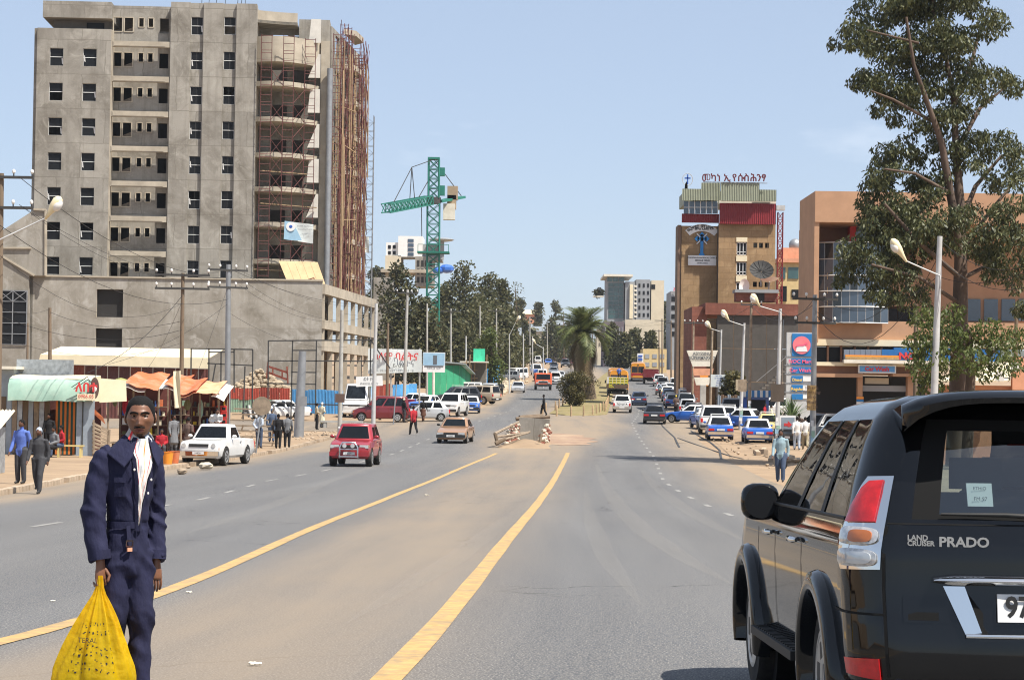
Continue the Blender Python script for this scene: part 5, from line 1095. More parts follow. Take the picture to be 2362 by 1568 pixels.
L1=at(44,408,74);cab=[(at(44,408,74),at(430,628,100),.5),(at(44,472,74),at(425,645,100),.6),(at(44,472,74),at(517,640,107),.8),(at(0,520,74),at(527,690,107),1.2),(at(0,590,74),at(420,700,100),1.3),(at(430,632,100),at(520,622,107),.1),(at(430,632,100),at(520,640,107),.1),(at(552,640,108),at(789,740,121),.5),(at(552,658,108),at(868,720,140),1.2),(at(540,625,108),at(940,690,170),1.0),(at(550,622,108),at(945,685,170),1.3),(at(526,700,108),at(250,840,92),.4),(at(422,680,100),at(200,860,90),.5),(at(422,690,100),at(340,850,130),.3),(at(526,720,108),at(800,800,121),.6),(at(422,760,100),at(-20,720,90),.8),(at(422,790,100),at(-20,770,90),.8),(at(526,660,108),at(440,900,98),.1),(at(116,720,120),at(422,740,100),.6),(at(116,712,120),at(-30,690,110),.5),(at(789,722,121),at(940,700,170),.5),(at(868,706,140),at(1030,740,220),.6)]
CABLES=['upper cable from the left edge pole to the banner pole','lower cable from the left edge pole to the banner pole','cable from the left edge pole to the grey steel post','sagging cable from the left edge to the grey steel post','sagging cable from the left edge to the banner pole','upper short cable between banner pole and grey post','lower short cable between banner pole and grey post','cable from the grey post to the brown plate pole','cable from the grey post to the pale lamp pole','upper long cable from the grey post to the pole behind the shop banner','lower long cable from the grey post to the pole behind the shop banner','drop cable from the grey post to the awning shop','drop cable from the banner pole to the shop sign','drop cable from the banner pole to the long shed','cable from the grey post along the podium foot','level cable from the banner pole to the left edge','lower level cable from the banner pole to the left edge','steep drop cable from the grey post to the peach stall','cable from the short timber pole to the banner pole','cable from the short timber pole to the left edge','cable from the brown plate pole towards the crane','cable from the pale lamp pole towards the crane']
for i,(a,b,s_)in enumerate(cab):cable(a,b,s_,CABLES[i],.008+.004*(i%3==0))
# white shop banner with red letters, site billboard
d=172;wb=thing('shop_banner','long white banner with red letters on posts above the parked cars','banner');c0,c1,c2,c3=at(849,862,d),at(973,858,d),at(973,806,d),at(849,804,d)
mb=MB();mb.grid(lambda s_,t:(c0*(1-s_)+c1*s_)*(1-t)+(c3*(1-s_)+c2*s_)*t+V(0,.05*sin(9*s_+2*t),0),[i/14 for i in range(15)],[0,.5,1],'banner_cloth');mb.build('cloth',wb,smooth_=60)
text('ሰላም ባልትና',.8,at(912,823,d-.15),0,'ink_red',wb,bold=.015);text('ይለያል',.42,at(920,843,d-.15),0,'ink_black',wb);text('Tel. 0911 45 27 / 0911 63 18',.28,at(908,855,d-.15),0,'ink_grey',wb)
for u in(856,902,968):mb=MB();mb.cyl(gx(u,d+.2),at(u,803,d+.2),.07,None,'pole_concrete',6);mb.build('post',wb)
d=186;sb=thing('site_billboard','site billboard picturing a tower block on a white post','billboard');p,q=at(975,858,d),at(1027,813,d);mb=MB();mb.box(((p.x+q.x)/2,d,(p.z+q.z)/2),(q.x-p.x,.12,q.z-p.z),'white_paint');mb.build('board',sb)
mb=MB();mb.box(((p.x+q.x)/2,d-.065,p.z+(q.z-p.z)*.66),(q.x-p.x-.08,.012,(q.z-p.z)*.62),'banner_blue');mb.build('printed_sky',sb)
mb=MB();mb.box(((p.x+q.x)/2+.1,d-.08,p.z+(q.z-p.z)*.62),(.34,.012,.8),'ink_grey');mb.box(((p.x+q.x)/2,d-.08,p.z+(q.z-p.z)*.3),(1.7,.012,.1),'ink_grey');mb.build('printed_tower',sb);text('የመኖሪያ ህንፃ',.24,((p.x+q.x)/2,d-.085,p.z+.35),0,'ink_grey',sb)
mb=MB();mb.cyl(gx(1000,d),at(1000,858,d),.12,None,'off_white',8);mb.build('post',sb)
# green sheet shed, scaffolded hut, blue fence, rubble verge
gs=thing('green_shed','emerald green corrugated shed with grey sheet roof','shed');a,b,c_=gx(985,214),gx(1060,222),gx(1085,250)
for(p,q),n in(((a,b),5),((b,c_),6)):
 for i in range(n):
  x,y=p+(q-p)*(i/n),p+(q-p)*((i+1)/n-.005);mb=MB();corr_panel(mb,(0,0,0),y-x,0,at(1040,842,222).z-gzr(222)-(0 if n==5 else.5*i/3),'sheet_green',None,.025,.22);mb.build('wall_panel',gs,x)
mb=MB();z=at(1040,840,222).z;mb.prism([(a.x-.3,a.y-.4,z+.2),(b.x+.6,b.y-.4,z),(c_.x+.6,c_.y,z-.9),(c_.x-6,c_.y,z-.5)],(0,0,.12),'tin_grey');mb.build('roof',gs)
hut=thing('scaffolded_hut','unfinished hut wrapped in timber poles and green netting','hut');hb_=gx(1100,246)
for i in range(9):
 p=gx(1068+i*6.5,246+i);mb=MB();mb.cyl(p,p+V(.1*(i%3-1),0,3.6+.6*(i%3)),.07,None,'timber_pole',5);mb.build('pole',hut)
for i in range(4):mb=MB();mb.bar(gx(1066,246)+V(0,-.1,1+i*.95),gx(1122,254)+V(0,-.1,1+i*.95),.08,.08,'timber_pole');mb.build('rail',hut)
mb=MB();mb.box(gx(1095,252)+V(0,0,1.9),(2.6,2.4,3.8),'concrete_dark');mb.build('wall',hut);mb=MB();mb.box(gx(1093,250)+V(0,0,3.9),(3.4,3.4,.15),'off_white');mb.build('roof',hut)
nt=MB();a,b=gx(1066,245),gx(1120,252);nt.grid(lambda s_,t:a+(b-a)*s_+V(0,.1*sin(9*s_),t*(1.2+.5*sin(5*s_+1))),[i/10 for i in range(11)],[0,.5,1],'net_green');nt.build('green_net',hut)
nt=MB();nt.grid(lambda s_,t:a+(b-a)*(.45+.5*s_)+V(0,.5,3.9+t*1.6),[0,.5,1],[0,1],'net_green');nt.build('green_net',hut)
fence('sheet_fence','blue corrugated fence climbing along the rubble verge',[gx(1121,258),gx(1140,285),gx(1152,315)],3.0,'fence_blue',2.2)
mb=MB();rr=random.Random(4)
for i in range(420):
 d_=rr.uniform(232,330);x0,x1=gx(1117+(d_-232)*.36,d_).x,xl(d_)-.4;q=rr.random();x=x0+(x1-x0)*q;pebble(mb,(x,d_,gzr(d_)+.1+.5*(1-q)*rr.random()),rr.uniform(.12,.42),'rubble_stone',5000+i)
o=mb.build('rubble',None);struct(o,'stuff');o['label']='strip of rubble and stones along the verge below the blue fence';o['category']='rubble'
mb=MB();rr=random.Random(9)
for i in range(260):
 y=rr.uniform(112,131);x=xl(y)-rr.uniform(.4,7);pebble(mb,(x,y,gzr(y)+PAVE_H*(y<123)),rr.uniform(.03,.13),'kerb_stone',9000+i)
for i in range(160):
 y=rr.uniform(84,130);x=xr(y)+rr.uniform(.8,8);pebble(mb,(x,y,gzr(y)+.08),rr.uniform(.02,.10),'kerb_stone',12000+i)
o=mb.build('gravel',None);struct(o,'stuff');o['label']='loose stones scattered on the dirt pavements';o['category']='gravel'
bn=thing('concrete_bench','low concrete bench in the dirt behind the red jeep','bench');p=gx(755,138)
mb=MB();mb.box(p+V(1.0,0,.42),(2.8,.5,.12),'pole_concrete');mb.build('seat',bn)
for q in(-.1,2.1):mb=MB();mb.box(p+V(q,0,.18),(.2,.45,.36),'pole_concrete');mb.build('leg',bn)
wb_=thing('shop_bench','yellow timber bench against the striped curtain','bench');p=gx(163,84.4,PAVE_H)
mb=MB();mb.box(p+V(.0,.1,.47),(1.1,.35,.06),'paint_cream');mb.build('seat',wb_)
for q in(-.45,.45):mb=MB();mb.box(p+V(q,.1,.22),(.08,.3,.44),'paint_cream');mb.build('leg',wb_)
mat('red_earth',(.27,.175,.12),.97,var=.15,stain=(.40,.29,.19),stamt=1,stscale=.5)
# culvert mouth on the near median
cv=thing('culvert_mouth','concrete culvert mouth between rough stone parapets on the median','culvert');dC=112
C_=lambda u,v,d=dC:at(u,v,d)
mb=MB();a,b=C_(1198,962,121),C_(1268,967,121);zl=gzr(118)-.3
mb.prism([(a.x,121,zl),(b.x,121,zl),(b.x,121,b.z),(a.x,121,a.z)],(0,.3,0),'concrete');mb.build('head_wall',cv)
for(p,q)in((C_(1190,966,122),C_(1268,961,122.5)),(C_(1198,962,123),C_(1252,958,124))):mb=MB();mb.cyl(p,q,.11,.1,'timber_grey',8);mb.build('log',cv)
def stonewall(pa,pb,h0,h1,seed,n):
 rr=random.Random(seed)
 for i in range(n):
  for j in range(5):
   t=(i+.5+.3*(j%2))/n;p=pa+(pb-pa)*min(1,t);h=h0+(h1-h0)*t
   if(j+.5)/5*1.15>h:continue
   mb=MB();pebble(mb,(0,0,0),.15,'pale_stone' if rr.random()<.6 else 'brick_red',seed*100+i*5+j);mb.build('stone',cv,p+V(rr.uniform(-.05,.05),rr.uniform(-.05,.05),.1+j*.21))
stonewall(gx(1168,114),gx(1197,121),.9,1.25,3,9)
stonewall(gx(1268,121),gx(1246,113),1.25,.5,4,9)
for(u0,v0,d0),(u1,v1,d1),r in(((1141,1000,110),(1196,973,117),.08),((1143,1008,110),(1222,996,116),.07),((1142,1000,110),(1147,1022,110),.11),((1150,1017,110),(1218,998,115),.06),((1143,1023,109.8),(1165,1012,110),.12),((1248,1000,111),(1246,1018,111),.09)):
 mb=MB();mb.cyl(at(u0,v0,d0),at(u1,v1,d1),r,r*.8,'timber_old' if r<.1 else 'timber_grey',7);mb.build('broken_rail',cv)
mb=MB();p=gx(1218,113.5);mb.grid(lambda s_,t:(gx(1150,109).x+s_*3.0,109+t*11,gzr(109+t*11)-.04+.34*sin(pi*s_)*sin(pi*min(1,t*1.2))+.05*sin(9*s_+7*t)),[i/12 for i in range(13)],[i/12 for i in range(13)],'dirt');mb.build('earth_fill',cv,smooth_=60)
mb=MB();c_=gx(1298,122);mb.grid(lambda s_,y:(c_.x+s_*(1.9*math.sqrt(max(0,1-((y-124)/9.6)**2))+.3*sin(y*1.3+s_)),y,gzr(y)+.012),[-1,-.5,0,.5,1],[114.5+.75*i for i in range(26)],'red_earth');mb.build('red_earth_patch',cv,smooth_=60)
# trees and plants
def leaves(mb,c,rad,n,size,rr,k,droop=.5,flat=.25,shell=.35):
 g=np.random.default_rng(rr.randrange(10**9));q=g.normal(size=(n,3));q/=np.linalg.norm(q,axis=1)[:,None];q*=g.uniform(shell**3,1,(n,1))**(1/3)
 p=np.array(c)+q*np.array(rad);s_=size*g.uniform(.6,1.4,(n,1));nm_=lambda a:a/np.maximum(1e-6,np.linalg.norm(a,axis=1))[:,None]
 d=g.uniform(-1,1,(n,3));d[:,2]=d[:,2]*.8-.2-droop;d=nm_(d);w_=nm_(np.cross(d,g.uniform(-1,1,(n,3))))*s_*flat
 vs_=np.stack([p-w_*.3,p+d*s_*.5-w_,p+d*s_,p+d*s_*.5+w_],1).reshape(-1,3)
 o=len(mb.v);i_=mb._k(k);mb.v.extend(map(tuple,vs_.tolist()));mb.f.extend((o+4*j,o+4*j+1,o+4*j+2,o+4*j+3)for j in range(n));mb.mi.extend([i_]*n)
def branch_tree(name,label,base,limbs,clumps,leafk,size,n_per,seed,bark='trunk_bark',droop=.5,flat=.25,group=None,cat='tree'):
 t=thing(name,label,cat,base,0,group);rr=random.Random(seed);base=Vector(base)
 mb=MB()
 for pts in limbs:mb.loft([(Vector(p)-base,r)for p,r in pts],bark,8)
 mb.build('trunk',t,smooth_=70)
 mb=MB();tot=sum(c[1]*c[1]for c in clumps)
 for c,r,*rest in clumps:
  rz_=rest[0]if rest else.7;leaves(mb,Vector(c)-base,(r,r,r*rz_),int(n_per*r*r),size,rr,leafk,droop,flat)
 mb.build('crown',t);return t
dE=90
E_=lambda u,v,dd=0:at(u,v,dE+dd)
b0=gx(2205,dE)
limbs=[[(b0,.45),(E_(2212,860),.40),(E_(2215,700),.34),(E_(2216,600),.28),(E_(2214,470),.22),(E_(2206,360),.17),(E_(2200,230),.12),(E_(2180,120),.08),(E_(2150,20),.07),(E_(2170,-200),.05),(E_(2165,-450),.02)],[(E_(2214,600),.2),(E_(2196,470,-1),.18),(E_(2172,330,-1),.15),(E_(2140,240,-1.5),.11),(E_(2108,150,-2),.07),(E_(2090,40,-2),.06)],[(E_(2200,240),.12),(E_(2240,150,1),.09),(E_(2262,60,1),.05)],[(E_(2205,350),.12),(E_(2260,250,1),.09),(E_(2320,200,2),.05)],[(E_(2214,520),.13),(E_(2250,430,1),.1),(E_(2310,360,2),.06),(E_(2360,350,2),.04)],[(E_(2214,640),.12),(E_(2120,560,-2),.1),(E_(2040,470,-2),.06)],[(E_(2150,280,-1),.08),(E_(2060,230,-2),.06),(E_(2010,210,-2),.03)],[(E_(2190,445,-1),.09),(E_(2110,400,-2),.06),(E_(2040,390,-2),.04)],[(E_(2214,700),.1),(E_(2120,640,-2),.08),(E_(2010,610,-3),.05)],[(E_(2216,580),.1),(E_(2290,480,2),.08),(E_(2340,420,2),.05)],[(E_(2225,640),.1),(E_(2300,600,2),.07),(E_(2340,560,2),.04)],[(E_(2120,100,-2),.05),(E_(2000,70,-2),.03)]]
cl=[]
rr=random.Random(2)
def cs(lst,dd=0):
 for u,v,r in lst:
  for q in range(4):a=rr.uniform(0,2*pi);e=r*rr.uniform(.25,.95);cl.append((at(u+cos(a)*e,v+sin(a)*e,dE+dd+rr.uniform(-1.6,1.6)),r*rr.uniform(.5,.95)/53,.8))
cs([(2010,20,40),(2050,30,45),(2090,40,48),(2120,15,40),(2170,20,40),(2230,10,45),(2265,35,42),(1990,80,42),(1965,75,32),(1955,100,26),(2020,100,40),(2070,90,46),(2110,100,40),(2150,80,42),(2190,90,38),(2225,80,36),(2060,150,45),(2105,160,42),(2150,140,40),(2190,150,34),(2230,120,30),(2030,200,38),(2080,215,44),(2125,205,36),(1985,200,28),(1995,165,20),(2035,245,30),(2075,255,30),(2180,200,36),(2210,240,34),(2240,190,34),(2275,175,36),(2310,175,34),(2335,190,26),(2260,220,30),(2170,270,34),(2205,290,34),(2135,300,34),(2155,350,34),(2230,260,24),(2110,340,34),(2075,345,32),(2045,360,30),(2025,385,26),(2050,420,34),(2095,410,34),(2130,400,34),(2010,420,28),(1995,450,24),(2010,470,26),(2160,420,30),(2190,400,28),(2230,350,34),(2270,335,36),(2310,350,38),(2345,360,34),(2250,380,30),(2300,400,32),(2350,410,34),(2100,460,36),(2140,460,32),(2060,470,38)])
cs([(2060,-40,50),(2120,-60,55),(2190,-40,55),(2250,-50,50),(2090,-130,55),(2150,-150,60),(2210,-140,60),(2260,-150,45),(2120,-230,55),(2180,-250,60),(2230,-240,50),(2140,-330,50),(2190,-350,50),(2160,-420,40),(2180,-480,35)])
cs([(1990,510,38),(2030,520,44),(2075,510,44),(2120,500,42),(2160,510,40),(2060,560,40),(2110,560,44),(2150,560,44),(2190,540,40),(2240,520,40),(2285,510,40),(2330,500,40),(2250,570,40),(2300,560,44),(2350,560,40),(1970,590,38),(2005,600,40),(2045,600,38),(1960,630,34),(1995,640,36),(2035,650,36),(2080,620,36),(2115,640,34),(2080,670,30),(2060,690,26),(2020,680,26),(2340,620,34),(2300,640,30),(2130,690,26),(2350,690,34),(2290,580,34)],-1)
branch_tree('eucalyptus_tree','tall eucalyptus with ragged dark crown rising over the ochre building',b0,limbs,cl,'leaf_eucalyptus',.22,560,5,droop=.9,flat=.17)
lo=[]
for u,v,r in[(2130,730,34),(2160,760,42),(2120,790,34),(2150,820,40),(2190,780,40),(2180,840,40),(2230,780,40),(2240,830,40),(2280,760,38),(2130,860,30),(2300,800,40),(2340,780,38),(2270,850,36),(2330,840,34),(2200,720,30),(2150,890,34),(2110,830,24)]:lo.append((at(u,v,86+rr.uniform(-2,1.5)),r/52,.8))
b1_=gx(2230,86);branch_tree('broadleaf_tree','lower bushy tree filling the gap under the eucalyptus',b1_,[[(b1_,.25),(at(2240,850,86),.2),(at(2235,760,86),.1)],[(at(2240,850,86),.12),(at(2160,790,86),.05)],[(at(2240,850,86),.12),(at(2320,790,86),.05)]],lo,'leaf_light',.2,620,6,droop=.7,flat=.22)
def conifer(name,label,u,v_top,v_base,d,wu,seed,n,leafk='leaf_conifer',size=.55,k=9,group='trees on the hillside'):
 rr=random.Random(seed);top=at(u,v_top,d);b=gx(u,d);b.z=min(b.z,at(u,v_base,d).z);H=top.z-b.z;hw=wu/2*d/F;c_=[]
 for i in range(k):
  t=.22+.74*i/(k-1);w_=hw*(1-t)**.55*1.15
  for j in range(3):a=rr.uniform(0,2*pi);q=rr.uniform(.2,.75)*w_;c_.append((b+V(cos(a)*q,sin(a)*q,H*(t+rr.uniform(-.03,.03))),max(.9,w_*.85,H*.075),.95))
 c_.append((top+V(0,0,-H*.05),.5,1.8));tot=sum(x[1]**2 for x in c_)
 return branch_tree(name,label,b,[[(b,.35),(b+V(.2,0,H*.6),.2),(top+V(0,0,-.4),.05)]],c_,leafk,size,n/tot,seed,droop=-.2,flat=.3,group=group)
for i,(u,vt,d,wu,lab)in enumerate([(915,608,300,92,'dark bushy conifer left of the green crane mast'),(975,690,290,80,'dark tree behind the crane foot'),(1065,612,330,105,'broad olive green conifer right of the crane'),(1020,660,345,70,'narrow conifer close behind the crane mast'),(1125,636,350,80,'dark conifer with pointed top in the middle of the grove'),(1158,648,360,60,'slim conifer beside the bare feathery tree'),(862,620,420,40,'small dark tree behind the scaffolded corner'),(1100,680,340,90,'dense dark tree filling the grove'),(1045,720,320,90,'low dark tree before the grove'),(1150,720,345,80,'low bushy tree at the grove edge')]):
 conifer('hillside_tree',lab,u,vt,850,d,wu*1.5,20+i,8000,size=.55)
for i,(u,vt,d,wu,lab)in enumerate([(1188,655,400,36,'feathery thin tree with see-through crown'),(1280,700,700,50,'far conifer with a broad base on the skyline'),(1240,702,720,34,'far pointed conifer on the skyline'),(1196,692,640,30,'far dark tree beside the hill houses'),(1270,735,620,70,'round grey green tree below the skyline conifer'),(1225,760,560,60,'far round tree above the traffic'),(1525,700,620,30,'small tree in front of the pale flats'),(1487,702,640,34,'small round tree before the grey flats'),(1390,745,640,60,'far tree behind the palm'),(1340,760,600,70,'dusty tree behind the palm crown'),(1412,752,455,40,'dusty green tree before the left corner of the beige block'),(1440,775,440,44,'bushy tree before the beige block'),(1462,765,452,40,'rounded tree in front of the beige blank wall'),(1500,770,450,36,'small tree behind the yellow shop house'),(1310,745,640,60,'far round tree left of the palm crown'),(1180,735,560,50,'far dark tree right of the grove'),(1210,740,600,50,'far tree below the pale tiled roof')]):
 conifer('distant_tree',lab,u,vt,830,d,wu,50+i,700 if i==0 else 3600,'leaf_conifer',.8 if i else.35,8,'trees far up the avenue')
for i,(u,vt,d,wu,k,lab)in enumerate([(1130,762,262,60,'leaf_light','light green tree behind the scaffolded hut'),(1110,790,285,50,'leaf_light','light green bush above the blue fence'),(1690,875,168,36,'leaf_bush','green shrub growing over the dark hedge')]):
 conifer('leafy_shrub',lab,u,vt,880,d,wu,80+i,2600,k,.35,6,None)
pb_=V(.5*(ml(232)+mr(232)),232,gzr(232)+.2);pt=at(1342,770,232);pt.x=at(1342,800,232).x
palm=thing('palm_tree','stout date palm with shaggy dead skirt on the median','palm tree',pb_);ct=pt-pb_;palm.scale=(.88,.88,.97)
mb=MB();mb.loft([(V(0,0,-.1),.75),(ct*.4,.62),(ct*.8,.7),(ct,.6)],'palm_bark',12);mb.build('trunk',palm,smooth_=60)
def frond(L,bend,k,seed,leaf=.55):
 rr=random.Random(seed);mb=MB();pts=[];n=14
 for i in range(n+1):s_=i/n;pts.append(V(L*s_*(1-.18*bend*s_),0,L*(.55*s_-bend*s_*s_)))
 for i in range(n):
  d=(pts[i+1]-pts[i]).normalized();w_=leaf*(.35+sin(pi*min(1,(i+1)/n*1.02))**.6)
  mb.add([pts[i]+V(0,.035,0),pts[i]+V(0,-.035,0),pts[i+1]+V(0,-.03,0),pts[i+1]+V(0,.03,0)],[(0,1,2,3)],k)
  for q in range(4):
   p=pts[i]+(pts[i+1]-pts[i])*(q/4)
   for sd in(1,-1):
    tip=p+d*w_*.75+V(0,sd*w_*rr.uniform(.6,1),rr.uniform(-.35,.05)*w_);mb.add([p,p+d*.10,tip],[(0,1,2)],k)
 return mb.mesh('frond')
fr_=[frond(4.6,.75,'leaf_palm',1,.9),frond(4.2,.45,'leaf_palm',2,.9),frond(4.4,1.15,'leaf_palm',3,.9)];fd=[frond(3.8,1.2,'leaf_dead',4),frond(4.4,1.5,'leaf_dead',5)]
for i in range(64):
 o=link('frond',fr_[i%3],palm,ct+V(0,0,.2),0,(0,-R((i*37)%70-18),i*2.399))
 if i%9==0:o.rotation_euler.y=-R(62)
for i in range(58):link('dead_frond',fd[i%2],palm,ct+V(0,0,-.3-.06*(i%9)),0,(0,R(22+(i*23)%45),i*2.11))
c_=gx(1326,206,.2);c_.x=at(1326,900,206).x;cl=[]
rr=random.Random(31)
for i in range(34):
 a,q,z=rr.uniform(0,2*pi),rr.random()**.5,rr.uniform(.3,2.9);w_=1.55*(1-abs(z-1.75)/2.4);cl.append((c_+V(cos(a)*q*w_,sin(a)*q*w_,z),.55,.9))
branch_tree('median_bush','round olive green bush at the nose of the median',c_,[[(c_,.1),(c_+V(.1,0,1.2),.06)],[(c_,.08),(c_+V(.6,.2,1.6),.03)],[(c_,.08),(c_+V(-.6,0,1.5),.03)]],cl,'leaf_bush',.17,720,32,droop=-.3,flat=.3,cat='bush')
cl=[];c2_=gx(1350,224,.2);c2_.x=at(1345,880,224).x
for i in range(20):cl.append((c2_+V(rr.uniform(-1.6,1.6),rr.uniform(-1,1),rr.uniform(.4,3.0)),.6,.8))
branch_tree('dry_shrub','dry brown twiggy shrub between the bush and the palm',c2_,[[(c2_,.06),(c2_+V(.5*(i-2),.2*i,2.6),.02)]for i in range(5)],cl,'leaf_dead',.25,300,33,droop=-.4,flat=.12,cat='bush')
GB='short concrete bollards round the median'
bm_=MB();bm_.loft([((0,0,-.05),.075),((0,0,.8),.065),((0,0,.86),.03)],'timber_pole',8);bme=bm_.mesh('bollard',50)
for i,(u,v,lab)in enumerate([(1249,956,'leftmost bollard at the median nose behind the walking man'),(1252,953,'second bollard from the left at the median nose'),(1259,949,'third bollard along the left median edge'),(1317,957,'single bollard below the round bush'),(1346,957,'bollard right of the bush at the median nose'),(1367,955,'bollard right of the nose, first of the close row'),(1376,953,'second bollard of the close row at right'),(1384,950,'third bollard of the close row at right'),(1391,946,'last bollard of the close row at the lane edge'),(1284,957,'dark bollard left of the bush')]):
 p=gp(u,v,.1);tag(link('bollard',bme,None,(p.x,p.y,gzr(p.y)+.05)),lab,'bollard',GB)
for i,(f,x_)in enumerate(((ml,.25),(mr,-.25))):
 for j in range(5):y=190+j*9;tag(link('bollard',bme,None,(f(y)+x_,y,gzr(y)+.1),0),('bollard in the row along the %s edge of the grass median'%('left','right')[i]).replace('bollard',('first','second','third','fourth','fifth')[j]+' bollard',1),'bollard',GB)
 # crane
cr=thing('tower_crane','green tower crane with short jib and concrete counterweight','crane');dK=300;K_=lambda u,v,dd=0:at(u,v,dK+dd)
kb_=gx(997,dK);kt=K_(1000,470);wK=28*dK/F
def lattice(mb,a,b,w_,n,k,r=.09,h=None):
 a,b=Vector(a),Vector(b);d=(b-a).normalized();up=V(0,0,1)if abs(d.z)<.9 else V(0,1,0);x=d.cross(up).normalized();y=d.cross(x);h=h or w_
 co=[x*(i*w_/2)+y*(j*h/2)for i,j in((-1,-1),(1,-1),(1,1),(-1,1))]
 for c_ in co:mb.cyl(a+c_,b+c_,r,None,k,4)
 for i in range(n):
  p,q=a+(b-a)*(i/n),a+(b-a)*((i+1)/n)
  for j in range(4):
   c0,c1=co[j],co[(j+1)%4];mb.cyl(p+c0,q+c1,r*.6,None,k,4);mb.cyl(p+c1,q+c0,r*.6,None,k,4);mb.cyl(p+c0,p+c1,r*.6,None,k,4)
nS=9
for i in range(nS):mb=MB();lattice(mb,kb_+(kt-kb_)*(i/nS),kb_+(kt-kb_)*((i+.99)/nS),wK,2,'crane_green',.11);mb.build('mast_section',cr)
mb=MB();mb.cyl(kt,kt+V(0,0,.9),wK*.6,None,'steel_dark',12);mb.build('slewing_ring',cr)
ap=K_(1001,368);mb=MB();lattice(mb,kt+V(0,0,.8),ap,wK*.85,4,'crane_green',.13);mb.box(ap+V(0,0,.1),(1.7,1.7,.3),'crane_green');mb.build('tower_head',cr)
ja,jb=K_(990,462,-1),K_(890,481,-16);mb=MB();lattice(mb,ja,jb,1.3,12,'crane_green',.1,1.2);mb.build('jib',cr)
ka,kb2=K_(1010,462,0),K_(1064,452,6);mb=MB();mb.bar(ka+V(0,0,-.2),kb2+V(0,0,-.2),1.5,.35,'crane_green');mb.build('counter_jib',cr)
mb=MB();mb.box(K_(1044,446,3),(1.5,1.5,2.0),'counterweight');mb.box(K_(1042,467,3),(1.3,1.5,2.0),'counterweight');mb.build('counterweight',cr)
mb=MB();mb.box(K_(1036,489,2),(1.7,1.4,2.3),'off_white');mb.build('counterweight_block',cr)
mb=MB();mb.box(K_(1019,397),(.9,.9,1.2),'crane_green');mb.build('winch_cage',cr);mb=MB();mb.box(K_(1018,440),(1.0,1.0,1.4),'crane_green');mb.build('winch',cr)
pp=K_(950,386,-6);
for a,b in((ap,pp),(pp,K_(906,471,-13)),(pp,K_(945,465,-6)),(pp,K_(957,465,-6)),(K_(992,410),K_(963,460,-4)),(ap,kb2),(K_(972,468,-3),K_(973,545,-3))):mb=MB();mb.cyl(a,b,.06,None,'steel_dark',4);mb.build('stay_cable',cr)
mb=MB();mb.box(K_(1000,583),(4.6,2.8,.25),'crane_green');
for q in(-2.2,0,2.2):mb.bar(K_(1000,583)+V(q,-1.35,0),K_(1000,583)+V(q,-1.35,1.1),.08,.08,'crane_green')
mb.bar(K_(1000,583)+V(-2.2,-1.35,1.1),K_(1000,583)+V(2.2,-1.35,1.1),.08,.08,'crane_green');mb.build('climbing_collar',cr)
# buildings in the centre distance
def facade(t,u0,u1,v0,v1,d,deep,k,name='wall'):
 a,b=at(u0,v1,d),at(u1,v0,d);mb=MB();mb.box(((a.x+b.x)/2,d+deep/2,(a.z+b.z)/2),(b.x-a.x,deep,b.z-a.z),k);mb.build(name,t);return a,b
def wins(t,u0,u1,v0,v1,d,nx,nz,k='window_dark',fx=.6,fz=.6,name='window',frame=None):
 for i in range(nx):
  for j in range(nz):
   a,b=at(u0+(u1-u0)*(i+.5-fx/2)/nx,v1+(v0-v1)*(j+.5-fz/2)/nz,d),at(u0+(u1-u0)*(i+.5+fx/2)/nx,v1+(v0-v1)*(j+.5+fz/2)/nz,d)
   mb=MB();c_=(a+b)/2;mb.box((c_.x,d-.02,c_.z),(abs(b.x-a.x),.12,abs(b.z-a.z)),k);o=mb.build(name,t)
   if frame:mb=MB();w_,h_=abs(b.x-a.x),abs(b.z-a.z);mb.box((c_.x,d-.1,c_.z),(.07,.06,h_),frame);mb.box((c_.x,d-.1,c_.z+h_*.15),(w_,.05,.06),frame);mb.build('frame',o)
hv=thing('hill_villa_block','white and grey unfinished villa block on the hill behind the crane','building');d=420
facade(hv,888,925,590,640,d,10,'beige_wall','lower_wall');facade(hv,890,945,560,592,d+1,9,'white_paint');facade(hv,918,975,545,592,d,9,'white_paint','stair_block');facade(hv,957,1000,592,660,d-.5,9,'concrete','frame');facade(hv,878,1000,622,628,d-1.5,12,'concrete_lit','slab');facade(hv,975,1020,565,600,d+1,9,'grey_wall','rear_block')
wins(hv,940,955,550,592,d,1,4,'glass_blue',.9,.7);wins(hv,893,915,563,590,d+1,2,2);wins(hv,960,998,598,655,d-.5,4,3,'dark_inside',.6,.7)
mb=MB();c_=at(1018,553,d);mb.ell(c_,(2.6,2.6,.45),'tin_grey',16,6);mb.cyl(c_+V(0,0,-4),c_,.6,None,'grey_wall',8);mb.build('saucer_roof',hv)
mb=MB();c_=at(1030,620,400);mb.ell(c_,(1.5,1.2,.9),'paint_blue',7,5);mb.ell(c_+V(-1.6,-.3,-.4),(1.2,1.0,.7),'paint_blue',7,5);tag(mb.build('blue_sheeting',None),'bundle of bright blue sheeting on the roof beside the crane','tarpaulin')
fg=thing('grey_hall','low grey concrete hall half hidden behind the hillside trees','building');facade(fg,858,900,640,900,330,14,'concrete')
fl=thing('glass_flats','tall office block with teal curtain glass and pale concrete side','building');d=560
facade(fl,1398,1440,640,860,d,16,'grey_wall','glass_wing');facade(fl,1440,1465,650,860,d-2,16,'grey_wall','grey_wing');facade(fl,1465,1500,645,860,d+1,20,'grey_wall','rear_wing');facade(fl,1500,1532,647,860,d+3,18,'beige_wall','beige_wing');facade(fl,1393,1460,633,637,d-3,22,'off_white','flat_roof')
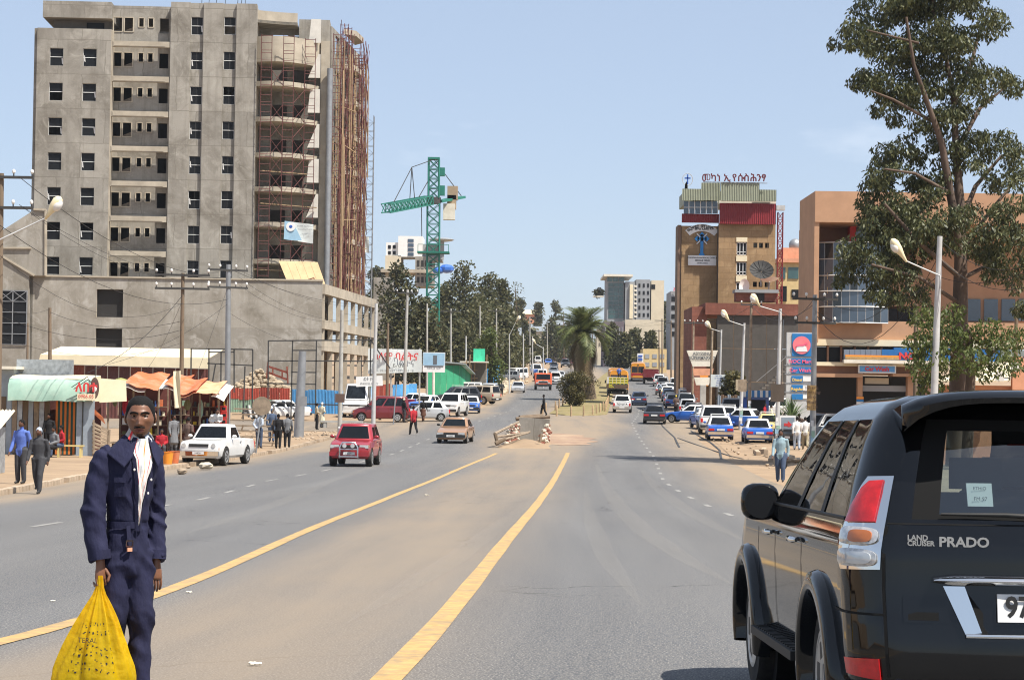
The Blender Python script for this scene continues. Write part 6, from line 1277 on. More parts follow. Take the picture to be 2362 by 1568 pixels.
wins(fl,1403,1438,652,735,d,3,8,'glass_teal',.94,.86,'curtain_pane');wins(fl,1400,1440,638,650,d,3,1,'glass_teal',.9,.9,'curtain_pane');wins(fl,1462,1470,655,735,d-2,1,8,'off_white',.8,.4,'balcony');wins(fl,1470,1500,650,735,d+1,3,5,'window_dark',.45,.5);wins(fl,1502,1512,655,668,d+3,1,1,'window_dark',.9,.8)
mb=MB();a,b=at(1441,735,d-2.1),at(1447,656,d-2.1);mb.box(((a.x+b.x)/2+1.4,d-2.3,(a.z+b.z)/2),(.9,.6,b.z-a.z),'cream_sheet');mb.build('pale_pier',fl)
mb=MB();p=at(1380,684,d);mb.box(p,(2.8,2.5,.35),'off_white');mb.build('roof_terrace',fl);mb=MB();leaves(mb,p+V(.2,0,1.2),(1.5,1.2,1.2),260,.8,random.Random(3),'leaf_conifer');mb.build('terrace_plants',fl)
fs_=thing('slate_flats','slate grey block with ribbon windows left of the church tower','building');facade(fs_,1545,1575,672,860,430,12,'grey_wall');wins(fs_,1548,1574,680,780,430,1,5,'window_dark',.95,.5)
for i,(u,v)in enumerate(((1556,668),(1561,668))):text('ሕ',1.0,at(u,v,429.5),0,'ink_red',fs_,'roof_letter',.03)
fb=thing('beige_block','plain beige block with blank wall at the end of the avenue','building');facade(fb,1440,1520,738,905,470,16,'beige_wall');facade(fb,1391,1440,742,905,466,14,'purple_grey','shop_wing');wins(fb,1393,1438,752,845,466,7,4,'grey_wall',.35,.8)
fy_=thing('yellow_shop_house','small yellow shop house before the beige block','building');facade(fy_,1482,1538,805,900,400,8,'yellow_wall');wins(fy_,1484,1536,812,850,400,3,2,'grey_wall',.6,.5)
facade(fy_,1470,1484,815,850,398,1,'white_paint','signboard');wins(fy_,1471,1483,817,849,397.9,1,4,'ink_blue',.8,.5,'sign_panel')
for i,(u0,u1,v0,v1,d,k,lab)in enumerate([(1176,1236,725,745,760,'tile_orange','far hill house with pale tiled roof'),(1205,1262,765,850,640,'beige_wall','small pale house at the far end of the left lane'),(1255,1300,750,850,680,'purple_grey','dim grey shop house at the far end of the avenue'),(1376,1402,760,870,500,'beige_wall','small beige house right of the palm'),(1150,1200,775,870,420,'concrete','low grey house behind the light green tree')]):
 t=thing('distant_house',lab,'house',(0,0,0),0,'houses far up the avenue');facade(t,u0,u1,v0,v1,d,8,k);wins(t,u0+4,u1-4,v0+4,min(v1,v0+45),d,4,2,'window_dark',.4,.4);a,b=at(u0-3,v0,d-.5),at(u1+3,v0,d-.5);mb=MB();mb.prism([tuple(a),tuple(b),(b.x,d+4,b.z+1.6),(a.x,d+4,a.z+1.6)],(0,0,.2),'tin_grey' if i else 'cream_sheet');mb.build('roof',t)
mb=MB();mb.grid(lambda x,q:(x,1500+q*900,[20,46,62][int(q)]+CZ-26*0+7*sin(x*.004)+5*sin(x*.011+q)),[-1500+i*60 for i in range(51)],[0,1,2],'leaf_conifer');struct(mb.build('hills',None,smooth_=80))
for i,(u,vt,d,k,arm)in enumerate([(1040,712,230,'pole_concrete',2.2),(985,700,210,'pole_concrete',0),(1107,705,300,'pole_concrete',0),(1145,712,300,'pole_concrete',2.6),(1222,730,380,'pole_concrete',0),(1207,770,330,'lamp_pole',0),(1228,775,360,'lamp_pole',0),(1262,745,520,'pole_concrete',0),(1300,718,560,'timber_grey',0),(1366,715,520,'timber_grey',1.5),(1527,735,330,'timber_grey',2.4),(1520,760,380,'timber_grey',2.0),(1548,740,300,'timber_grey',1.8),(1557,770,280,'steel_grey',0),(1075,775,250,'lamp_pole',0)]):
 utility_pole(u,vt,d,'slim pole number %s from the left along the far avenue'%('one','two','three','four','five','six','seven','eight','nine','ten','eleven','twelve','thirteen','fourteen','fifteen')[[13,12,11,10,8,9,7,6,5,4,3,2,1,0,14].index(i)if False else i],k,.13,((.3,arm,.2),)if arm else(),ins=False)
for u,v,d,ru,rv,lab in[(1253,800,300,1236,793,'street lamp behind the orange lorry'),(1175,770,260,1190,742,'street lamp in front of the hillside grove')]:streetlamp(u,v,d,lab,ru,rv,None,.1,.2,.5)
# church tower block
dT=212;T_=lambda u,v,dd=0:at(u,v,dT+dd);sT=dT/F
ch=thing('church_tower_block','tan stone church office tower with green and maroon sheet crown','building')
xa,xm,xb=T_(1574,600).x,T_(1657,600).x,T_(1788,600).x;zb_=gzr(dT)-.5;z_=lambda v,u=1680:T_(u,v).z
mb=MB();hl=[]
for v0,v1 in((491,548),(558,602-10),(604,640),(655,690)):
 pass
wl_=[(514,546),(559,588),(604,634),(651,680)]
for a,b in wl_:hl.append((T_(1699,600).x-xm,z_(b)-zb_,T_(1722,600).x-xm,z_(a)-zb_))
for v in(517,565,612,655):
 for u in(1742,1755,1769):x=T_(u,600).x-xm;hl.append((x-.2,z_(v+6)-zb_,x+.2,z_(v-6)-zb_))
wallmesh(mb,(xm,dT,zb_),(1,0,0),xb-xm,z_(515)-zb_,[h for h in hl if h[3]<z_(515)-zb_],.4,'stone_tan');mb.build('right_wall',ch)
mb=MB();mb.box(((xa+xm)/2,dT+1.6,(zb_+z_(520))/2),(xm-xa,.6,z_(520)-zb_),'stone_tan');mb.build('left_wall',ch)
mb=MB();mb.box((xm+.0,dT+.75,(zb_+z_(520))/2),(.06,1.4,z_(520)-zb_),'church_brown');mb.build('return_wall',ch)
mb=MB();mb.box((xa-.2,dT+2.9,(zb_+z_(518))/2),(.35,3,z_(518)-zb_),'stone_tan_dark');mb.box((xb-.1,dT+5,(zb_+z_(515))/2),(.3,9,z_(515)-zb_-.3),'stone_tan');mb.build('side_wall',ch)
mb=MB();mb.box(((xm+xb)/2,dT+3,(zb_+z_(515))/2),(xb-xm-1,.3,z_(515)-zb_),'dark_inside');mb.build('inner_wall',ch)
for i,(a,b)in enumerate(wl_):
 h=hl[i];x0,x1=h[0]+xm,h[2]+xm;z0,z1=z_(b),z_(a);mb=MB()
 for q in(x0+.03,x0+(x1-x0)*.33,x0+(x1-x0)*.66,x1-.03):mb.bar((q,dT+.1,z0),(q,dT+.1,z1),.07,.07,'alu_white')
 for q in(z0+.03,z0+(z1-z0)*.25,z1-.03):mb.bar((x0,dT+.1,q),(x1,dT+.1,q),.07,.07,'alu_white')
 o=mb.build('window',ch);mb=MB();mb.box(((x0+x1)/2,dT+.16,(z0+z1)/2),(x1-x0,.02,z1-z0),'window_dark');mb.build('pane',o)
 if i<3:mb=MB();mb.box(((x0+x1)/2,dT-.03,(z0+z_(wl_[i+1][0]))/2),(x1-x0+.1,.08,(z0-z_(wl_[i+1][0]))*.8),'cream_sheet');mb.build('spandrel',ch)
def corr(t,name,u0,u1,v0,v1,d,k,n,dep=.06):
 a,b=at(u0,v1,d),at(u1,v0,d);mb=MB();W_=b.x-a.x;mb.grid(lambda s_,z:(a.x+W_*s_,d+(dep if int(round(s_*n))%2 else 0),z),[i/n for i in range(n+1)],[a.z,b.z],k);mb.box(((a.x+b.x)/2,d+.25,(a.z+b.z)/2),(W_,.2,b.z-a.z),k);mb.build(name,t)
corr(ch,'maroon_band',1660,1790,470,516,dT-.5,'corr_maroon',60);corr(ch,'maroon_band',1573,1659,494,513,dT+.6,'corr_maroon',40)
corr(ch,'green_parapet',1574,1625,436,462,dT-.3,'corr_green',26);corr(ch,'green_parapet',1618,1662,422,462,dT-.25,'corr_green',24);corr(ch,'green_parapet',1663,1752,421,463,dT-1.2,'corr_green',44);corr(ch,'green_parapet',1750,1791,438,464,dT-.9,'corr_green',22)
mb=MB();mb.box(((xa+xb)/2,dT+4,(z_(440)+z_(470))/2),(xb-xa-.4,7,z_(440)-z_(470)),'corr_green');mb.box(((xm+xb)/2,dT+.1,(z_(462)+z_(472))/2),(xb-xm,.5,z_(462)-z_(472)-.02),'off_white');mb.build('roof_block',ch)
for i in range(6):
 a,b=T_(1577+i*13.3,493,.4),T_(1589+i*13.3,464,.4);mb=MB();mb.box(((a.x+b.x)/2,dT+.4,(a.z+b.z)/2),(b.x-a.x,.05,b.z-a.z),'glass_blue');o=mb.build('gallery_pane',ch);mb=MB();mb.bar((b.x,dT+.33,a.z),(b.x,dT+.33,b.z),.08,.08,'alu_white');mb.bar((a.x,dT+.33,(a.z+b.z)/2),(b.x,dT+.33,(a.z+b.z)/2),.05,.06,'alu_white');mb.build('mullion',o)
rs=thing('roof_lettering','row of dark red Ethiopic letters standing on the church roof','sign');s_='መካነ ኢየሱስ ሕንፃ';us=[1632,1649,1662,1684,1703,1717,1732,1751,1768,1781];
us=[1632,1649,1661,1680,1697,1712,1725,1741,1754,1765]
for c_,u in zip(s_.replace(' ',''),us):text(c_,.98,T_(u-3,411+(u-1632)*.004,-1.3),0,'ink_darkred',rs,'letter',.04,bold=.02)
mb=MB();mb.bar(T_(1622,420,-1.2),T_(1770,423,-1.2),.05,.08,'steel_grey');mb.build('rail',rs)
rc=thing('ring_cross','small blue cross in a ring on the church roof corner','cross');c_=T_(1586,414);mb=MB();n=20
mb.loft([(c_+V(cos(2*pi*i/n)*.52,0,sin(2*pi*i/n)*.62),.035)for i in range(n+1)],'lamp_pole',5,False);mb.build('ring',rc);mb=MB();mb.box(c_,(.14,.1,1.0),'ink_blue');mb.box(c_+V(0,0,.12),(.6,.1,.14),'ink_blue');mb.build('cross',rc);mb=MB();mb.cyl(c_+V(0,0,-1.6),c_+V(0,0,-.55),.05,None,'steel_grey',6);mb.build('post',rc)
mb=MB();p=T_(1578,442,-.2);mb.add([p,p+V(.35,0,0),p+V(.3,0,1.1),p+V(.1,0,.8)],[(0,1,2,3),(3,2,1,0)],'red_paint');tag(mb.build('red_flag',None),'small red flag at the corner of the church roof','flag')
dS=dT+1.2;S_=lambda u,v:at(u,v,dS)
as_=thing('arched_sign','white arched sign with dark letters over the blue cross','sign');cc=S_(1619,575);R0,R1=42*dS/F,58*dS/F;pts=[cc+V(cos(a)*R1,0,sin(a)*R1)for a in[R(48+84*i/16)for i in range(17)]]+[cc+V(cos(a)*R0,0,sin(a)*R0)for a in[R(132-84*i/16)for i in range(17)]]
mb=MB();
for i in range(16):mb.prism([tuple(pts[i]),tuple(pts[i+1]),tuple(pts[32-i]),tuple(pts[33-i])],(0,.12,0),'white_paint')
mb.build('board',as_,fixn=True)
for i,c_ in enumerate('የኢትዮጵያ ወንጌላዊት'):a=R(127-74*i/14);text(c_,.42,cc+V(cos(a)*(R0+R1+.26)/2,-.03,sin(a)*(R0+R1+.26)/2),0,'ink_black',as_,'letter',bold=.01,ry=-(a-pi/2))if c_!=' ' else None
text('መካነ ኢየሱስ',.3,cc+V(0,-.03,R0+.2),0,'ink_black',as_,bold=.01)
bc_=thing('wall_cross','large bright blue ornate cross on the church tower wall','cross');c_=S_(1619,551);mb=MB();mb.box(c_+V(0,0,-.75),(.3,.2,1.7),'cross_blue');mb.ell(c_+V(0,0,-1.65),(.3,.11,.22),'cross_blue',8,6);mb.box(c_+V(0,0,.0),(.95,.2,.3),'cross_blue');mb.box(c_+V(0,0,.1),(.32,.2,.7),'cross_blue');mb.build('cross',bc_)
for dx,dz in((-.5,0),(.5,0),(0,.42)):mb=MB();q=c_+V(dx,0,dz);mb.prism([tuple(q+V(0,-.1,.3)),tuple(q+V(-.26,-.1,0)),tuple(q+V(0,-.1,-.3)),tuple(q+V(.26,-.1,0))],(0,.2,0),'cross_blue');mb.build('finial',bc_)
for i in range(4):a=R(45+90*i);mb=MB();q=c_;mb.bar(q+V(cos(a)*.2,0,sin(a)*.2),q+V(cos(a)*.75,0,sin(a)*.75),.1,.1,'ink_white');mb.build('ray',bc_)
sb_=thing('church_signboard','white church signboard below the blue cross','sign');a,b=S_(1587,612),S_(1652,590);mb=MB();mb.box(((a.x+b.x)/2,dS,(a.z+b.z)/2),(b.x-a.x,.25,b.z-a.z),'white_paint');mb.build('board',sb_)
for k,(tx,sz)in enumerate((('ETHIOPIAN EVANGELICAL CHURCH',.19),('MEKANE YESUS',.22),('CENTRAL OFFICE',.14))):text(tx,sz,((a.x+b.x)/2,dS-.14,b.z-.24-.28*k),0,'ink_black',sb_,bold=.006)
lm=thing('lattice_mast','thin maroon lattice mast behind the right edge of the church tower','mast');mb=MB();lattice(mb,gx(1795,222),at(1800,490,222),.55,26,'corr_maroon',.04);mb.build('mast',lm);mb=MB();mb.box(at(1800,480,222),(.9,.9,.5),'lamp_pole');mb.build('head',lm)
def dish(label,c_,r,k,tilt,az,ribs,rimk=None,mast=True):
 t=thing('satellite_dish',label,'satellite dish',c_,az,'satellite dishes');n=18;o_=Matrix.Rotation(tilt,3,'X');mb=MB()
 mb.rings([[tuple(o_@V(cos(2*pi*j/n)*r*q,sin(2*pi*j/n)*r*q,.28*r*q*q))for j in range(n)]for q in(.05,.4,.75,1)],k,False);mb.build('bowl',t,smooth_=60)
 for j in range(ribs):a=2*pi*j/ribs;mb=MB();mb.loft([(o_@V(cos(a)*r*q,sin(a)*r*q,.28*r*q*q+.03),.03*r/1.5)for q in(.05,.5,1.02)],rimk or k,4);mb.build('rib',t)
 mb=MB();mb.cyl((0,.3,-1.2*r),o_@V(0,0,-.05),.08,None,'steel_grey',6);mb.build('mount',t)
dish('big black mesh satellite dish on the brick wing',T_(1756,627,-6),1.2,'black_mesh',R(52),0,14,'steel_dark');dish('white satellite dish seen from behind left of the black one',T_(1713,660,-6),.75,'white_paint',R(95),R(40),0);dish('flat white satellite dish right below the black one',T_(1775,650,-6),.95,'white_paint',R(-12),R(20),0)
bw=thing('brick_wing','low brick red wing with dark cladding and painted entrance front','building');dB=196
a,b=at(1598,698,dB),at(1848,702,dB);gB=gzr(dB)-.3
mb=MB();mb.box(((a.x+b.x)/2+.6,dB+5,a.z-.55),(b.x-a.x-1.2,10,1.1),'brick_red');mb.box((a.x+.7,dB+5.4,(gB+a.z-.3)/2),(1.4,9.4,a.z-gB-.4),'brick_red');mb.build('brick_wall',bw)
xw0,xw1=at(1655,750,dB).x,at(1846,750,dB).x
for i in range(5):
 p,q=xw0+(xw1-xw0)*i/5,xw0+(xw1-xw0)*(i+1)/5
 for j in range(3):z0,z1=gB+(a.z-1.1-gB)*j/3,gB+(a.z-1.1-gB)*(j+1)/3;mb=MB();mb.box(((p+q)/2,dB+.4,(z0+z1)/2),(q-p-.04,.2,z1-z0-.04),'grey_cladding');mb.build('cladding_panel',bw)
p,q=at(1697,695,dB+1),at(1790,676,dB+1);mb=MB();mb.box(((p.x+q.x)/2,dB+1.5,(p.z+q.z)/2),(q.x-p.x,2,q.z-p.z),'brick_red');mb.box(((p.x+q.x)/2,dB+1.4,q.z+.12),(q.x-p.x+.3,2.4,.3),'grey_wall');mb.box(((p.x+q.x)/2+.35,dB+.48,(p.z+q.z)/2),(.8,.06,q.z-p.z),'dark_inside');mb.build('roof_house',bw)
st=thing('exterior_stairs','dark outside stairs with rail before the grey cladding','stairs');
for i in range(10):p=at(1745+i*7.5,905-i*6.2,188);mb=MB();mb.box((p.x,188,p.z-.08),(.36,1.4,.12),'concrete_dark');mb.build('step',st)
mb=MB();mb.bar(at(1745,880,187.2),at(1817,820,187.2),.05,.05,'steel_grey');mb.build('rail',st)
sm=thing('supermarket_sign','trapezoid cream supermarket sign on a column','sign');dM=184;M_=lambda u,v:at(u,v,dM)
for pts,k,nm in(([(1584,808),(1656,808),(1642,845),(1598,845)],'off_white','upper_board'),([(1598,850),(1646,850),(1643,866),(1600,866)],'tile_orange','middle_board'),([(1601,870),(1641,870),(1635,888),(1606,888)],'off_white','lower_board')):mb=MB();mb.prism([tuple(M_(*p))for p in pts][::-1],(0,.3,0),k);mb.build(nm,sm)
text('ABYSSINIA',.36,M_(1620,816)+V(0,-.06,0),0,'ink_grey',sm,bold=.01);text('SUPERMARKET',.36,M_(1620,826)+V(0,-.06,0),0,'ink_grey',sm,bold=.01);mb=MB();p=M_(1622,888);mb.box((p.x,dM+.15,(p.z+gzr(dM))/2),(.5,.5,p.z-gzr(dM)),'pole_concrete');mb.build('column',sm)
# ochre building with curved glass
oc=thing('ochre_building','large ochre building with a curved glass front and filling station below','building');dO=150;O_=lambda u,v,dd=0:at(u,v,dO+dd);gO=gzr(dO)-.4
def slab(u0,u1,v0,v1,dd,deep,k,nm,t=oc):
 a,b=O_(u0,v1,dd),O_(u1,v0,dd);mb=MB();mb.box(((a.x+b.x)/2,dO+dd+deep/2,(a.z+b.z)/2),(b.x-a.x,deep,b.z-a.z),k);return mb.build(nm,t)
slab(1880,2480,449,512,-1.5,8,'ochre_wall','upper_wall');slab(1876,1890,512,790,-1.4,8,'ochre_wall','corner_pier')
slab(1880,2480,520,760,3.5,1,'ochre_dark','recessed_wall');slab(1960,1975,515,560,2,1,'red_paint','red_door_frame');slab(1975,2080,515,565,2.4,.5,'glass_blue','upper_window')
x0,x1=O_(1884,650).x,O_(2046,650).x
def cw(s_):return Vector((x0+(x1-x0)*s_,dO+1.6-2.6*sin(pi*min(1,.15+s_*.55)),0))
zr_=[O_(1950,v).z for v in(745,708,672,636,598,560)];nP=9
for j in range(5):
 for i in range(nP):
  a,b=cw(i/nP),cw((i+1)/nP);mb=MB();g_=.012;pts=[a+(b-a)*g_+V(0,0,zr_[j]+.03),a+(b-a)*(1-g_)+V(0,0,zr_[j]+.03),a+(b-a)*(1-g_)+V(0,0,zr_[j+1]-.03),a+(b-a)*g_+V(0,0,zr_[j+1]-.03)]
  mb.prism([tuple(p)for p in pts],(0,.05,0),'glass_blue' if(i*3+j)%7 else 'glass_dark');mb.build('pane',oc)
for z in zr_:mb=MB();mb.loft([(cw(i/12)+V(0,-.03,z),.045)for i in range(13)],'lamp_pole',5);mb.build('glazing_bar',oc)
for i in range(nP+1):p=cw(i/nP);mb=MB();mb.bar(p+V(0,.02,zr_[0]),p+V(0,.02,zr_[-1]),.05,.05,'steel_grey');mb.build('mullion',oc)
mb=MB();mb.rings([[tuple(cw(i/12)+V(0,.5,z))for i in range(13)]for z in(zr_[0],zr_[-1])],'interior_grey',False,False);mb.build('inner_blind',oc)
for v in(628,660,690):mb=MB();p=cw(.22)+V(0,.25,O_(1950,v+10).z);mb.box(p,(.75,.05,.45),'yellow_wall');mb.build('blind',oc)
slab(2046,2110,640,706,1.2,1,'ochre_wall','upper_panel');slab(1884,2480,747,792,.2,4,'ochre_wall','middle_band');slab(1880,2480,790,796,-.1,4,'cream_sheet','ledge');slab(2110,2480,512,750,2.6,1,'ochre_wall','rear_wall')
for i in range(3):slab(2048+i*24,2070+i*24,712,745,1.1,.3,'window_dark','window')
for i in range(4):slab(2230+i*40,2262+i*40,690,740,2.45,.3,'glass_blue','window')
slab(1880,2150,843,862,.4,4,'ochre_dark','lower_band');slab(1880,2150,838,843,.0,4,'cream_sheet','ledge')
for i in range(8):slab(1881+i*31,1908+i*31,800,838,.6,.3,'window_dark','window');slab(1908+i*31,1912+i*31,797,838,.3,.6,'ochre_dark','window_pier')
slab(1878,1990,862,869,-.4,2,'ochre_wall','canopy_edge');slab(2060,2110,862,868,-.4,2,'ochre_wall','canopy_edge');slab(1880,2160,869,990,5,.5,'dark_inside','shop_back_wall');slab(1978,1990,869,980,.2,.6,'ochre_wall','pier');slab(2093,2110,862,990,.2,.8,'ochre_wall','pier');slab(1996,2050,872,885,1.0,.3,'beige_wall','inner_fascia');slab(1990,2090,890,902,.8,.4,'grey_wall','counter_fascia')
for i,k in enumerate(('canopy_orange','sign_blue','ink_white')):slab(1976,1992,915+i*6,920+i*6,.12,.1,k,'stripe')
cs_=thing('car_wash_sign','blue lit box sign reading car wash in red over the service bay','sign');slab(1980,2067,842,860,-.35,.25,'white_paint','box',cs_);slab(1983,2064,845,857,-.40,.06,'sign_blue_light','face',cs_);text('Car Wash',.42,O_(2023,851,-.42),0,'ink_red',cs_,bold=.015)
cb=thing('station_canopy_fascia','blue filling station fascia with orange stripe and red letters','fascia');
for i in range(7):slab(1947+i*12.4,1959+i*12.4,806,834,-.8,.5,'canopy_grey','panel',cb)
slab(2034,2062,806,834,-.82,.5,'canopy_blue','panel',cb);slab(2062,2310,805,834,-.82,.5,'canopy_blue','panel',cb);slab(1950,2076,820,824,-.87,.06,'canopy_orange','orange_stripe',cb);slab(1950,2076,824,828,-.88,.06,'yellow_line','yellow_stripe',cb);slab(1947,2310,834,837,-.9,.7,'off_white','lower_edge',cb);text('NOC',.68,O_(2102,822,-.86),0,'ink_red',cb,'red_letters',bold=.03,depth=.03,sx=1.15)
tt=thing('price_totem','tall white and blue filling station price totem with round pink emblem','totem sign');dP=136;Q_=lambda u,v,dd=0:at(u,v,dP+dd)
def qs(u0,u1,v0,v1,dd,deep,k,nm):a,b=Q_(u0,v1,dd),Q_(u1,v0,dd);mb=MB();mb.box(((a.x+b.x)/2,dP+dd+deep/2,(a.z+b.z)/2),(b.x-a.x,deep,b.z-a.z),k);return mb.build(nm,tt)
qs(1813,1876,767,982,0,.35,'lamp_pole','column');qs(1827,1873,770,821,-.06,.08,'sign_blue','emblem_panel');c_=Q_(1849,796,-.09);mb=MB();mb.cyl(c_,c_+V(0,-.03,0),.585,None,'sign_pink',24);mb.build('emblem_disc',tt)
mb=MB();c2=c_+V(0,-.05,0);mb.prism([tuple(c2+V(x,0,z))for x,z in((-.38,-.42),(.38,-.42),(.3,-.1),(.12,.0),(-.15,-.02),(-.32,-.12))],(0,.015,0),'ink_white');mb.build('emblem_hill',tt)
mb=MB();mb.prism([tuple(c2+V(x,-.02,z))for x,z in((-.36,-.02),(-.1,.02),(.14,.06),(.34,.2),(.38,.14),(.28,.04),(.1,-.06),(-.12,-.06),(-.34,-.1))],(0,.015,0),'ink_pink');mb.build('emblem_runner',tt)
for i,(v0,v1,tx,k)in enumerate(((827,841,'NOC Mart','ink_pink'),(847,861,'Car Wash','ink_pink'),(867,881,'Diesel','ink_yellow'),(888,902,'Regular','ink_yellow'),(909,921,'','ink_yellow'))):
 qs(1826,1873 if i<2 else 1852,v0,v1,-.05,.08,'sign_blue','panel')
 if i>1:qs(1852,1873,v0+3,v1-2,-.06,.08,'white_paint','price_panel')
 if tx:text(tx,.34 if i<2 else.26,Q_(1846 if i<2 else 1839,(v0+v1)/2+(2 if i>1 else 0),-.08),0,k,tt,bold=.008)
 qs(1811,1877,v0-5,v0-4,-.03,.3,'steel_grey','joint')
sk=thing('roadside_shack','pinkish roadside shack with a sloping cream sheet roof','shack');dK2=92;Z_=lambda u,v,dd=0:at(u,v,dK2+dd)
mb=MB();mb.prism([tuple(Z_(2150,882)),tuple(Z_(2330,880)),tuple(Z_(2332,838,5)),tuple(Z_(2210,862,5))],(0,0,.06),'cream_sheet');mb.build('roof',sk);a,b=Z_(2160,990,.6),Z_(2480,884,.6);mb=MB();mb.box(((a.x+b.x)/2,dK2+2,(gzr(dK2)+b.z)/2-.1),(b.x-a.x,2.5,b.z-gzr(dK2)-.1),'tile_orange');mb.build('wall',sk)
mb=MB();p=Z_(2336,880,.2);mb.box((p.x+.35,dK2+.4,(gzr(dK2)+Z_(2336,822).z)/2),(.7,.3,Z_(2336,822).z-gzr(dK2)),'tile_orange');mb.build('pillar',sk)
for u in(2306,2342):mb=MB();p=Z_(u,868-(u-2306)*.6,-.4);mb.box(p,(.34,.2,.4),'lamp_glass');mb.bar(p,p+V(.5,.4,.5),.04,.04,'steel_dark');mb.build('floodlight',sk)
yh=thing('yellow_flats','yellow flats with red roof between the church tower and the ochre building','building');dY=240
def ys(u0,u1,v0,v1,dd,deep,k,nm):a,b=at(u0,v1,dY+dd),at(u1,v0,dY+dd);mb=MB();mb.box(((a.x+b.x)/2,dY+dd+deep/2,(a.z+b.z)/2),(b.x-a.x,deep,b.z-a.z),k);mb.build(nm,yh)
ys(1795,1850,605,720,0,8,'yellow_wall','wall');ys(1793,1850,596,605,-.4,9,'tile_orange','roof');ys(1806,1848,572,596,2,5,'tile_orange','roof_house');ys(1800,1812,617,643,-.1,.3,'glass_teal','window');ys(1818,1842,617,643,-.1,.3,'glass_teal','window');ys(1826,1842,668,686,-.1,.3,'window_dark','window');ys(1800,1815,660,695,-.1,.3,'window_dark','window')
mb=MB();mb.ell(at(1834,566,244),(.75,.75,.8),'steel_grey',12,8);tag(mb.build('water_tank',None,smooth_=60),'round grey water tank on the roof left of the ochre building','tank')
# poles and lamps right
streetlamp(2168,545,84,'tall white street lamp pole before the eucalyptus, lamp reaching left',2090,602,2150,.17,1.6,.58)
streetlamp(1800,712,118,'street lamp pole beside the lone blue taxi, lamp reaching left',1752,706,1793,.14,.2,.45)
streetlamp(1717,745,145,'street lamp pole plastered with leaflets behind the taxis',1682,740,1708,.13,.2,.5)
streetlamp(1664,760,170,'thin street lamp pole before the supermarket sign',1640,758,1658,.11,.2,.4)
UR=[(1880,680,96,'dark steel pole with a yellow advert before the filling station','steel_grey',.15,((.2,2.2,.2),(1.3,2.0,.2)),1875),(1733,700,152,'pale timber pole left of the street lamp','timber_old',.13,((.1,1.6,.2),),1728),(1600,740,190,'timber pole by the supermarket sign with one crossarm','timber_old',.12,((.2,1.8,.2),),1597),(1643,762,176,'timber pole with transformer plate left of the hedge','timber_old',.13,(),1638),(2112,700,100,'old timber post among the lower trees','timber_grey',.12,(),2112),(2230,745,98,'cut timber post under the eucalyptus','timber_grey',.13,(),2232),(2345,700,97,'timber post at the right picture edge','timber_grey',.12,(),2340),(1588,780,215,'dark post at the end of the parked row','timber_grey',.12,(),1586),(1576,770,230,'dark far post before the church tower','steel_grey',.12,(),1575)]
for u,v,d,lab,k,r,arms,bu in UR:utility_pole(u,v,d,lab,k,r,arms,base_u=bu)
for u,v,d,w_,h_,k,lab in[(1872,917,95.7,.42,1.15,'yellow_line','yellow printed advert tied to the steel pole'),(1793,906,117.6,.75,1.0,'church_brown','dark square board tied to the lamp pole'),(1712,889,144.6,.6,.85,'timber_old','tan paper notice tied to the leaflet pole'),(1624,877,189.6,.75,1.0,'canopy_orange','orange notice on a pole by the supermarket sign'),(1658,878,168,1.3,1.0,'banner_cloth','pale blue handwritten board above the hedge'),(1607,862,200,.7,.6,'canopy_orange','small orange sign beside the supermarket board'),(1705,888,150,0.5,.8,'cloth_tan','second tan notice on the pole behind the taxis')]:
 mb=MB();p=at(u,v,d);mb.box(p,(w_,.04,h_),k);o=tag(mb.build('notice_board',None),lab,'notice')
 if k in('yellow_line','banner_cloth'):
  for q in range(5):text(('ክፍት የሥራ','ቦታ ማስታወቂያ','ለሽያጭ','የሚከራይ','0911 224')[q],h_*.16,p+V(0,-.035,h_*(.38-.19*q)),0,'ink_blue' if k!='yellow_line' else 'cloth_brown',o,sx=.8)
for i,(u,v,d,h_)in enumerate([(1793,985,117.75,1.1),(1793,1035,117.75,.9),(1709,950,144.75,1.2),(1875,1000,95.75,1.2),(1729,940,151.7,1.0)]):
 mb=MB()
 for q in range(5):rr=random.Random(i*9+q);p=at(u,v,d);mb.box(p+V(rr.uniform(-.05,.05),-.012*q-.03,(q-2)*h_/5),(.2*rr.uniform(.6,1.1),.008,h_/4*rr.uniform(.7,1.2)),('ink_white','banner_blue','awning_green','banner_cloth','ink_white')[q])
 tag(mb.build('pasted_leaflets',None),('torn leaflets pasted on %s'%('the upper lamp pole beside the lone taxi','the lower lamp pole beside the lone taxi','the leaflet pole behind the taxis','the dark steel pole','the pale timber pole')[i]),'leaflets')
hedge=thing('sheet_hedge','dark corrugated screen overgrown in front of the cladding wall','fence')
for i in range(9):
 p=gx(1655+i*7.6,166);mb=MB();corr_panel(mb,(0,0,0),V(.27,0,0),0,2.0+.1*(i%2),'stone_tan_dark' if i%3 else 'tin_blue_grey',4,.03);mb.build('panel',hedge,p)
ks=thing('striped_kiosk','blue kiosk with blue and white striped awning among the taxis','kiosk');p=gx(1742,158);mb=MB();mb.box(p+V(0,0,1.1),(1.9,1.5,2.2),'paint_blue');mb.build('wall',ks)
for i in range(10):mb=MB();mb.box(p+V(-1.05+.21*i+.1,-1.0,2.3),(.205,.6,.5),'sign_blue' if i%2 else 'white_paint');mb.build('awning_stripe',ks)
mb=MB();mb.box(p+V(0,-.77,1.3),(1.4,.04,1.1),'dark_inside');mb.build('hatch',ks)
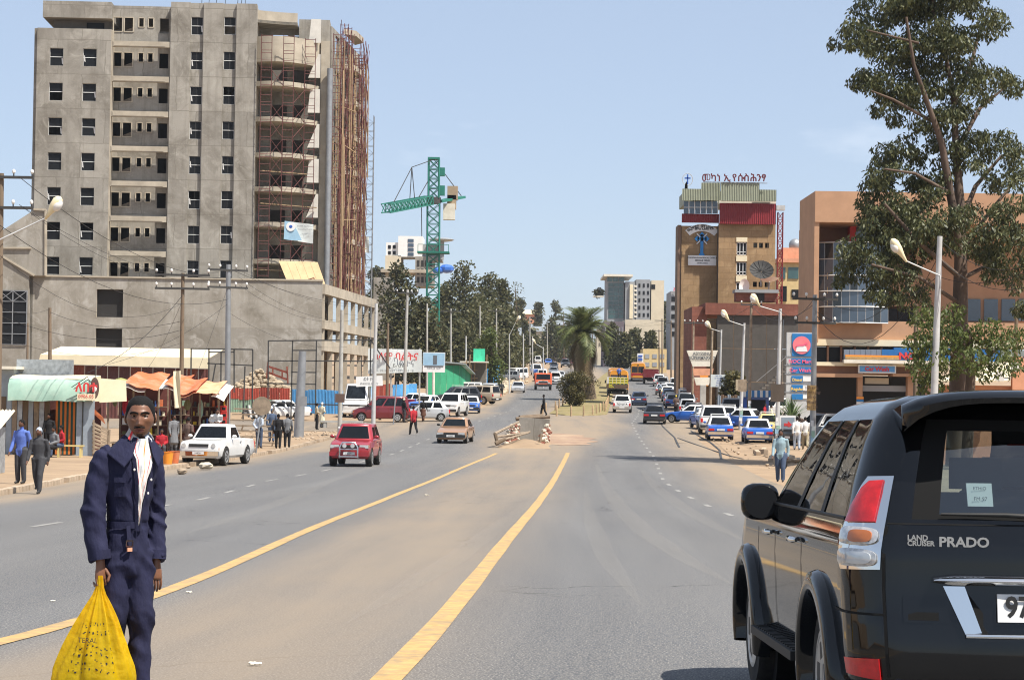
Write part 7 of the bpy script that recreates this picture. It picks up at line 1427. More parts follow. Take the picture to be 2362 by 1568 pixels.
def yucca(label,c_,h,n,seed):
 rr=random.Random(seed);t=thing('yucca_plant',label,'plant',c_,0,'spiky plants at the filling station');mb=MB();mb.cyl((0,0,0),(0,0,h*.3),.09,.07,'palm_bark',7);mb.build('stem',t)
 mb=MB()
 for i in range(5):mb.add([(0,.025,0),(0,-.025,0),(h*.35,-.03,h*.1),(h*.7,0,h*.1),(h*.35,.03,h*.1)],[],'leaf_yucca')if False else None
 mb.add([(0,.02,0),(h*.3,.045,.05*h),(h*.72,0,.0),(h*.3,-.045,.05*h),(0,-.02,0)],[(0,1,2,3,4)],'leaf_yucca');me=mb.mesh('leaf')
 for i in range(n):link('leaf',me,t,(0,0,h*rr.uniform(.2,.36)),0,(0,-R(rr.uniform(5,85)),rr.uniform(0,2*pi)))
p=gx(1818,121,.05);mb=MB();mb.box(p+V(0,0,.42),(1.5,1.2,.84),'stone_tan_dark');mb.build('wall',tag(link('planter',None,None),'square stone planter with spiky plants by the totem','planter'));yucca('big spiky plant in the planter before the price totem',p+V(.2,0,.85),1.9,90,1);yucca('smaller spiky plant at the left of the planter',p+V(-.5,.3,.8),1.2,60,2)
yucca('lone spiky palm on the forecourt of the car wash',gx(1995,118),2.4,50,5)
mb=MB();p=at(1816,979,119);mb.box(p,(.95,.1,1.05),'white_paint');o=tag(mb.build('arrow_board',None),'white framed blue board with a red arrow by the planter','sign');mb=MB();mb.box(p+V(.03,-.055,0),(.75,.02,.82),'tin_blue_grey');mb.build('face',o);mb=MB();mb.prism([tuple(p+V(x,-.075,z))for x,z in((-.2,.08),(.02,.08),(.02,.22),(.26,0),(.02,-.22),(.02,-.08),(-.2,-.08))][::-1],(0,.01,0),'ink_red');mb.build('arrow',o)
mb=MB();p=gx(1835,94)
for i in range(3):mb2=MB();pebble(mb2,(0,0,.12),.3-.05*i,'kerb_stone',70+i);q=gx(1822+i*16,93-i,.08);tag(mb2 .build('boulder',None,q),('dark boulder on the dirt beside the walking man, %s'%('nearest to him','middle one','closest to the car'))[:90]if False else('dark boulder nearest to the walking man','middle dark boulder on the right pavement','dark boulder nearest to the black car mirror')[i],'stone')
cr_=[(at(1880,685,96),at(1800,716,118),.6),(at(1880,700,96),at(1733,705,150),.9),(at(1885,720,96),at(2160,560,84),1.6),(at(1885,730,96),at(2160,600,84),2.2),(at(1890,690,96),at(2160,640,84),.9),(at(2175,560,84),at(2420,590,80),.8),(at(2170,600,84),at(2420,640,80),.8),(at(2170,640,84),at(2420,600,80),.5),(at(1800,720,118),at(1717,752,145),.4),(at(1733,706,150),at(1600,742,190),.5),(at(1600,744,190),at(1527,745,330),.8),(at(1548,745,300),at(1366,722,520),1.5),(at(1527,740,330),at(1300,722,560),2)]
for i,(a,b,s_)in enumerate(cr_):cable(a,b,s_,['cable from the advert pole to the lamp by the lone taxi','cable from the advert pole to the pale timber pole','upper sagging cable before the curved glass','lower deep sagging cable before the curved glass','straight cable from the advert pole to the tall white lamp','upper cable leaving the tall white lamp to the right','middle cable leaving the tall white lamp to the right','lower cable leaving the tall white lamp to the right','cable between the two street lamps by the taxis','cable from the pale timber pole to the supermarket sign pole','cable from the supermarket sign pole up the avenue','far cable crossing above the palm','second far cable crossing above the palm'][i],.013)
# people
def segs_stand(H,stride=.0,arms='down',lean=0,sit=False,swing=.12,coat=False,spread=.10,skirt=False):
 k=H/1.72;J={}
 hz=.93 if not sit else.50;ly=sin(lean);lz=cos(lean)
 up=lambda h,x=0,f=0:V(x,-ly*h-f*lz,hz+lz*h-f*ly*0)
 L=[]
 for sd in(1,-1):
  st=stride*sd;hip=V(sd*.095,0,hz)
  if sit:kn,an=V(sd*.11,-.44,.50),V(sd*.11,-.42-.05*sd,.09)
  else:kn,an=V(sd*spread,-.5*st-.03-abs(st)*.12,.50),V(sd*spread,-st if st>0 else-st,.09+(.10 if st<-.12 else 0))
  L+=[(hip,.115,kn,.082,'b'),(kn,.082,an,.066,'b'),(an+V(0,.02,-.035),.042,an+V(0,-.13,-.055),.034,'s')]
  sh=up(.48,sd*.185)
  if arms=='down':el,wr=up(.20,sd*.235)+V(0,swing*sd*.5+.02,0),up(-.05,sd*.235)+V(0,swing*sd-.06,0)
  elif arms=='front':el,wr=up(.21,sd*.24)+V(0,.03,0),up(.14,sd*.10,.24)
  elif arms=='back':el,wr=up(.22,sd*.27)+V(0,.10,0),up(.04,sd*.06)+V(0,.17,0)
  else:el,wr=up(.28,sd*.22,.2),up(.1,sd*.15,.42)
  L+=[(sh,.068,el,.06,'t'),(el,.06,wr,.048,'t'),(wr,.036,wr+(wr-el).normalized()*.14+V(0,-.02,0),.026,'k')]
 L+=[(V(0,0,hz-.04),(.165,.115),up(.14),(.15,.105),'t' if not skirt else 't'),(up(.12),(.15,.105),up(.36),(.185,.12),'t'),(up(.36),(.185,.12),up(.50),(.14,.085),'t'),(up(.47,.12),.07,up(.47,-.12),.07,'t'),(up(.50),.055,up(.60,0,.01),.05,'k')]
 if coat:L.append((V(0,.01,hz-.03),(.18,.13),V(0,-.02,.45),(.23,.19),'t'))
 if skirt:L.append((V(0,.01,hz+.02),(.17,.12),V(0,-.01,.48),(.23,.19),'b'))
 hd=up(.69,0,.025);L.append((hd,'head',None,None,'k'))
 return[(a*k if isinstance(a,Vector)else a,(tuple(x*k for x in b)if isinstance(b,tuple)else(b*k if not isinstance(b,str)else b)),(c*k if c is not None else None),(tuple(x*k for x in d)if isinstance(d,tuple)else(d*k if d is not None else None)),e)for a,b,c,d,e in L],hd*k,k
def person(label,u,v,H,face,top='black',bottom='denim',hair='hair',off=None,d=None,hat=None,stripe=None,group=None,skin='skin',z=None,**kw):
 L,hd,k=segs_stand(H,**kw);mb=MB()
 for a,r0,b,r1,m in L:
  if r0=='head':mb.ell(a,(.078*k,.092*k,.118*k),'cloth_skin',12,9);mb.ell(a+V(0,-.09*k,-.015*k),(.016*k,.022*k,.025*k),'cloth_skin',6,5)
  else:mb.loft([(a+(a-b).normalized()*(.3*(min(r0)if isinstance(r0,tuple)else r0)),tuple(x*.6 for x in r0)if isinstance(r0,tuple)else r0*.6),(a,r0),(b,r1),(b+(b-a).normalized()*(.3*(min(r1)if isinstance(r1,tuple)else r1)),tuple(x*.6 for x in r1)if isinstance(r1,tuple)else r1*.6)],'cloth_skin',10)
 o=link('person',mb.mesh('person'));m1=o.modifiers.new('r','REMESH');m1 .mode='VOXEL';m1 .voxel_size=.02;m2=o.modifiers.new('s','SMOOTH');m2 .factor=.5;m2 .iterations=4
 freeze(o);me=o.data;n=len(me.polygons);c=np.empty(n*3);me.polygons.foreach_get('center',c);c=c.reshape(-1,3)
 best=np.full(n,1e9);idx=np.zeros(n,int);code={'k':0,'t':1,'b':2,'s':3}
 for a,r0,b,r1,m in L:
  if r0=='head':dd=np.linalg.norm((c-np.array(a))/np.array([.078*k,.092*k,.118*k]),axis=1)-.02
  else:
   a_,b_=np.array(a),np.array(b);ab=b_-a_;t=np.clip(((c-a_)@ab)/(ab@ab),0,1);rr=(max(r0)if isinstance(r0,tuple)else r0)*(1-t)+(max(r1)if isinstance(r1,tuple)else r1)*t;dd=np.linalg.norm(c-(a_+t[:,None]*ab),axis=1)/rr
  w_=dd<best;best[w_]=dd[w_];idx[w_]=code[m]
 me.materials.clear()
 for q in('cloth_'+skin,'cloth_'+top,'cloth_'+bottom,'shoe'):me.materials.append(MATS[q])
 me.polygons.foreach_set('material_index',idx.tolist());me.polygons.foreach_set('use_smooth',[True]*n)
 p=gp(u,v,off or 0)if d is None else gx(u,d,off or 0);o.location=(p.x,p.y,(gzr(p.y)+(off or 0)+.006)if z is None else z);o.rotation_euler=(0,0,R(face));tag(o,label,'person',group)
 h=MB();kk='cloth_'+(hat or hair);o2=len(h.v)
 h.ell(hd+V(0,.012*k,.018*k),(.083*k,.094*k,.112*k),kk,12,9);h.v=[(x,y,max(z,hd.z+(.035+.55*max(-.10,(y-hd.y))*-1*0+(.0 if y<hd.y-.02 else-.07))*k))for x,y,z in h.v]
 h.build('cap' if hat else 'hair',o,smooth_=80);return o
for a in[('man in a bright blue jumper standing on the left pavement',48,1116,1.74,-25,'blue','darkgrey',dict(off=PAVE_H)),('man with pale grey cap and open dark jacket stepping off the kerb',88,1139,1.68,-12,'darkgrey','darkgrey',dict(stride=.16,hat='lightblue')),('seated person in grey jacket in the shade of the awning',124,1060,1.7,-40,'grey','black',dict(off=PAVE_H,sit=True,arms='front')),('seated person in dark red top against the striped curtain',141,1055,1.7,-60,'red','denim',dict(off=PAVE_H,sit=True,arms='front')),('dark figure standing at the back of the awning shade',112,1050,1.72,-20,'black','black',dict(off=PAVE_H)),('person in grey shawl standing in front of the middle market stall',400,1045,1.68,30,'grey','darkgrey',dict(off=PAVE_H,coat=True)),('person in a long brown coat standing behind the pickup bonnet',433,1062,1.7,150,'brown','black',dict(off=PAVE_H,coat=True,arms='front')),('person in red top sitting before the stall behind the main man',372,1058,1.6,10,'red','darkgrey',dict(off=PAVE_H,sit=True,arms='front')),('man in pale blue shirt with hands behind his back by the round sign',597,1034,1.72,150,'lightblue','denim',dict(off=PAVE_H,arms='back')),('policeman in blue camouflage seen from behind',626,1020,1.76,180,'camo','camo',dict(off=PAVE_H,stride=.08,hat='camo')),('woman dressed all in black seen from behind',641,1035,1.66,175,'black','black',dict(off=PAVE_H,stride=.06)),('person in grey shirt right of the woman in black',662,1033,1.66,185,'grey','black',dict(off=PAVE_H,stride=.06)),('man in sand coloured jumper before the blue fence',730,991,1.7,110,'tan','black',dict(arms='front')),('person in pale shawl carrying a bundle beside the sand jumper man',742,986,1.65,140,'cream','grey',dict(coat=True,hat='white',arms='front')),('man in white shirt by the pale lamp pole',876,969,1.74,160,'white','darkgrey',dict(stride=.1)),('man in black jacket with pale cap at the back of the red van',931,974,1.72,120,'black','darkgrey',dict(hat='cream')),('man in bright red shirt running across the road',954,1003,1.76,-150,'red','black',dict(stride=.28,swing=.2,lean=.08)),('woman in short dark dress crossing behind the red shirt man',976,973,1.68,160,'black','skin',dict(stride=.15,skirt=True)),('taller person in dark suit walking on the left verge',1151,903,1.78,150,'black','black',dict(stride=.12)),('second person in dark suit nearer on the left verge',1157,914,1.70,170,'darkgrey','black',dict(stride=.14)),('man in black suit walking over the median nose',1254,961,1.80,-100,'black','black',dict(stride=.22)),('man in checked shirt with a black bag walking on the right dirt pavement',1800,1112,1.76,-15,'check','denim',dict(stride=.12,off=.06)),('man in white shirt and pale trousers walking away at right',1838,1038,1.75,185,'white','lightblue',dict(stride=.1,off=.08)),('man in white shirt and khaki trousers walking away next to him',1857,1037,1.72,178,'white','khaki',dict(stride=.14,off=.08)),('man in brown jacket beyond the two white shirts',1843,1022,1.72,180,'brown','darkgrey',dict(stride=.1,off=.08)),('man in yellowish shirt between the taxis',1778,992,1.72,90,'cream','darkgrey',{}),('person in red and blue by the kiosk',1764,985,1.7,60,'red','blue',{}),('cart pusher with a yellow headscarf beside the parked row',1559,957,1.72,170,'brown','black',dict(hat='yellow',stride=.1,arms='front')),('man in grey leaning at the parked row beside the road',1522,916,1.74,120,'lightblue','darkgrey',dict(lean=.15)),('man in white shirt between the timber poles at right',1633,935,1.7,170,'white','black',{}),('person in dark clothes walking by the filling station forecourt',1902,1020,1.7,160,'black','black',dict(stride=.1))]:
 person(a[0],a[1],a[2],a[3],a[4],a[5],a[6],**a[7])
for i,(u,v,f,t,b)in enumerate([(1179,868,30,'darkgrey','black'),(1188,872,170,'olive','black'),(1194,878,160,'black','black'),(1204,876,200,'lightblue','denim'),(1208,866,20,'red','darkgrey')]):
 person(('dark clothed pedestrian at the left of the far group','olive clad pedestrian in the far group','nearest pedestrian of the far group, all in black','pedestrian in pale blue at the right of the far group','pedestrian in red at the back of the far group')[i],u,v,1.72,f,t,b,group='pedestrians far up the left verge',stride=.08)
pz=PICKUP.location+V(-.35,1.5,.62)
person('man with white scarf bending over the load in the pickup bed',490,0,1.7,20,'white','brown',d=pz.y,z=pz.z,lean=.7,arms='front').location.x=pz.x
person('man in blue sitting on the crates of the dark lorry',1424,0,1.7,170,'blue','black',d=248,z=CRATE_LORRY.location.z+2.35,sit=True,arms='front').location=CRATE_LORRY.location+V(.15,-1.2,2.3)
mb=MB();c_=at(1806,1070,gp(1800,1112).y-.15);mb.ell(c_,(.16,.06,.2),'cloth_black',8,7);mb.loft([(c_+V(-.08,0,.16),.012),(c_+V(0,0,.36),.012),(c_+V(.08,0,.16),.012)],'cloth_black',5);tag(mb.build('hand_bag',None,smooth_=60),'black bag carried by the man in the checked shirt','bag')
# the man in the blue overalls
mat('overall',(.0165,.0175,.045),.85,var=.28,scale=5,bump=.9,bscale=11,spec=.25,stretch=(1,1,.55))
mat('skin_main',(.185,.083,.046),.42,var=.14,scale=14,bump=.06,bscale=60,spec=.5);mat('beard_ear_shade',(.045,.024,.017),.7,var=.2,scale=30);mat('lip',(.15,.055,.045),.45,var=.1)
mat('shirt_white',(.72,.70,.67),.8,var=.06,scale=8,bump=.3,bscale=16)
dM_=12.3;mx_=at(300,900,dM_).x;mz_=gzr(dM_)+.012;YAW=R(36)
HSC=Matrix.Diagonal((1/.84,1/.9,1))
man=thing('person','man in navy blue overalls with open white striped shirt looking at the camera','person',(mx_,dM_,mz_),YAW);man.scale=(.84,.9,1)
def ez(tab_,z):
 return np.array([lerp_tab([(r[0],r[i])for r in tab_],z)for i in range(1,5)])
TR=[(.74,.175,.135,0,.0),(.86,.195,.15,0,.005),(.98,.178,.135,0,.0),(1.04,.168,.128,0,0),(1.14,.185,.138,0,.0),(1.28,.215,.148,.005,-.015),(1.38,.222,.138,.01,-.025),(1.45,.19,.115,.02,-.03),(1.50,.12,.09,.03,-.035),(1.535,.085,.08,.035,-.04)]
def trunk(a,z,off=0):
 w_,d_,sx,sy=ez(TR,z);w_*=.80;d_*=.93;return V(sx+sin(a)*(w_+off),sy-cos(a)*(d_+off),z)
mb=MB();n=28
mb.rings([[trunk(2*pi*j/n,z)for j in range(n)]for z in[.74,.80,.86,.92,.98,1.01,1.04,1.09,1.14,1.21,1.28,1.33,1.38,1.42,1.45,1.48,1.50,1.535]],'overall')
ARM={'r':[(V(-.12,.02,1.435),.085),(V(-.185,.02,1.405),.080),(V(-.225,.025,1.27),.074),(V(-.248,.03,1.12),.071),(V(-.25,.0,.98),.068),(V(-.235,-.05,.86),.070),(V(-.23,-.055,.845),.071)],'l':[(V(.12,.02,1.435),.085),(V(.185,.02,1.405),.080),(V(.218,.03,1.27),.072),(V(.232,.05,1.12),.068),(V(.232,.03,.98),.065),(V(.22,-.01,.845),.066),(V(.216,-.015,.83),.067)]}
for k in 'rl':mb.loft(ARM[k],'overall',16)
LEG={'r':[(V(-.075,.0,.86),.112),(V(-.085,.0,.72),.102),(V(-.09,.0,.52),.085),(V(-.095,.04,.30),.076),(V(-.095,.07,.10),.074),(V(-.095,.07,.06),.076)],'l':[(V(.075,0,.86),.112),(V(.082,-.03,.72),.10),(V(.08,-.07,.52),.084),(V(.075,-.07,.30),.076),(V(.07,-.06,.10),.076),(V(.07,-.06,.06),.078)]}
for k in 'rl':mb.loft(LEG[k],'overall',16)
ov=link('overalls',mb.mesh('overalls'),man);m1=ov.modifiers.new('r','REMESH');m1 .mode='VOXEL';m1 .voxel_size=.011;m2=ov.modifiers.new('s','SMOOTH');m2 .factor=.5;m2 .iterations=6
freeze(ov);me=ov.data;nv=len(me.vertices);co=np.empty(nv*3);me.vertices.foreach_get('co',co);co=co.reshape(-1,3);no=np.empty(nv*3);me.vertices.foreach_get('normal',no);no=no.reshape(-1,3);dsp=np.zeros(nv)
for i in range(nv):
 x,y,z=co[i];arm=abs(x)>.19 and z>.8
 q=mnoise.noise(Vector((x*5+(3 if x>0 else 0),y*5,z*(10 if arm else 9)+x*7)));q2=mnoise.noise(Vector((x*16+z*9,y*14,z*7+5)))
 amp=.007+.010*math.exp(-((z-1.10)/.07)**2)*arm+.009*math.exp(-((z-1.03)/.05)**2)+.008*math.exp(-((z-.78)/.08)**2)+.009*math.exp(-((z-.50)/.1)**2)
 dsp[i]=1.25*amp*(1-2*abs(q))+.006*q2
 if abs(z-1.035)<.018 and abs(x)<.17:dsp[i]-=.006
co+=no*dsp[:,None];me.vertices.foreach_set('co',co.ravel());me.materials.clear();me.materials.append(MATS['overall']);me.polygons.foreach_set('use_smooth',[True]*len(me.polygons));me.update()
def vedge(z,sd):return lerp_tab([(1.02,.03),(1.12,.10),(1.30,.24),(1.42,.42),(1.50,.85)],z)*(1 if sd>0 else-1)*(1.0 if sd>0 else.75)+.06
zs_=[1.02+.52*i/22 for i in range(23)];cols=13
mb=MB();kk=['shirt_white','ink_red','shirt_white','cloth_lightblue','shirt_white','shirt_white','canopy_orange','shirt_white','shirt_white','shirt_white','ink_red','shirt_white','shirt_white']
cum=[0];
for k in kk:cum.append(cum[-1]+(1 if k=='shirt_white' else.42))
cum=[c/cum[-1]for c in cum]
for j in range(cols):
 mb.grid(lambda s_,z:trunk(vedge(z,-1)+(vedge(z,1)-vedge(z,-1))*s_+.03*sin(z*24),z,.020+.006*sin(40*z+9*s_)+(.012*smooth(1.44,1.52,z))),[cum[j],cum[j+1]],zs_,kk[j])
mb.build('shirt',man,smooth_=60,fixn=False)
for sd in(-1,1):
 mb=MB();mb.grid(lambda s_,z:trunk(vedge(z,sd)+sd*(s_*.13-.015),z,.030-.012*s_),[0,.35,.7,1],[1.0]+zs_[:-2],'overall');mb.build('placket',man,smooth_=60)
 mb=MB()
 P=lambda a,z,o:trunk(sd*a,z,o);mb.add([P(.45,1.545,.03),P(1.5,1.56,.03),P(2.6,1.55,.025),P(2.2,1.475,.06),P(1.35,1.455,.075),P(.62,1.38,.045),P(.40,1.44,.045)],[(0,1,4,6),(1,2,3,4),(6,4,5)],'overall');mb.add([tuple(Vector(v)*1.0+V(0,0,-.006))for v in mb.v],[(6,4,1,0),(4,3,2,1),(5,4,6)],'overall');mb.build('collar',man,smooth_=50)
 mb=MB();mb.add([P(.25,1.56,.0),P(1.3,1.60,.0),P(1.5,1.545,.035),P(.75,1.52,.04),P(.35,1.525,.03)],[(0,1,2,3,4),(4,3,2,1,0)],'cloth_lightblue' if sd>0 else 'shirt_white');mb.add([P(.75,1.583,.012),P(.92,1.588,.012),P(1.0,1.54,.05),P(.85,1.53,.05)],[(0,1,2,3),(3,2,1,0)],'ink_red' if sd<0 else 'cloth_grey');mb.build('shirt_collar',man)
mb=MB();mb.grid(lambda a,z:trunk(a,z,.024),[-1.0,-.85,-.7,-.55],[1.20,1.25,1.30],'overall');mb.grid(lambda a,z:trunk(a,z,.030),[-1.0,-.85,-.7,-.55],[1.285,1.315],'overall');mb.build('chest_pocket',man,smooth_=60)
mb=MB();mb.grid(lambda a,z:trunk(a,z,.014),[-2.2+.2*i for i in range(12)],[1.015,1.055],'overall');mb.bar(trunk(-.42,1.03,.03),trunk(-.36,.94,.03),.03,.012,'overall');mb.build('belt',man,smooth_=60)
b_=trunk(-.36,.93,.035);mb=MB()
for a,b in(((-.024,.016),(.024,.016)),((.024,.016),(.024,-.016)),((.024,-.016),(-.024,-.016)),((-.024,-.016),(-.024,.016))):mb.bar(b_+V(a[0],-.004,a[1]),b_+V(b[0],-.004,b[1]),.008,.008,'chrome')
mb.box(b_+V(.004,0,-.035),(.036,.012,.022),'tile_orange');mb.build('buckle',man)
for sd,z in((1,1.30),(1,1.22),(-1,1.36)):mb=MB();mb.ell(trunk(vedge(z,sd)+sd*.09,z,.034),(.008,.005,.008),'porcelain',8,5);mb.build('button',man)
for sd in(-1,1):
 A=ARM['r' if sd<0 else 'l'];mb=MB();mb.loft([(A[-2][0]+V(0,0,.03),A[-2][1]+.004),(A[-1][0]+V(0,0,-.008),A[-1][1]+.004)],'overall',18,False);mb.build('cuff',man,smooth_=60)
 a_=LEG['r' if sd<0 else 'l'][-1][0];mb=MB();mb.loft([(V(a_.x,a_.y+.06,.045),(.05,.045)),(V(a_.x,a_.y-.04,.05),(.052,.05)),(V(a_.x,a_.y-.17,.032),(.048,.03)),(V(a_.x,a_.y-.20,.028),(.03,.018))],'shoe',10);mb.build('shoe',man,smooth_=70)
hc=V(.045,-.075,1.668);HR=Matrix.Rotation(-R(29),3,'Z')@Matrix.Rotation(R(3),3,'X');HR=HSC@HR*1.07
def head(th,ph):
 cp=max(0,cos(ph))**(.78 if ph>0 else 1);x,y,z=sin(th)*cp,-cos(th)*cp,sin(ph)
 rx=.078*(1-.20*smooth(.05,.9,-z))*(1+.03*smooth(.1,.6,z));p=Vector((x*rx,y*(.095+.006*smooth(-.2,-.8,z)),z*(.121 if z<0 else.110)))
 p.y-=.010*smooth(.2,.9,-z)*(y<.2);f=smooth(.15,-.35,y*1.0)
 if f>0:
  g_=lambda cx,cz,sx,sz,a:a*math.exp(-((abs(p.x)-cx)/sx)**2-((p.z-cz)/sz)**2)
  p.y-=f*(g_(0,-.022,.0105,.028,.019)+g_(0,-.036,.014,.011,.012)+g_(.013,-.038,.009,.009,.006)+g_(.026,.029,.022,.008,.0065)+g_(0,.024,.012,.012,.003)-g_(.030,.010,.016,.011,.011)+g_(.044,-.016,.016,.018,.006)+g_(0,-.062,.022,.0055,.0075)+g_(0,-.076,.018,.006,.008)-g_(0,-.0685,.026,.003,.005)-g_(0,-.088,.016,.006,.004)+g_(0,-.104,.018,.012,.009)-g_(.05,-.05,.014,.02,.004)-g_(.058,.03,.01,.03,.003))
 return hc+HR@p,p
nt_,np_=72,56;mb=MB();vs_,loc=[],[]
for j in range(np_+1):
 ph=-pi/2+pi*j/np_
 for i in range(nt_):a,b=head(-pi+2*pi*i/nt_,ph);vs_.append(a);loc.append(b)
fa={'skin_main':[],'beard_ear_shade':[],'lip':[]}
for j in range(np_):
 for i in range(nt_):
  q=(j*nt_+i,j*nt_+(i+1)%nt_,(j+1)*nt_+(i+1)%nt_,(j+1)*nt_+i);c_=(loc[q[0]]+loc[q[2]])/2;k='skin_main';ax=abs(c_.x)
  if c_.y<-.02:
   if(-.056<c_.z<-.048 and.006<ax<.03)or(-.112<c_.z<-.088 and ax<.016)or(c_.z<-.085 and ax>.03 and c_.z<-.1):k='beard_ear_shade'
   if-.082<c_.z<-.057 and ax<.022:k='lip'
  fa[k].append(q)
for k in fa:mb.add(vs_,fa[k],k)
mb.loft([(V(.02,-.02,1.44),.078),(V(.035,-.03,1.53),.066),(V(.042,-.045,1.60),.062),(hc+V(0,.02,-.02),.058)],'skin_main',16)
for sd in(-1,1):
 e=hc+HR@V(sd*.077,.012,-.008);mb.ell(e,(.010,.022,.033),'skin_main',8,8,HR@Matrix.Rotation(sd*R(22),3,'Z'));mb.ell(e+HR@V(sd*.004,-.004,0),(.006,.014,.022),'beard_ear_shade',6,6,HR@Matrix.Rotation(sd*R(22),3,'Z'))  # dark inner ellipsoid paints the shade inside each ear
 A=ARM['r' if sd<0 else 'l'];w0=A[-2][0]+V(0,0,.1);w1=A[-1][0]+V(0,-.004,-.03);mb.loft([(A[5][0]+V(0,0,.07),.024),(w0+V(0,0,-.06),.030),(w1,(.032,.026)),(w1+V(0,-.004,-.03),(.036,.024))],'skin_main',12)
 hp_=w1+V(0,-.006,-.055);mb.loft([(w1+V(0,0,-.01),(.028,.024)),(hp_+V(0,0,.01),(.041,.022)),(hp_+V(0,-.002,-.03),(.043,.020)),(hp_+V(0,-.004,-.045),(.036,.016))],'skin_main',12)
 grip=sd<0
 for f in range(4):
  x0=-.032+.0215*f;L_=(.062,.072,.070,.055)[f]if sd<0 else(.055,.070,.072,.062)[f];a=hp_+V(x0,-.004,-.04);cu=1.0 if grip else.45
  a2=a+V(0,-.012*cu,-L_*.45);a3=a2+V(0,.018*cu,-L_*(.32 if not grip else.12))+(V(0,.016,0)if grip else V(0,0,0));a4=a3+V(0,.022*cu,-L_*.22 if not grip else.016)
  mb.loft([(a+V(0,0,.012),.0095),(a,.0098),(a2,.0092),(a3,.0084),(a4,.007),(a4+(a4-a3).normalized()*.005,.004)],'skin_main',8)
 ts=1 if sd<0 else-1;a=hp_+V(ts*.034,-.012,.012);a2=a+V(ts*.018,-.016,-.028);a3=a2+V(-ts*.012 if grip else ts*.002,-.006,-.026);mb.loft([(a+V(-ts*.01,.005,.01),.012),(a,.0125),(a2,.011),(a3,.0095),(a3+(a3-a2).normalized()*.012,.006)],'skin_main',8)
 if grip:GRIP=hp_+V(0,.0,-.065)
mb.build('body',man,smooth_=80)
mb=MB();vs_=[];rows_=22;fs=[]
def hairline(th):return lerp_tab([(0,.070),(.5,.070),(.72,.062),(.95,.03),(1.2,.0),(1.5,-.03),(1.9,-.035),(3.2,-.055)],abs(th))/.115
for j in range(rows_+1):
 for i in range(nt_):
  th=-pi+2*pi*i/nt_;p0=math.asin(max(-1,min(1,hairline(th))))+.035*mnoise.noise(Vector((th*9,0,0)));ph=p0+(pi/2-p0)*j/rows_;_,q=head(th,ph);q=q*(1.004+.034*min(1,j/6)+.016*mnoise.noise(q*190)*min(1,j/3));vs_.append(hc+HR@q)
for j in range(rows_):
 for i in range(nt_):fs.append((j*nt_+i,j*nt_+(i+1)%nt_,(j+1)*nt_+(i+1)%nt_,(j+1)*nt_+i))
mb.add(vs_,fs,'cloth_hair');mb.build('hair',man,smooth_=80)
for sd in(-1,1):
 mb=MB();c_=hc+HR@V(sd*.030,-.0765,.009);mb.ell(c_,(.0115,.009,.0042),'cloth_tan',10,8,HR);mb.ell(c_+HR@V(0,-.0072,0),(.0058,.004,.0056),'cloth_hair',8,6,HR);mb.loft([(c_+HR@V(x,-.009+abs(x)*.25,.0066-abs(x)*.12),.0028)for x in(-.016,-.008,0,.008,.016)],'skin_main',5);mb.build('eye',man,smooth_=70)  # tan eye whites: brow shadow put into their colour
 mb=MB();mb.loft([(hc+HR@V(sd*x,-.0945+(x-.02)*.42,z),(.0042,.0062))for x,z in((.008,.022),(.018,.026),(.03,.0285),(.042,.027),(.052,.021))],'cloth_hair',6);mb.build('eyebrow',man,smooth_=70)
mb=MB();mb.loft([(hc+HR@V(x,-.104+abs(x)*.33,-.0515-abs(x)*.14),.0038)for x in(-.028,-.016,-.006,.006,.016,.028)],'cloth_hair',6);mb.build('moustache',man,smooth_=70)
# the yellow bag in his hand
def bagmat():
 m=mat('bag_yellow',(.86,.62,.015),.26,var=.12,scale=6,spec=.5,bump=.8,bscale=16);n,l=m.node_tree.nodes,m.node_tree.links;p=n['Principled BSDF'];t=n.new('ShaderNodeBsdfTranslucent');t.inputs[0].default_value=(.95,.72,.01,1);ms=n.new('ShaderNodeMixShader');ms.inputs[0].default_value=.5
 tr=n.new('ShaderNodeBsdfTransparent');tr.inputs[0].default_value=(.95,.72,.1,1);m3=n.new('ShaderNodeMixShader');m3 .inputs[0].default_value=.26
 l.new(p.outputs[0],ms.inputs[1]);l.new(t.outputs[0],ms.inputs[2]);l.new(ms.outputs[0],m3 .inputs[1]);l.new(tr.outputs[0],m3 .inputs[2]);l.new(m3 .outputs[0],n['Material Output'].inputs[0])
bagmat()
gw=man.matrix_basis@GRIP if False else Matrix.Translation(man.location)@Matrix.Rotation(YAW,4,'Z')@Matrix.Diagonal((.84,.9,1,1))@GRIP
bag=thing('carrier_bag','full translucent yellow plastic carrier bag hanging from the man\'s hand','bag',gw-V(0,.02,0));n=96
prof=[(.05,.012),(.02,.016),(-.02,.020),(-.06,.032),(-.12,.062),(-.20,.10),(-.30,.142),(-.40,.182),(-.48,.212),(-.54,.228),(-.60,.226),(-.645,.20),(-.67,.14),(-.68,.02)]
def bagpt(a,z,k=1.0):
 r=lerp_tab(sorted((q,w)for q,w in prof),z);t=min(1,max(0,-z/.6));pl=1+(.28*(1-t)+.035)*(.55*sin(11*a+1)+.45*sin(17*a+2*z))+.07*t*sin(5*a+9*z)+.05*sin(3*a+4)*t+.035*t*mnoise.noise(Vector((cos(a)*6,sin(a)*6,z*22)));pl*=k
 return(cos(a)*r*pl*1.02-.03*t,sin(a)*r*pl*.62+.03*t,z+.012*t*sin(7*a))
mb=MB();zs2=[]
for(z0,_),(z1,_)in zip(prof,prof[1:]):zs2+=[z0,(z0+z1)/2]
rg=[[bagpt(2*pi*j/n,z)for j in range(n)]for z in zs2+[-.68]]
mb.rings(rg,'bag_yellow',True);mb.build('bag',bag,smooth_=75)
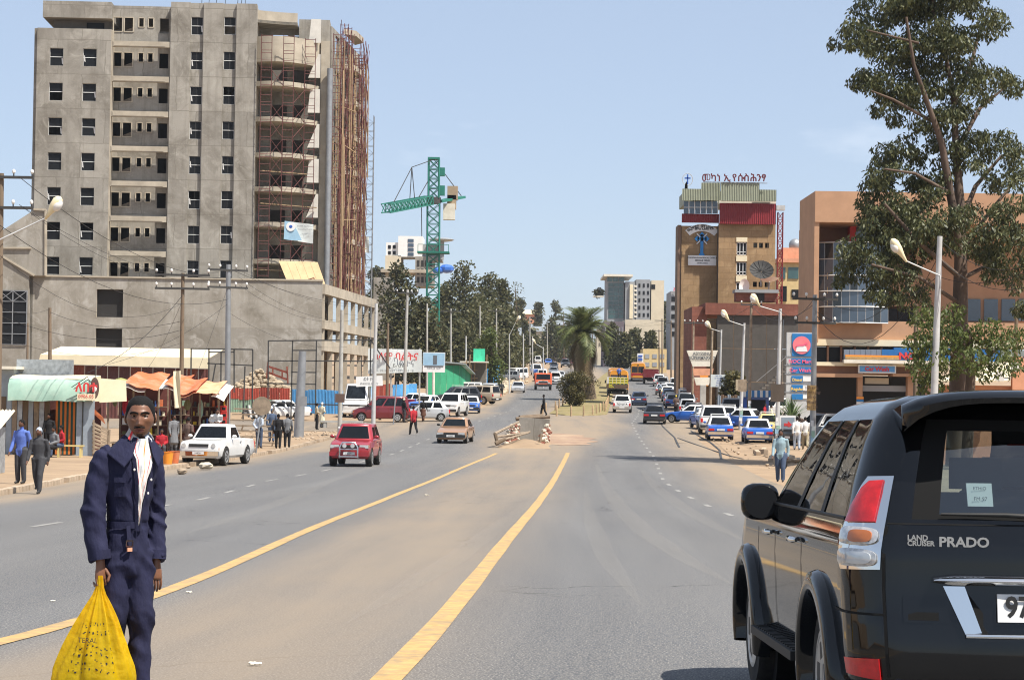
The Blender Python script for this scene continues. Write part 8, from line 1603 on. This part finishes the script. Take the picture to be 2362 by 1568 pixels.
mb=MB();mb.ell((-.05,.03,-.56),(.15,.09,.075),'cloth_olive',12,8);mb.box((.04,.04,-.52),(.16,.1,.12),'timber_old',.4);mb.box((-.1,.02,-.5),(.1,.1,.16),'cloth_darkgrey',.2);mb.build('contents',bag,smooth_=60)
mb=MB();rr=random.Random(5)
for i in range(7):
 z=-.235-i*.042
 for j in range(9):
  a=-2.25+.155*j
  if rr.random()<.92 and i!=2:
   for q in range(2):a0,z0,wa,wz=a+rr.uniform(0,.06),z+rr.uniform(-.012,.012),rr.uniform(.02,.055),rr.uniform(.004,.012);mb.add([bagpt(a0,z0,1.012),bagpt(a0+wa,z0,1.012),bagpt(a0+wa,z0+wz,1.012),bagpt(a0,z0+wz,1.012)],[(0,1,2,3),(3,2,1,0)],'ink_black')
mb.build('print',bag);text('TERAL',.042,Vector(bagpt(-1.75,-.318,1.0))+V(0,-.006,0),R(-10),'ink_black',bag,'print',rx=pi/2-.25)
# the black off-road car in the right foreground
mat('paint_gloss_black',(.003,.0032,.0038),.4,var=0,spec=.0,coat=1);mat('lens_clear',(.50,.50,.50),.10,.3,var=.3,scale=40,coat=1);mat('rubber',(.012,.012,.012),.6,var=.1);mat('black_gap',(.001,.001,.001),.9,var=0)
def autoglass(name,tint,refl):
 m=bpy.data.materials.new(name);m.use_nodes=True;n,l=m.node_tree.nodes,m.node_tree.links;n.remove(n['Principled BSDF']);t=n.new('ShaderNodeBsdfTransparent');t.inputs[0].default_value=tint+(1,);g=n.new('ShaderNodeBsdfGlossy');g.inputs['Roughness'].default_value=.01;lw=n.new('ShaderNodeLayerWeight');pw=n.new('ShaderNodeMath');pw.operation='POWER';pw.inputs[1].default_value=3.5;l.new(lw.outputs['Facing'],pw.inputs[0]);ma=n.new('ShaderNodeMath');ma.operation='MULTIPLY_ADD';ma.inputs[1].default_value=.85;ma.inputs[2].default_value=refl;l.new(pw.outputs[0],ma.inputs[0]);ms=n.new('ShaderNodeMixShader');l.new(ma.outputs[0],ms.inputs[0]);l.new(t.outputs[0],ms.inputs[1]);l.new(g.outputs[0],ms.inputs[2]);l.new(ms.outputs[0],n['Material Output'].inputs[0]);MATS[name]=m
autoglass('auto_glass',(.56,.65,.68),.13);autoglass('auto_glass_front',(.65,.75,.74),.04);autoglass('auto_glass_side',(.14,.16,.17),.10)
dQ=9.8;px_=at(2432,900,dQ).x
pr=thing('off_road_car','glossy black off-road car filling the right foreground, seen from behind','car',(px_,dQ,gzr(dQ)-.015),R(.9));pr.rotation_euler=(math.atan(pitch_of(11.5)),0,R(.9))
WT=[(.38,.855),(.46,.90),(.60,.918),(.78,.925),(.95,.932),(1.10,.928),(1.205,.905),(1.22,.90),(1.40,.855),(1.60,.79),(1.72,.735),(1.79,.67),(1.835,.55),(1.85,.38)]
RT=[(.38,.05),(.46,.01),(.60,.005),(.74,.02),(.80,.03),(.95,.045),(1.10,.05),(1.205,.075),(1.22,.08),(1.40,.14),(1.60,.225),(1.72,.285),(1.79,.34),(1.835,.48),(1.85,.7)]
FT=[(.38,4.6),(.60,4.7),(.95,4.62),(1.10,4.5),(1.205,4.3),(1.22,3.32),(1.40,2.98),(1.60,2.62),(1.72,2.4),(1.79,2.25),(1.835,2.05),(1.85,1.8)]
RC,FC,BOW=.27,.45,.055
def pp_(t,z,sd=-1,off=0):
 w_,yr,yf=lerp_tab(WT,z),lerp_tab(RT,z),lerp_tab(FT,z);rc=RC*w_/.92;y0=yr+BOW
 if t<=1:x=(w_-rc)*t;p,nn=(x,yr+BOW*t*t),(0,-1)
 elif t<=2:a=(t-1)*pi/2;p,nn=(w_-rc+rc*sin(a),y0+rc-rc*cos(a)),(sin(a),-cos(a))
 elif t<=3:p,nn=(w_,y0+rc+(yf-FC-y0-rc)*(t-2)),(1,0)
 elif t<=4:a=(t-3)*pi/2;p,nn=(w_-FC+FC*cos(a),yf-FC+FC*sin(a)*.8),(cos(a),sin(a))
 else:p,nn=((w_-FC)*(5-t),yf-.09+.09*(t-4)),(0,1)
 return V(sd*(p[0]+nn[0]*off),p[1]+nn[1]*off,z)
def side_t(y,z):yr,yf=lerp_tab(RT,z)+BOW+RC*lerp_tab(WT,z)/.92,lerp_tab(FT,z)-FC;return 2+(y-yr)/(yf-yr)
SW=[(2.03,2.27),(2.32,2.60),(2.65,2.96)]
def iswin(t,z):
 if not 1.235<z<1.715:return False
 if t<1.0:return True
 if 4.0<t:return True
 return any(a<t<b for a,b in SW)
ts=sorted(set([i*.2 for i in range(5)]+[1+i/8 for i in range(9)]+[2.03,2.08,2.15,2.21,2.27,2.32,2.39,2.46,2.53,2.60,2.65,2.73,2.80,2.88,2.96,3]+[3+i/5 for i in range(6)]+[4.33,4.66,5]))
zl_=[.38,.42,.46,.53,.60,.67,.74,.765,.785,.80,.87,.95,1.03,1.10,1.16,1.19,1.205,1.22,1.235,1.31,1.40,1.50,1.60,1.66,1.715,1.75,1.79,1.815,1.835,1.85]
mb=MB()
for sd in(-1,1):mb.grid(lambda t,z:pp_(t,z,sd),ts,zl_,'paint_gloss_black',iswin)
mb.poly([pp_(t,1.85,1)for t in ts]+[pp_(t,1.85,-1)for t in reversed(ts)],'paint_gloss_black');me=mb.mesh('body');bm=bmesh.new();bm.from_mesh(me);bmesh.ops.remove_doubles(bm,verts=bm.verts,dist=.0005);bmesh.ops.recalc_face_normals(bm,faces=bm.faces);bm.to_mesh(me);bm.free()
RA,FA,WR=1.06,3.85,.385
bm=bmesh.new();bm.from_mesh(me);bmesh.ops.subdivide_edges(bm,edges=[e for e in bm.edges if all(v.co.z<.9 and abs(v.co.x)>.8 for v in e.verts)],cuts=3,use_grid_fill=True)
bmesh.ops.delete(bm,geom=[f for f in bm.faces if abs(f.calc_center_median().x)>.8 and any((f.calc_center_median().y-q)**2+(f.calc_center_median().z-WR)**2<.455**2 for q in(RA,FA))],context='FACES');bm.to_mesh(me);bm.free()
me.polygons.foreach_set('use_smooth',[True]*len(me.polygons));me.set_sharp_from_angle(angle=R(38));link('body',me,pr)
def patch(name,poly,off,k,sd=-1,parent=pr,edge=.012,rings_=3,bulge=.0):
 cx,cz=sum(p[0]for p in poly)/len(poly),sum(p[1]for p in poly)/len(poly);mb=MB();n=len(poly);R_=[]
 R_.append([pp_(t,z,sd,off-edge)for t,z in poly])
 for i in range(rings_+1):q=1-i/(rings_+.0001)*.999;R_.append([pp_(cx+(t-cx)*q,cz+(z-cz)*q,sd,off+bulge*(1-q*q))for t,z in poly])
 mb.rings(R_,k,False);o=mb.build(name,parent,smooth_=45,fixn=True);return o
def ellp(ct,cz,rt,rz,n=22,p=3.2):return[(ct+rt*math.copysign(abs(cos(2*pi*i/n))**(2/p),cos(2*pi*i/n)),cz+rz*math.copysign(abs(sin(2*pi*i/n))**(2/p),sin(2*pi*i/n)))for i in range(n)]
def dens(poly,m=5):return[(a[0]+(b[0]-a[0])*j/m,a[1]+(b[1]-a[1])*j/m)for a,b in zip(poly,poly[1:]+poly[:1])for j in range(m)]
for sd in(-1,1):
 lam=patch('lamp_cluster',dens([(1.30,.995),(1.90,.985),(2.0,1.02),(1.98,1.16),(1.86,1.27),(1.70,1.39),(1.62,1.435),(1.27,1.44)]),.014,'chrome',sd)
 patch('brake_lens',dens([(1.41,1.222),(1.86,1.215),(1.80,1.29),(1.66,1.38),(1.56,1.415),(1.38,1.42)]),.026,'lamp_red',sd,lam,bulge=.008)
 for z,k in((1.152,'lens_clear'),(1.048,'lens_clear')):patch('lens',ellp(1.64,z,.30,.043),.026,k,sd,lam,bulge=.01)
 patch('indicator_lens',ellp(1.55,1.152,.15,.030),.038,'lamp_amber',sd,lam,bulge=.004);patch('reverse_lens',ellp(1.55,1.048,.16,.030),.038,'headlamp',sd,lam,bulge=.004)
 patch('bumper_reflector',dens([(1.36,.475),(1.90,.49),(1.92,.565),(1.36,.575)]),.016,'lamp_red',sd)
 patch('side_window',dens([(SW[0][0],1.235),(SW[0][1],1.235),(SW[0][1],1.715),(SW[0][0],1.715)]),-.002,'auto_glass_side',sd,edge=0);
 for a,b in SW[1:]:patch('side_window',dens([(a,1.235),(b,1.235),(b,1.715),(a,1.715)]),-.002,'auto_glass_side',sd,edge=0)
 for a,b,nm in((2.0,2.99,'window_trim'),):mb=MB();mb.loft([(pp_(a+(b-a)*i/20,1.228,sd,.006),.010)for i in range(21)],'rubber',6);mb.build(nm,pr,smooth_=60)
 for t in(2.295,2.625):mb=MB();mb.grid(lambda q,z:pp_(t+q,z,sd,.003),[-.022,.022],[1.235,1.32,1.4,1.5,1.6,1.715],'rubber');mb.build('window_pillar',pr)
 for y in(1.62,2.62,3.35):
  mb=MB();zz_=[.48,.6,.75,.9,1.05,1.2];mb.grid(lambda q,z:pp_(side_t(y+q,z),z,sd,.0025),[-.006,.006],zz_,'black_gap');mb.build('door_seam',pr)
 for y in(1.78,2.75):mb=MB();c_=pp_(side_t(y,1.06),1.06,sd,.02);mb.loft([(c_+V(0,-.1,0),.012),(c_+V(sd*.018,-.07,0),.017),(c_+V(sd*.018,.07,0),.017),(c_+V(0,.1,0),.012)],'chrome',8);mb.build('door_handle',pr,smooth_=60)
 for ay in(RA,FA):
  mb=MB();rg=[]
  for i in range(25):
   a=R(-14+208*i/24);fade=sin(pi*min(1,max(0,(i+1)/26)))**.35;o_=[]
   for r,x in((.435,.80),(.435,.962),(.455,.982),(.50,.985-.004),(.54,.965),(.575-.02,.925),(.56,.88)):o_.append((sd*(x-(1-fade)*.04),ay+cos(a)*r,WR+sin(a)*r))
   rg.append(o_)
  mb.rings(rg,'paint_gloss_black',False,False);mb.build('wheel_flare',pr,smooth_=60)
  ty,rm=wheel_mesh(WR,.26,sd);o=link('wheel',ty,pr,(sd*.765,ay,WR));link('rim',rm,o)
  mb=MB();mb.cyl((sd*.45,ay,WR),(sd*.80,ay,WR+.0),.50,None,'black_gap',20);mb.build('arch_liner',pr)
 mb=MB();mb.box((sd*.90,2.45,.43),(.17,1.65,.05),'rubber')
 for i in range(18):mb.box((sd*.90,1.72+i*.086,.458),(.13,.03,.012),'bumper_black')
 mb.build('running_board',pr)
 mb=MB();c_=V(sd*.99,2.86,1.235);mb.ell(c_,(.118,.075,.112),'paint_gloss_black',16,10);mb.v=[(c_.x+math.copysign(abs((x-c_.x)/.118)**.68*.118,x-c_.x),max(y,c_.y-.045),c_.z+math.copysign(abs((z-c_.z)/.112)**.68*.112,z-c_.z))for x,y,z in mb.v];mb.loft([(V(sd*.88,2.9,1.235),(.04,.03)),(c_+V(-sd*.08,.02,-.05),(.035,.03))],'paint_gloss_black',8);o=mb.build('mirror',pr,smooth_=60)
 mb=MB();mb.cyl(c_+V(0,-.049,0),c_+V(0,-.046,0),.10,None,'window_dark',20);q_=mb.build('mirror_glass',o);q_.scale=(1,1,1)
mb=MB();
for sd in(-1,1):mb.grid(lambda t,z:pp_(t,z,sd,-.003),[0,.25,.5,.75,1.0],[1.235,1.31,1.4,1.5,1.6,1.66,1.715],'auto_glass')
o=mb.build('rear_window',pr,smooth_=60,fixn=True)
mb=MB()
for sd in(-1,1):
 mb.grid(lambda t,z:pp_(t,z,sd,-.0015),[.80,1.0],[1.235,1.31,1.4,1.5,1.6,1.66,1.715],'black_gap');mb.grid(lambda t,z:pp_(t,z,sd,-.0015),[0,.3,.6,.8],[1.66,1.69,1.715],'black_gap');mb.grid(lambda t,z:pp_(t,z,sd,-.0015),[0,.3,.6,.8],[1.235,1.262],'black_gap')
mb.build('black_border',o,smooth_=60)
mb=MB()
for sd in(-1,1):mb.grid(lambda t,z:pp_(t,z,sd,-.003),[4.0,4.3,4.6,5],[1.235,1.4,1.6,1.715],'auto_glass_front')
mb.build('windshield',pr,smooth_=60)
for sd in(-1,1):mb=MB();mb.grid(lambda q,z:pp_(1.27+q,z,sd,.003),[-.018,.018],[.40,.5,.6,.7,.78,.9,1.05,1.2],'black_gap');mb.build('tailgate_seam',pr)
mb=MB();mb.grid(lambda x,q:pp_(abs(x),1.213+q,1 if x>0 else-1,.003),[-1.27,-1.1,-1,-.7,-.4,.001,.4,.7,1,1.1,1.27],[-.003,.004],'black_gap');mb.build('tailgate_seam',pr)
for sd in(-1,1):mb=MB();mb.grid(lambda t,q:pp_(t,.782+q,sd,.004),[1.27,1.4,1.6,1.8,2.0,2.05],[-.006,.006],'black_gap');mb.build('bumper_seam',pr)
def rp(x,z,off=0):t=abs(x)/(lerp_tab(WT,z)*(1-RC/.92));return pp_(t,z,1 if x>0 else-1,off)
def rect(name,pts,off,k,parent=pr,th=.012):mb=MB();q=[rp(x,z,off)for x,z in pts];mb.prism([tuple(p)for p in q],(0,th,0),k);return mb.build(name,parent,fixn=True)
mb=MB();nb_=12;mb.rings([[rp(-.55+1.10*i/nb_,.953,.0)+V(0,dy-.012,dz*(1 if 0<i<nb_ else.5))for dy,dz in((.02,-.026),(-.03,-.02),(-.045,.0),(-.03,.022),(.02,.028))]for i in range(nb_+1)],'chrome');mb.build('chrome_garnish',pr,smooth_=60,fixn=True)
rect('plate_recess',[(-.44,.92),(-.34,.70),(.34,.70),(.44,.92)],.004,'black_gap')
for sd in(-1,1):rect('chrome_bracket',[(sd*.50,.925),(sd*.40,.925),(sd*.325,.71),(sd*.40,.70)],.016,'chrome')
mb=MB();mb.loft([(rp(-.40+.80*i/8,.695,.022),.011)for i in range(9)],'chrome',8);mb.build('chrome_strip',pr,smooth_=60)
pl=rect('licence_plate',[(-.25,.762),(.27,.762),(.27,.892),(-.25,.892)],.02,'plate_white');text('97415',.135,rp(-.215,.828,.0)+V(0,-.025,0),0,'ink_black',pl,'plate_number',align='LEFT',bold=.004,sx=.9)
rect('handle_recess',[(-.70,.75),(-.47,.75),(-.47,.875),(-.70,.875)],.003,'paint_gloss_black');rect('handle_slot',[(-.665,.762),(-.52,.762),(-.52,.80),(-.665,.80)],.006,'black_gap')
bt=rp(-.6,1.135,.006);text('LAND',.036,rp(-.665,1.148,.006),-.15,'chrome',pr,'badge',.002,'LEFT',.0012);text('CRUISER',.033,rp(-.665,1.122,.006),-.15,'chrome',pr,'badge',.002,'LEFT',.0012);text('PRADO',.064,rp(-.515,1.13,.006),-.12,'chrome',pr,'badge',.002,'LEFT',.002,sx=1.1)
mb=MB();mb.loft([(rp(-.5,1.262,.02),.006),(rp(-.2,1.262,.026),.011),(rp(.05,1.25,.03),.014),(rp(.12,1.225,.02),.02)],'rubber',8);mb.build('rear_wiper',pr,smooth_=60)
mb=MB();rg=[]
for i in range(21):
 s_=-1+2*i/20;x=.665*s_;e=abs(s_)**6;zt_=1.850-.035*abs(s_)**3-.045*e;rg.append([(x,.46,zt_-.012),(x,.25,zt_+.012),(x,.07+.14*e,zt_-.004),(x,.04+.16*e,zt_-.03),(x,.06+.16*e,zt_-.055-.06*e),(x,.2,zt_-.05-.07*e),(x,.42,zt_-.06)])
mb.rings(rg,'paint_gloss_black');mb.build('spoiler',pr,smooth_=50,fixn=True)
mb=MB();mb.box((0,.062,1.802),(.22,.01,.02),'lamp_red');mb.build('stop_lamp',pr)
mb=MB();mb.box((0,2.3,.47),(1.5,4.1,.16),'underbody');mb.box((0,.06,.40),(1.5,.16,.06),'chrome');mb.build('chassis',pr)
mb=MB();mb.box((0,2.0,.98),(1.6,3.6,.06),'interior_grey');mb.box((0,3.15,1.15),(1.55,.4,.14),'interior_grey');mb.build('cabin_floor',pr)
for x,y in((-.42,1.55),(.42,1.55),(0,1.55),(-.40,2.45),(.40,2.45)):
 mb=MB();mb.box((x,y,1.16),(.5 if x else.34,.12,.34),'interior_grey',0,-.15);mb.box((x,y-.04,1.44),(.27,.09,.17),'interior_grey');mb.bar((x-.06,y-.02,1.3),(x-.06,y-.03,1.42),.015,.015,'steel_grey');mb.build('seat',pr,smooth_=30)
rect('window_paper',[(-.36,1.30),(-.24,1.30),(-.24,1.41),(-.36,1.41)],-.03,'sticker');text('ETHIO',.022,rp(-.30,1.385,-.022),0,'ink_grey',pr,'paper_print');text('FM 97',.026,rp(-.30,1.335,-.022),0,'ink_grey',pr,'paper_print')
# thin dry haze in the air
hm_=bpy.data.materials.new('haze');hm_.use_nodes=True;n,l=hm_.node_tree.nodes,hm_.node_tree.links;n.remove(n['Principled BSDF']);v_=n.new('ShaderNodeVolumePrincipled');v_.inputs['Color'].default_value=(.86,.90,.96,1);v_.inputs['Density'].default_value=.00010;v_.inputs['Anisotropy'].default_value=.2;l.new(v_.outputs[0],n['Material Output'].inputs['Volume']);MATS['haze']=hm_
mb=MB();mb.box((0,2450,40),(6100,5100,84),'haze');hz_=struct(mb.build('haze'),'stuff');hz_['label']='thin pale haze filling the air over the avenue';hz_['category']='haze'
bpy.data.scenes.remove(BENCH)
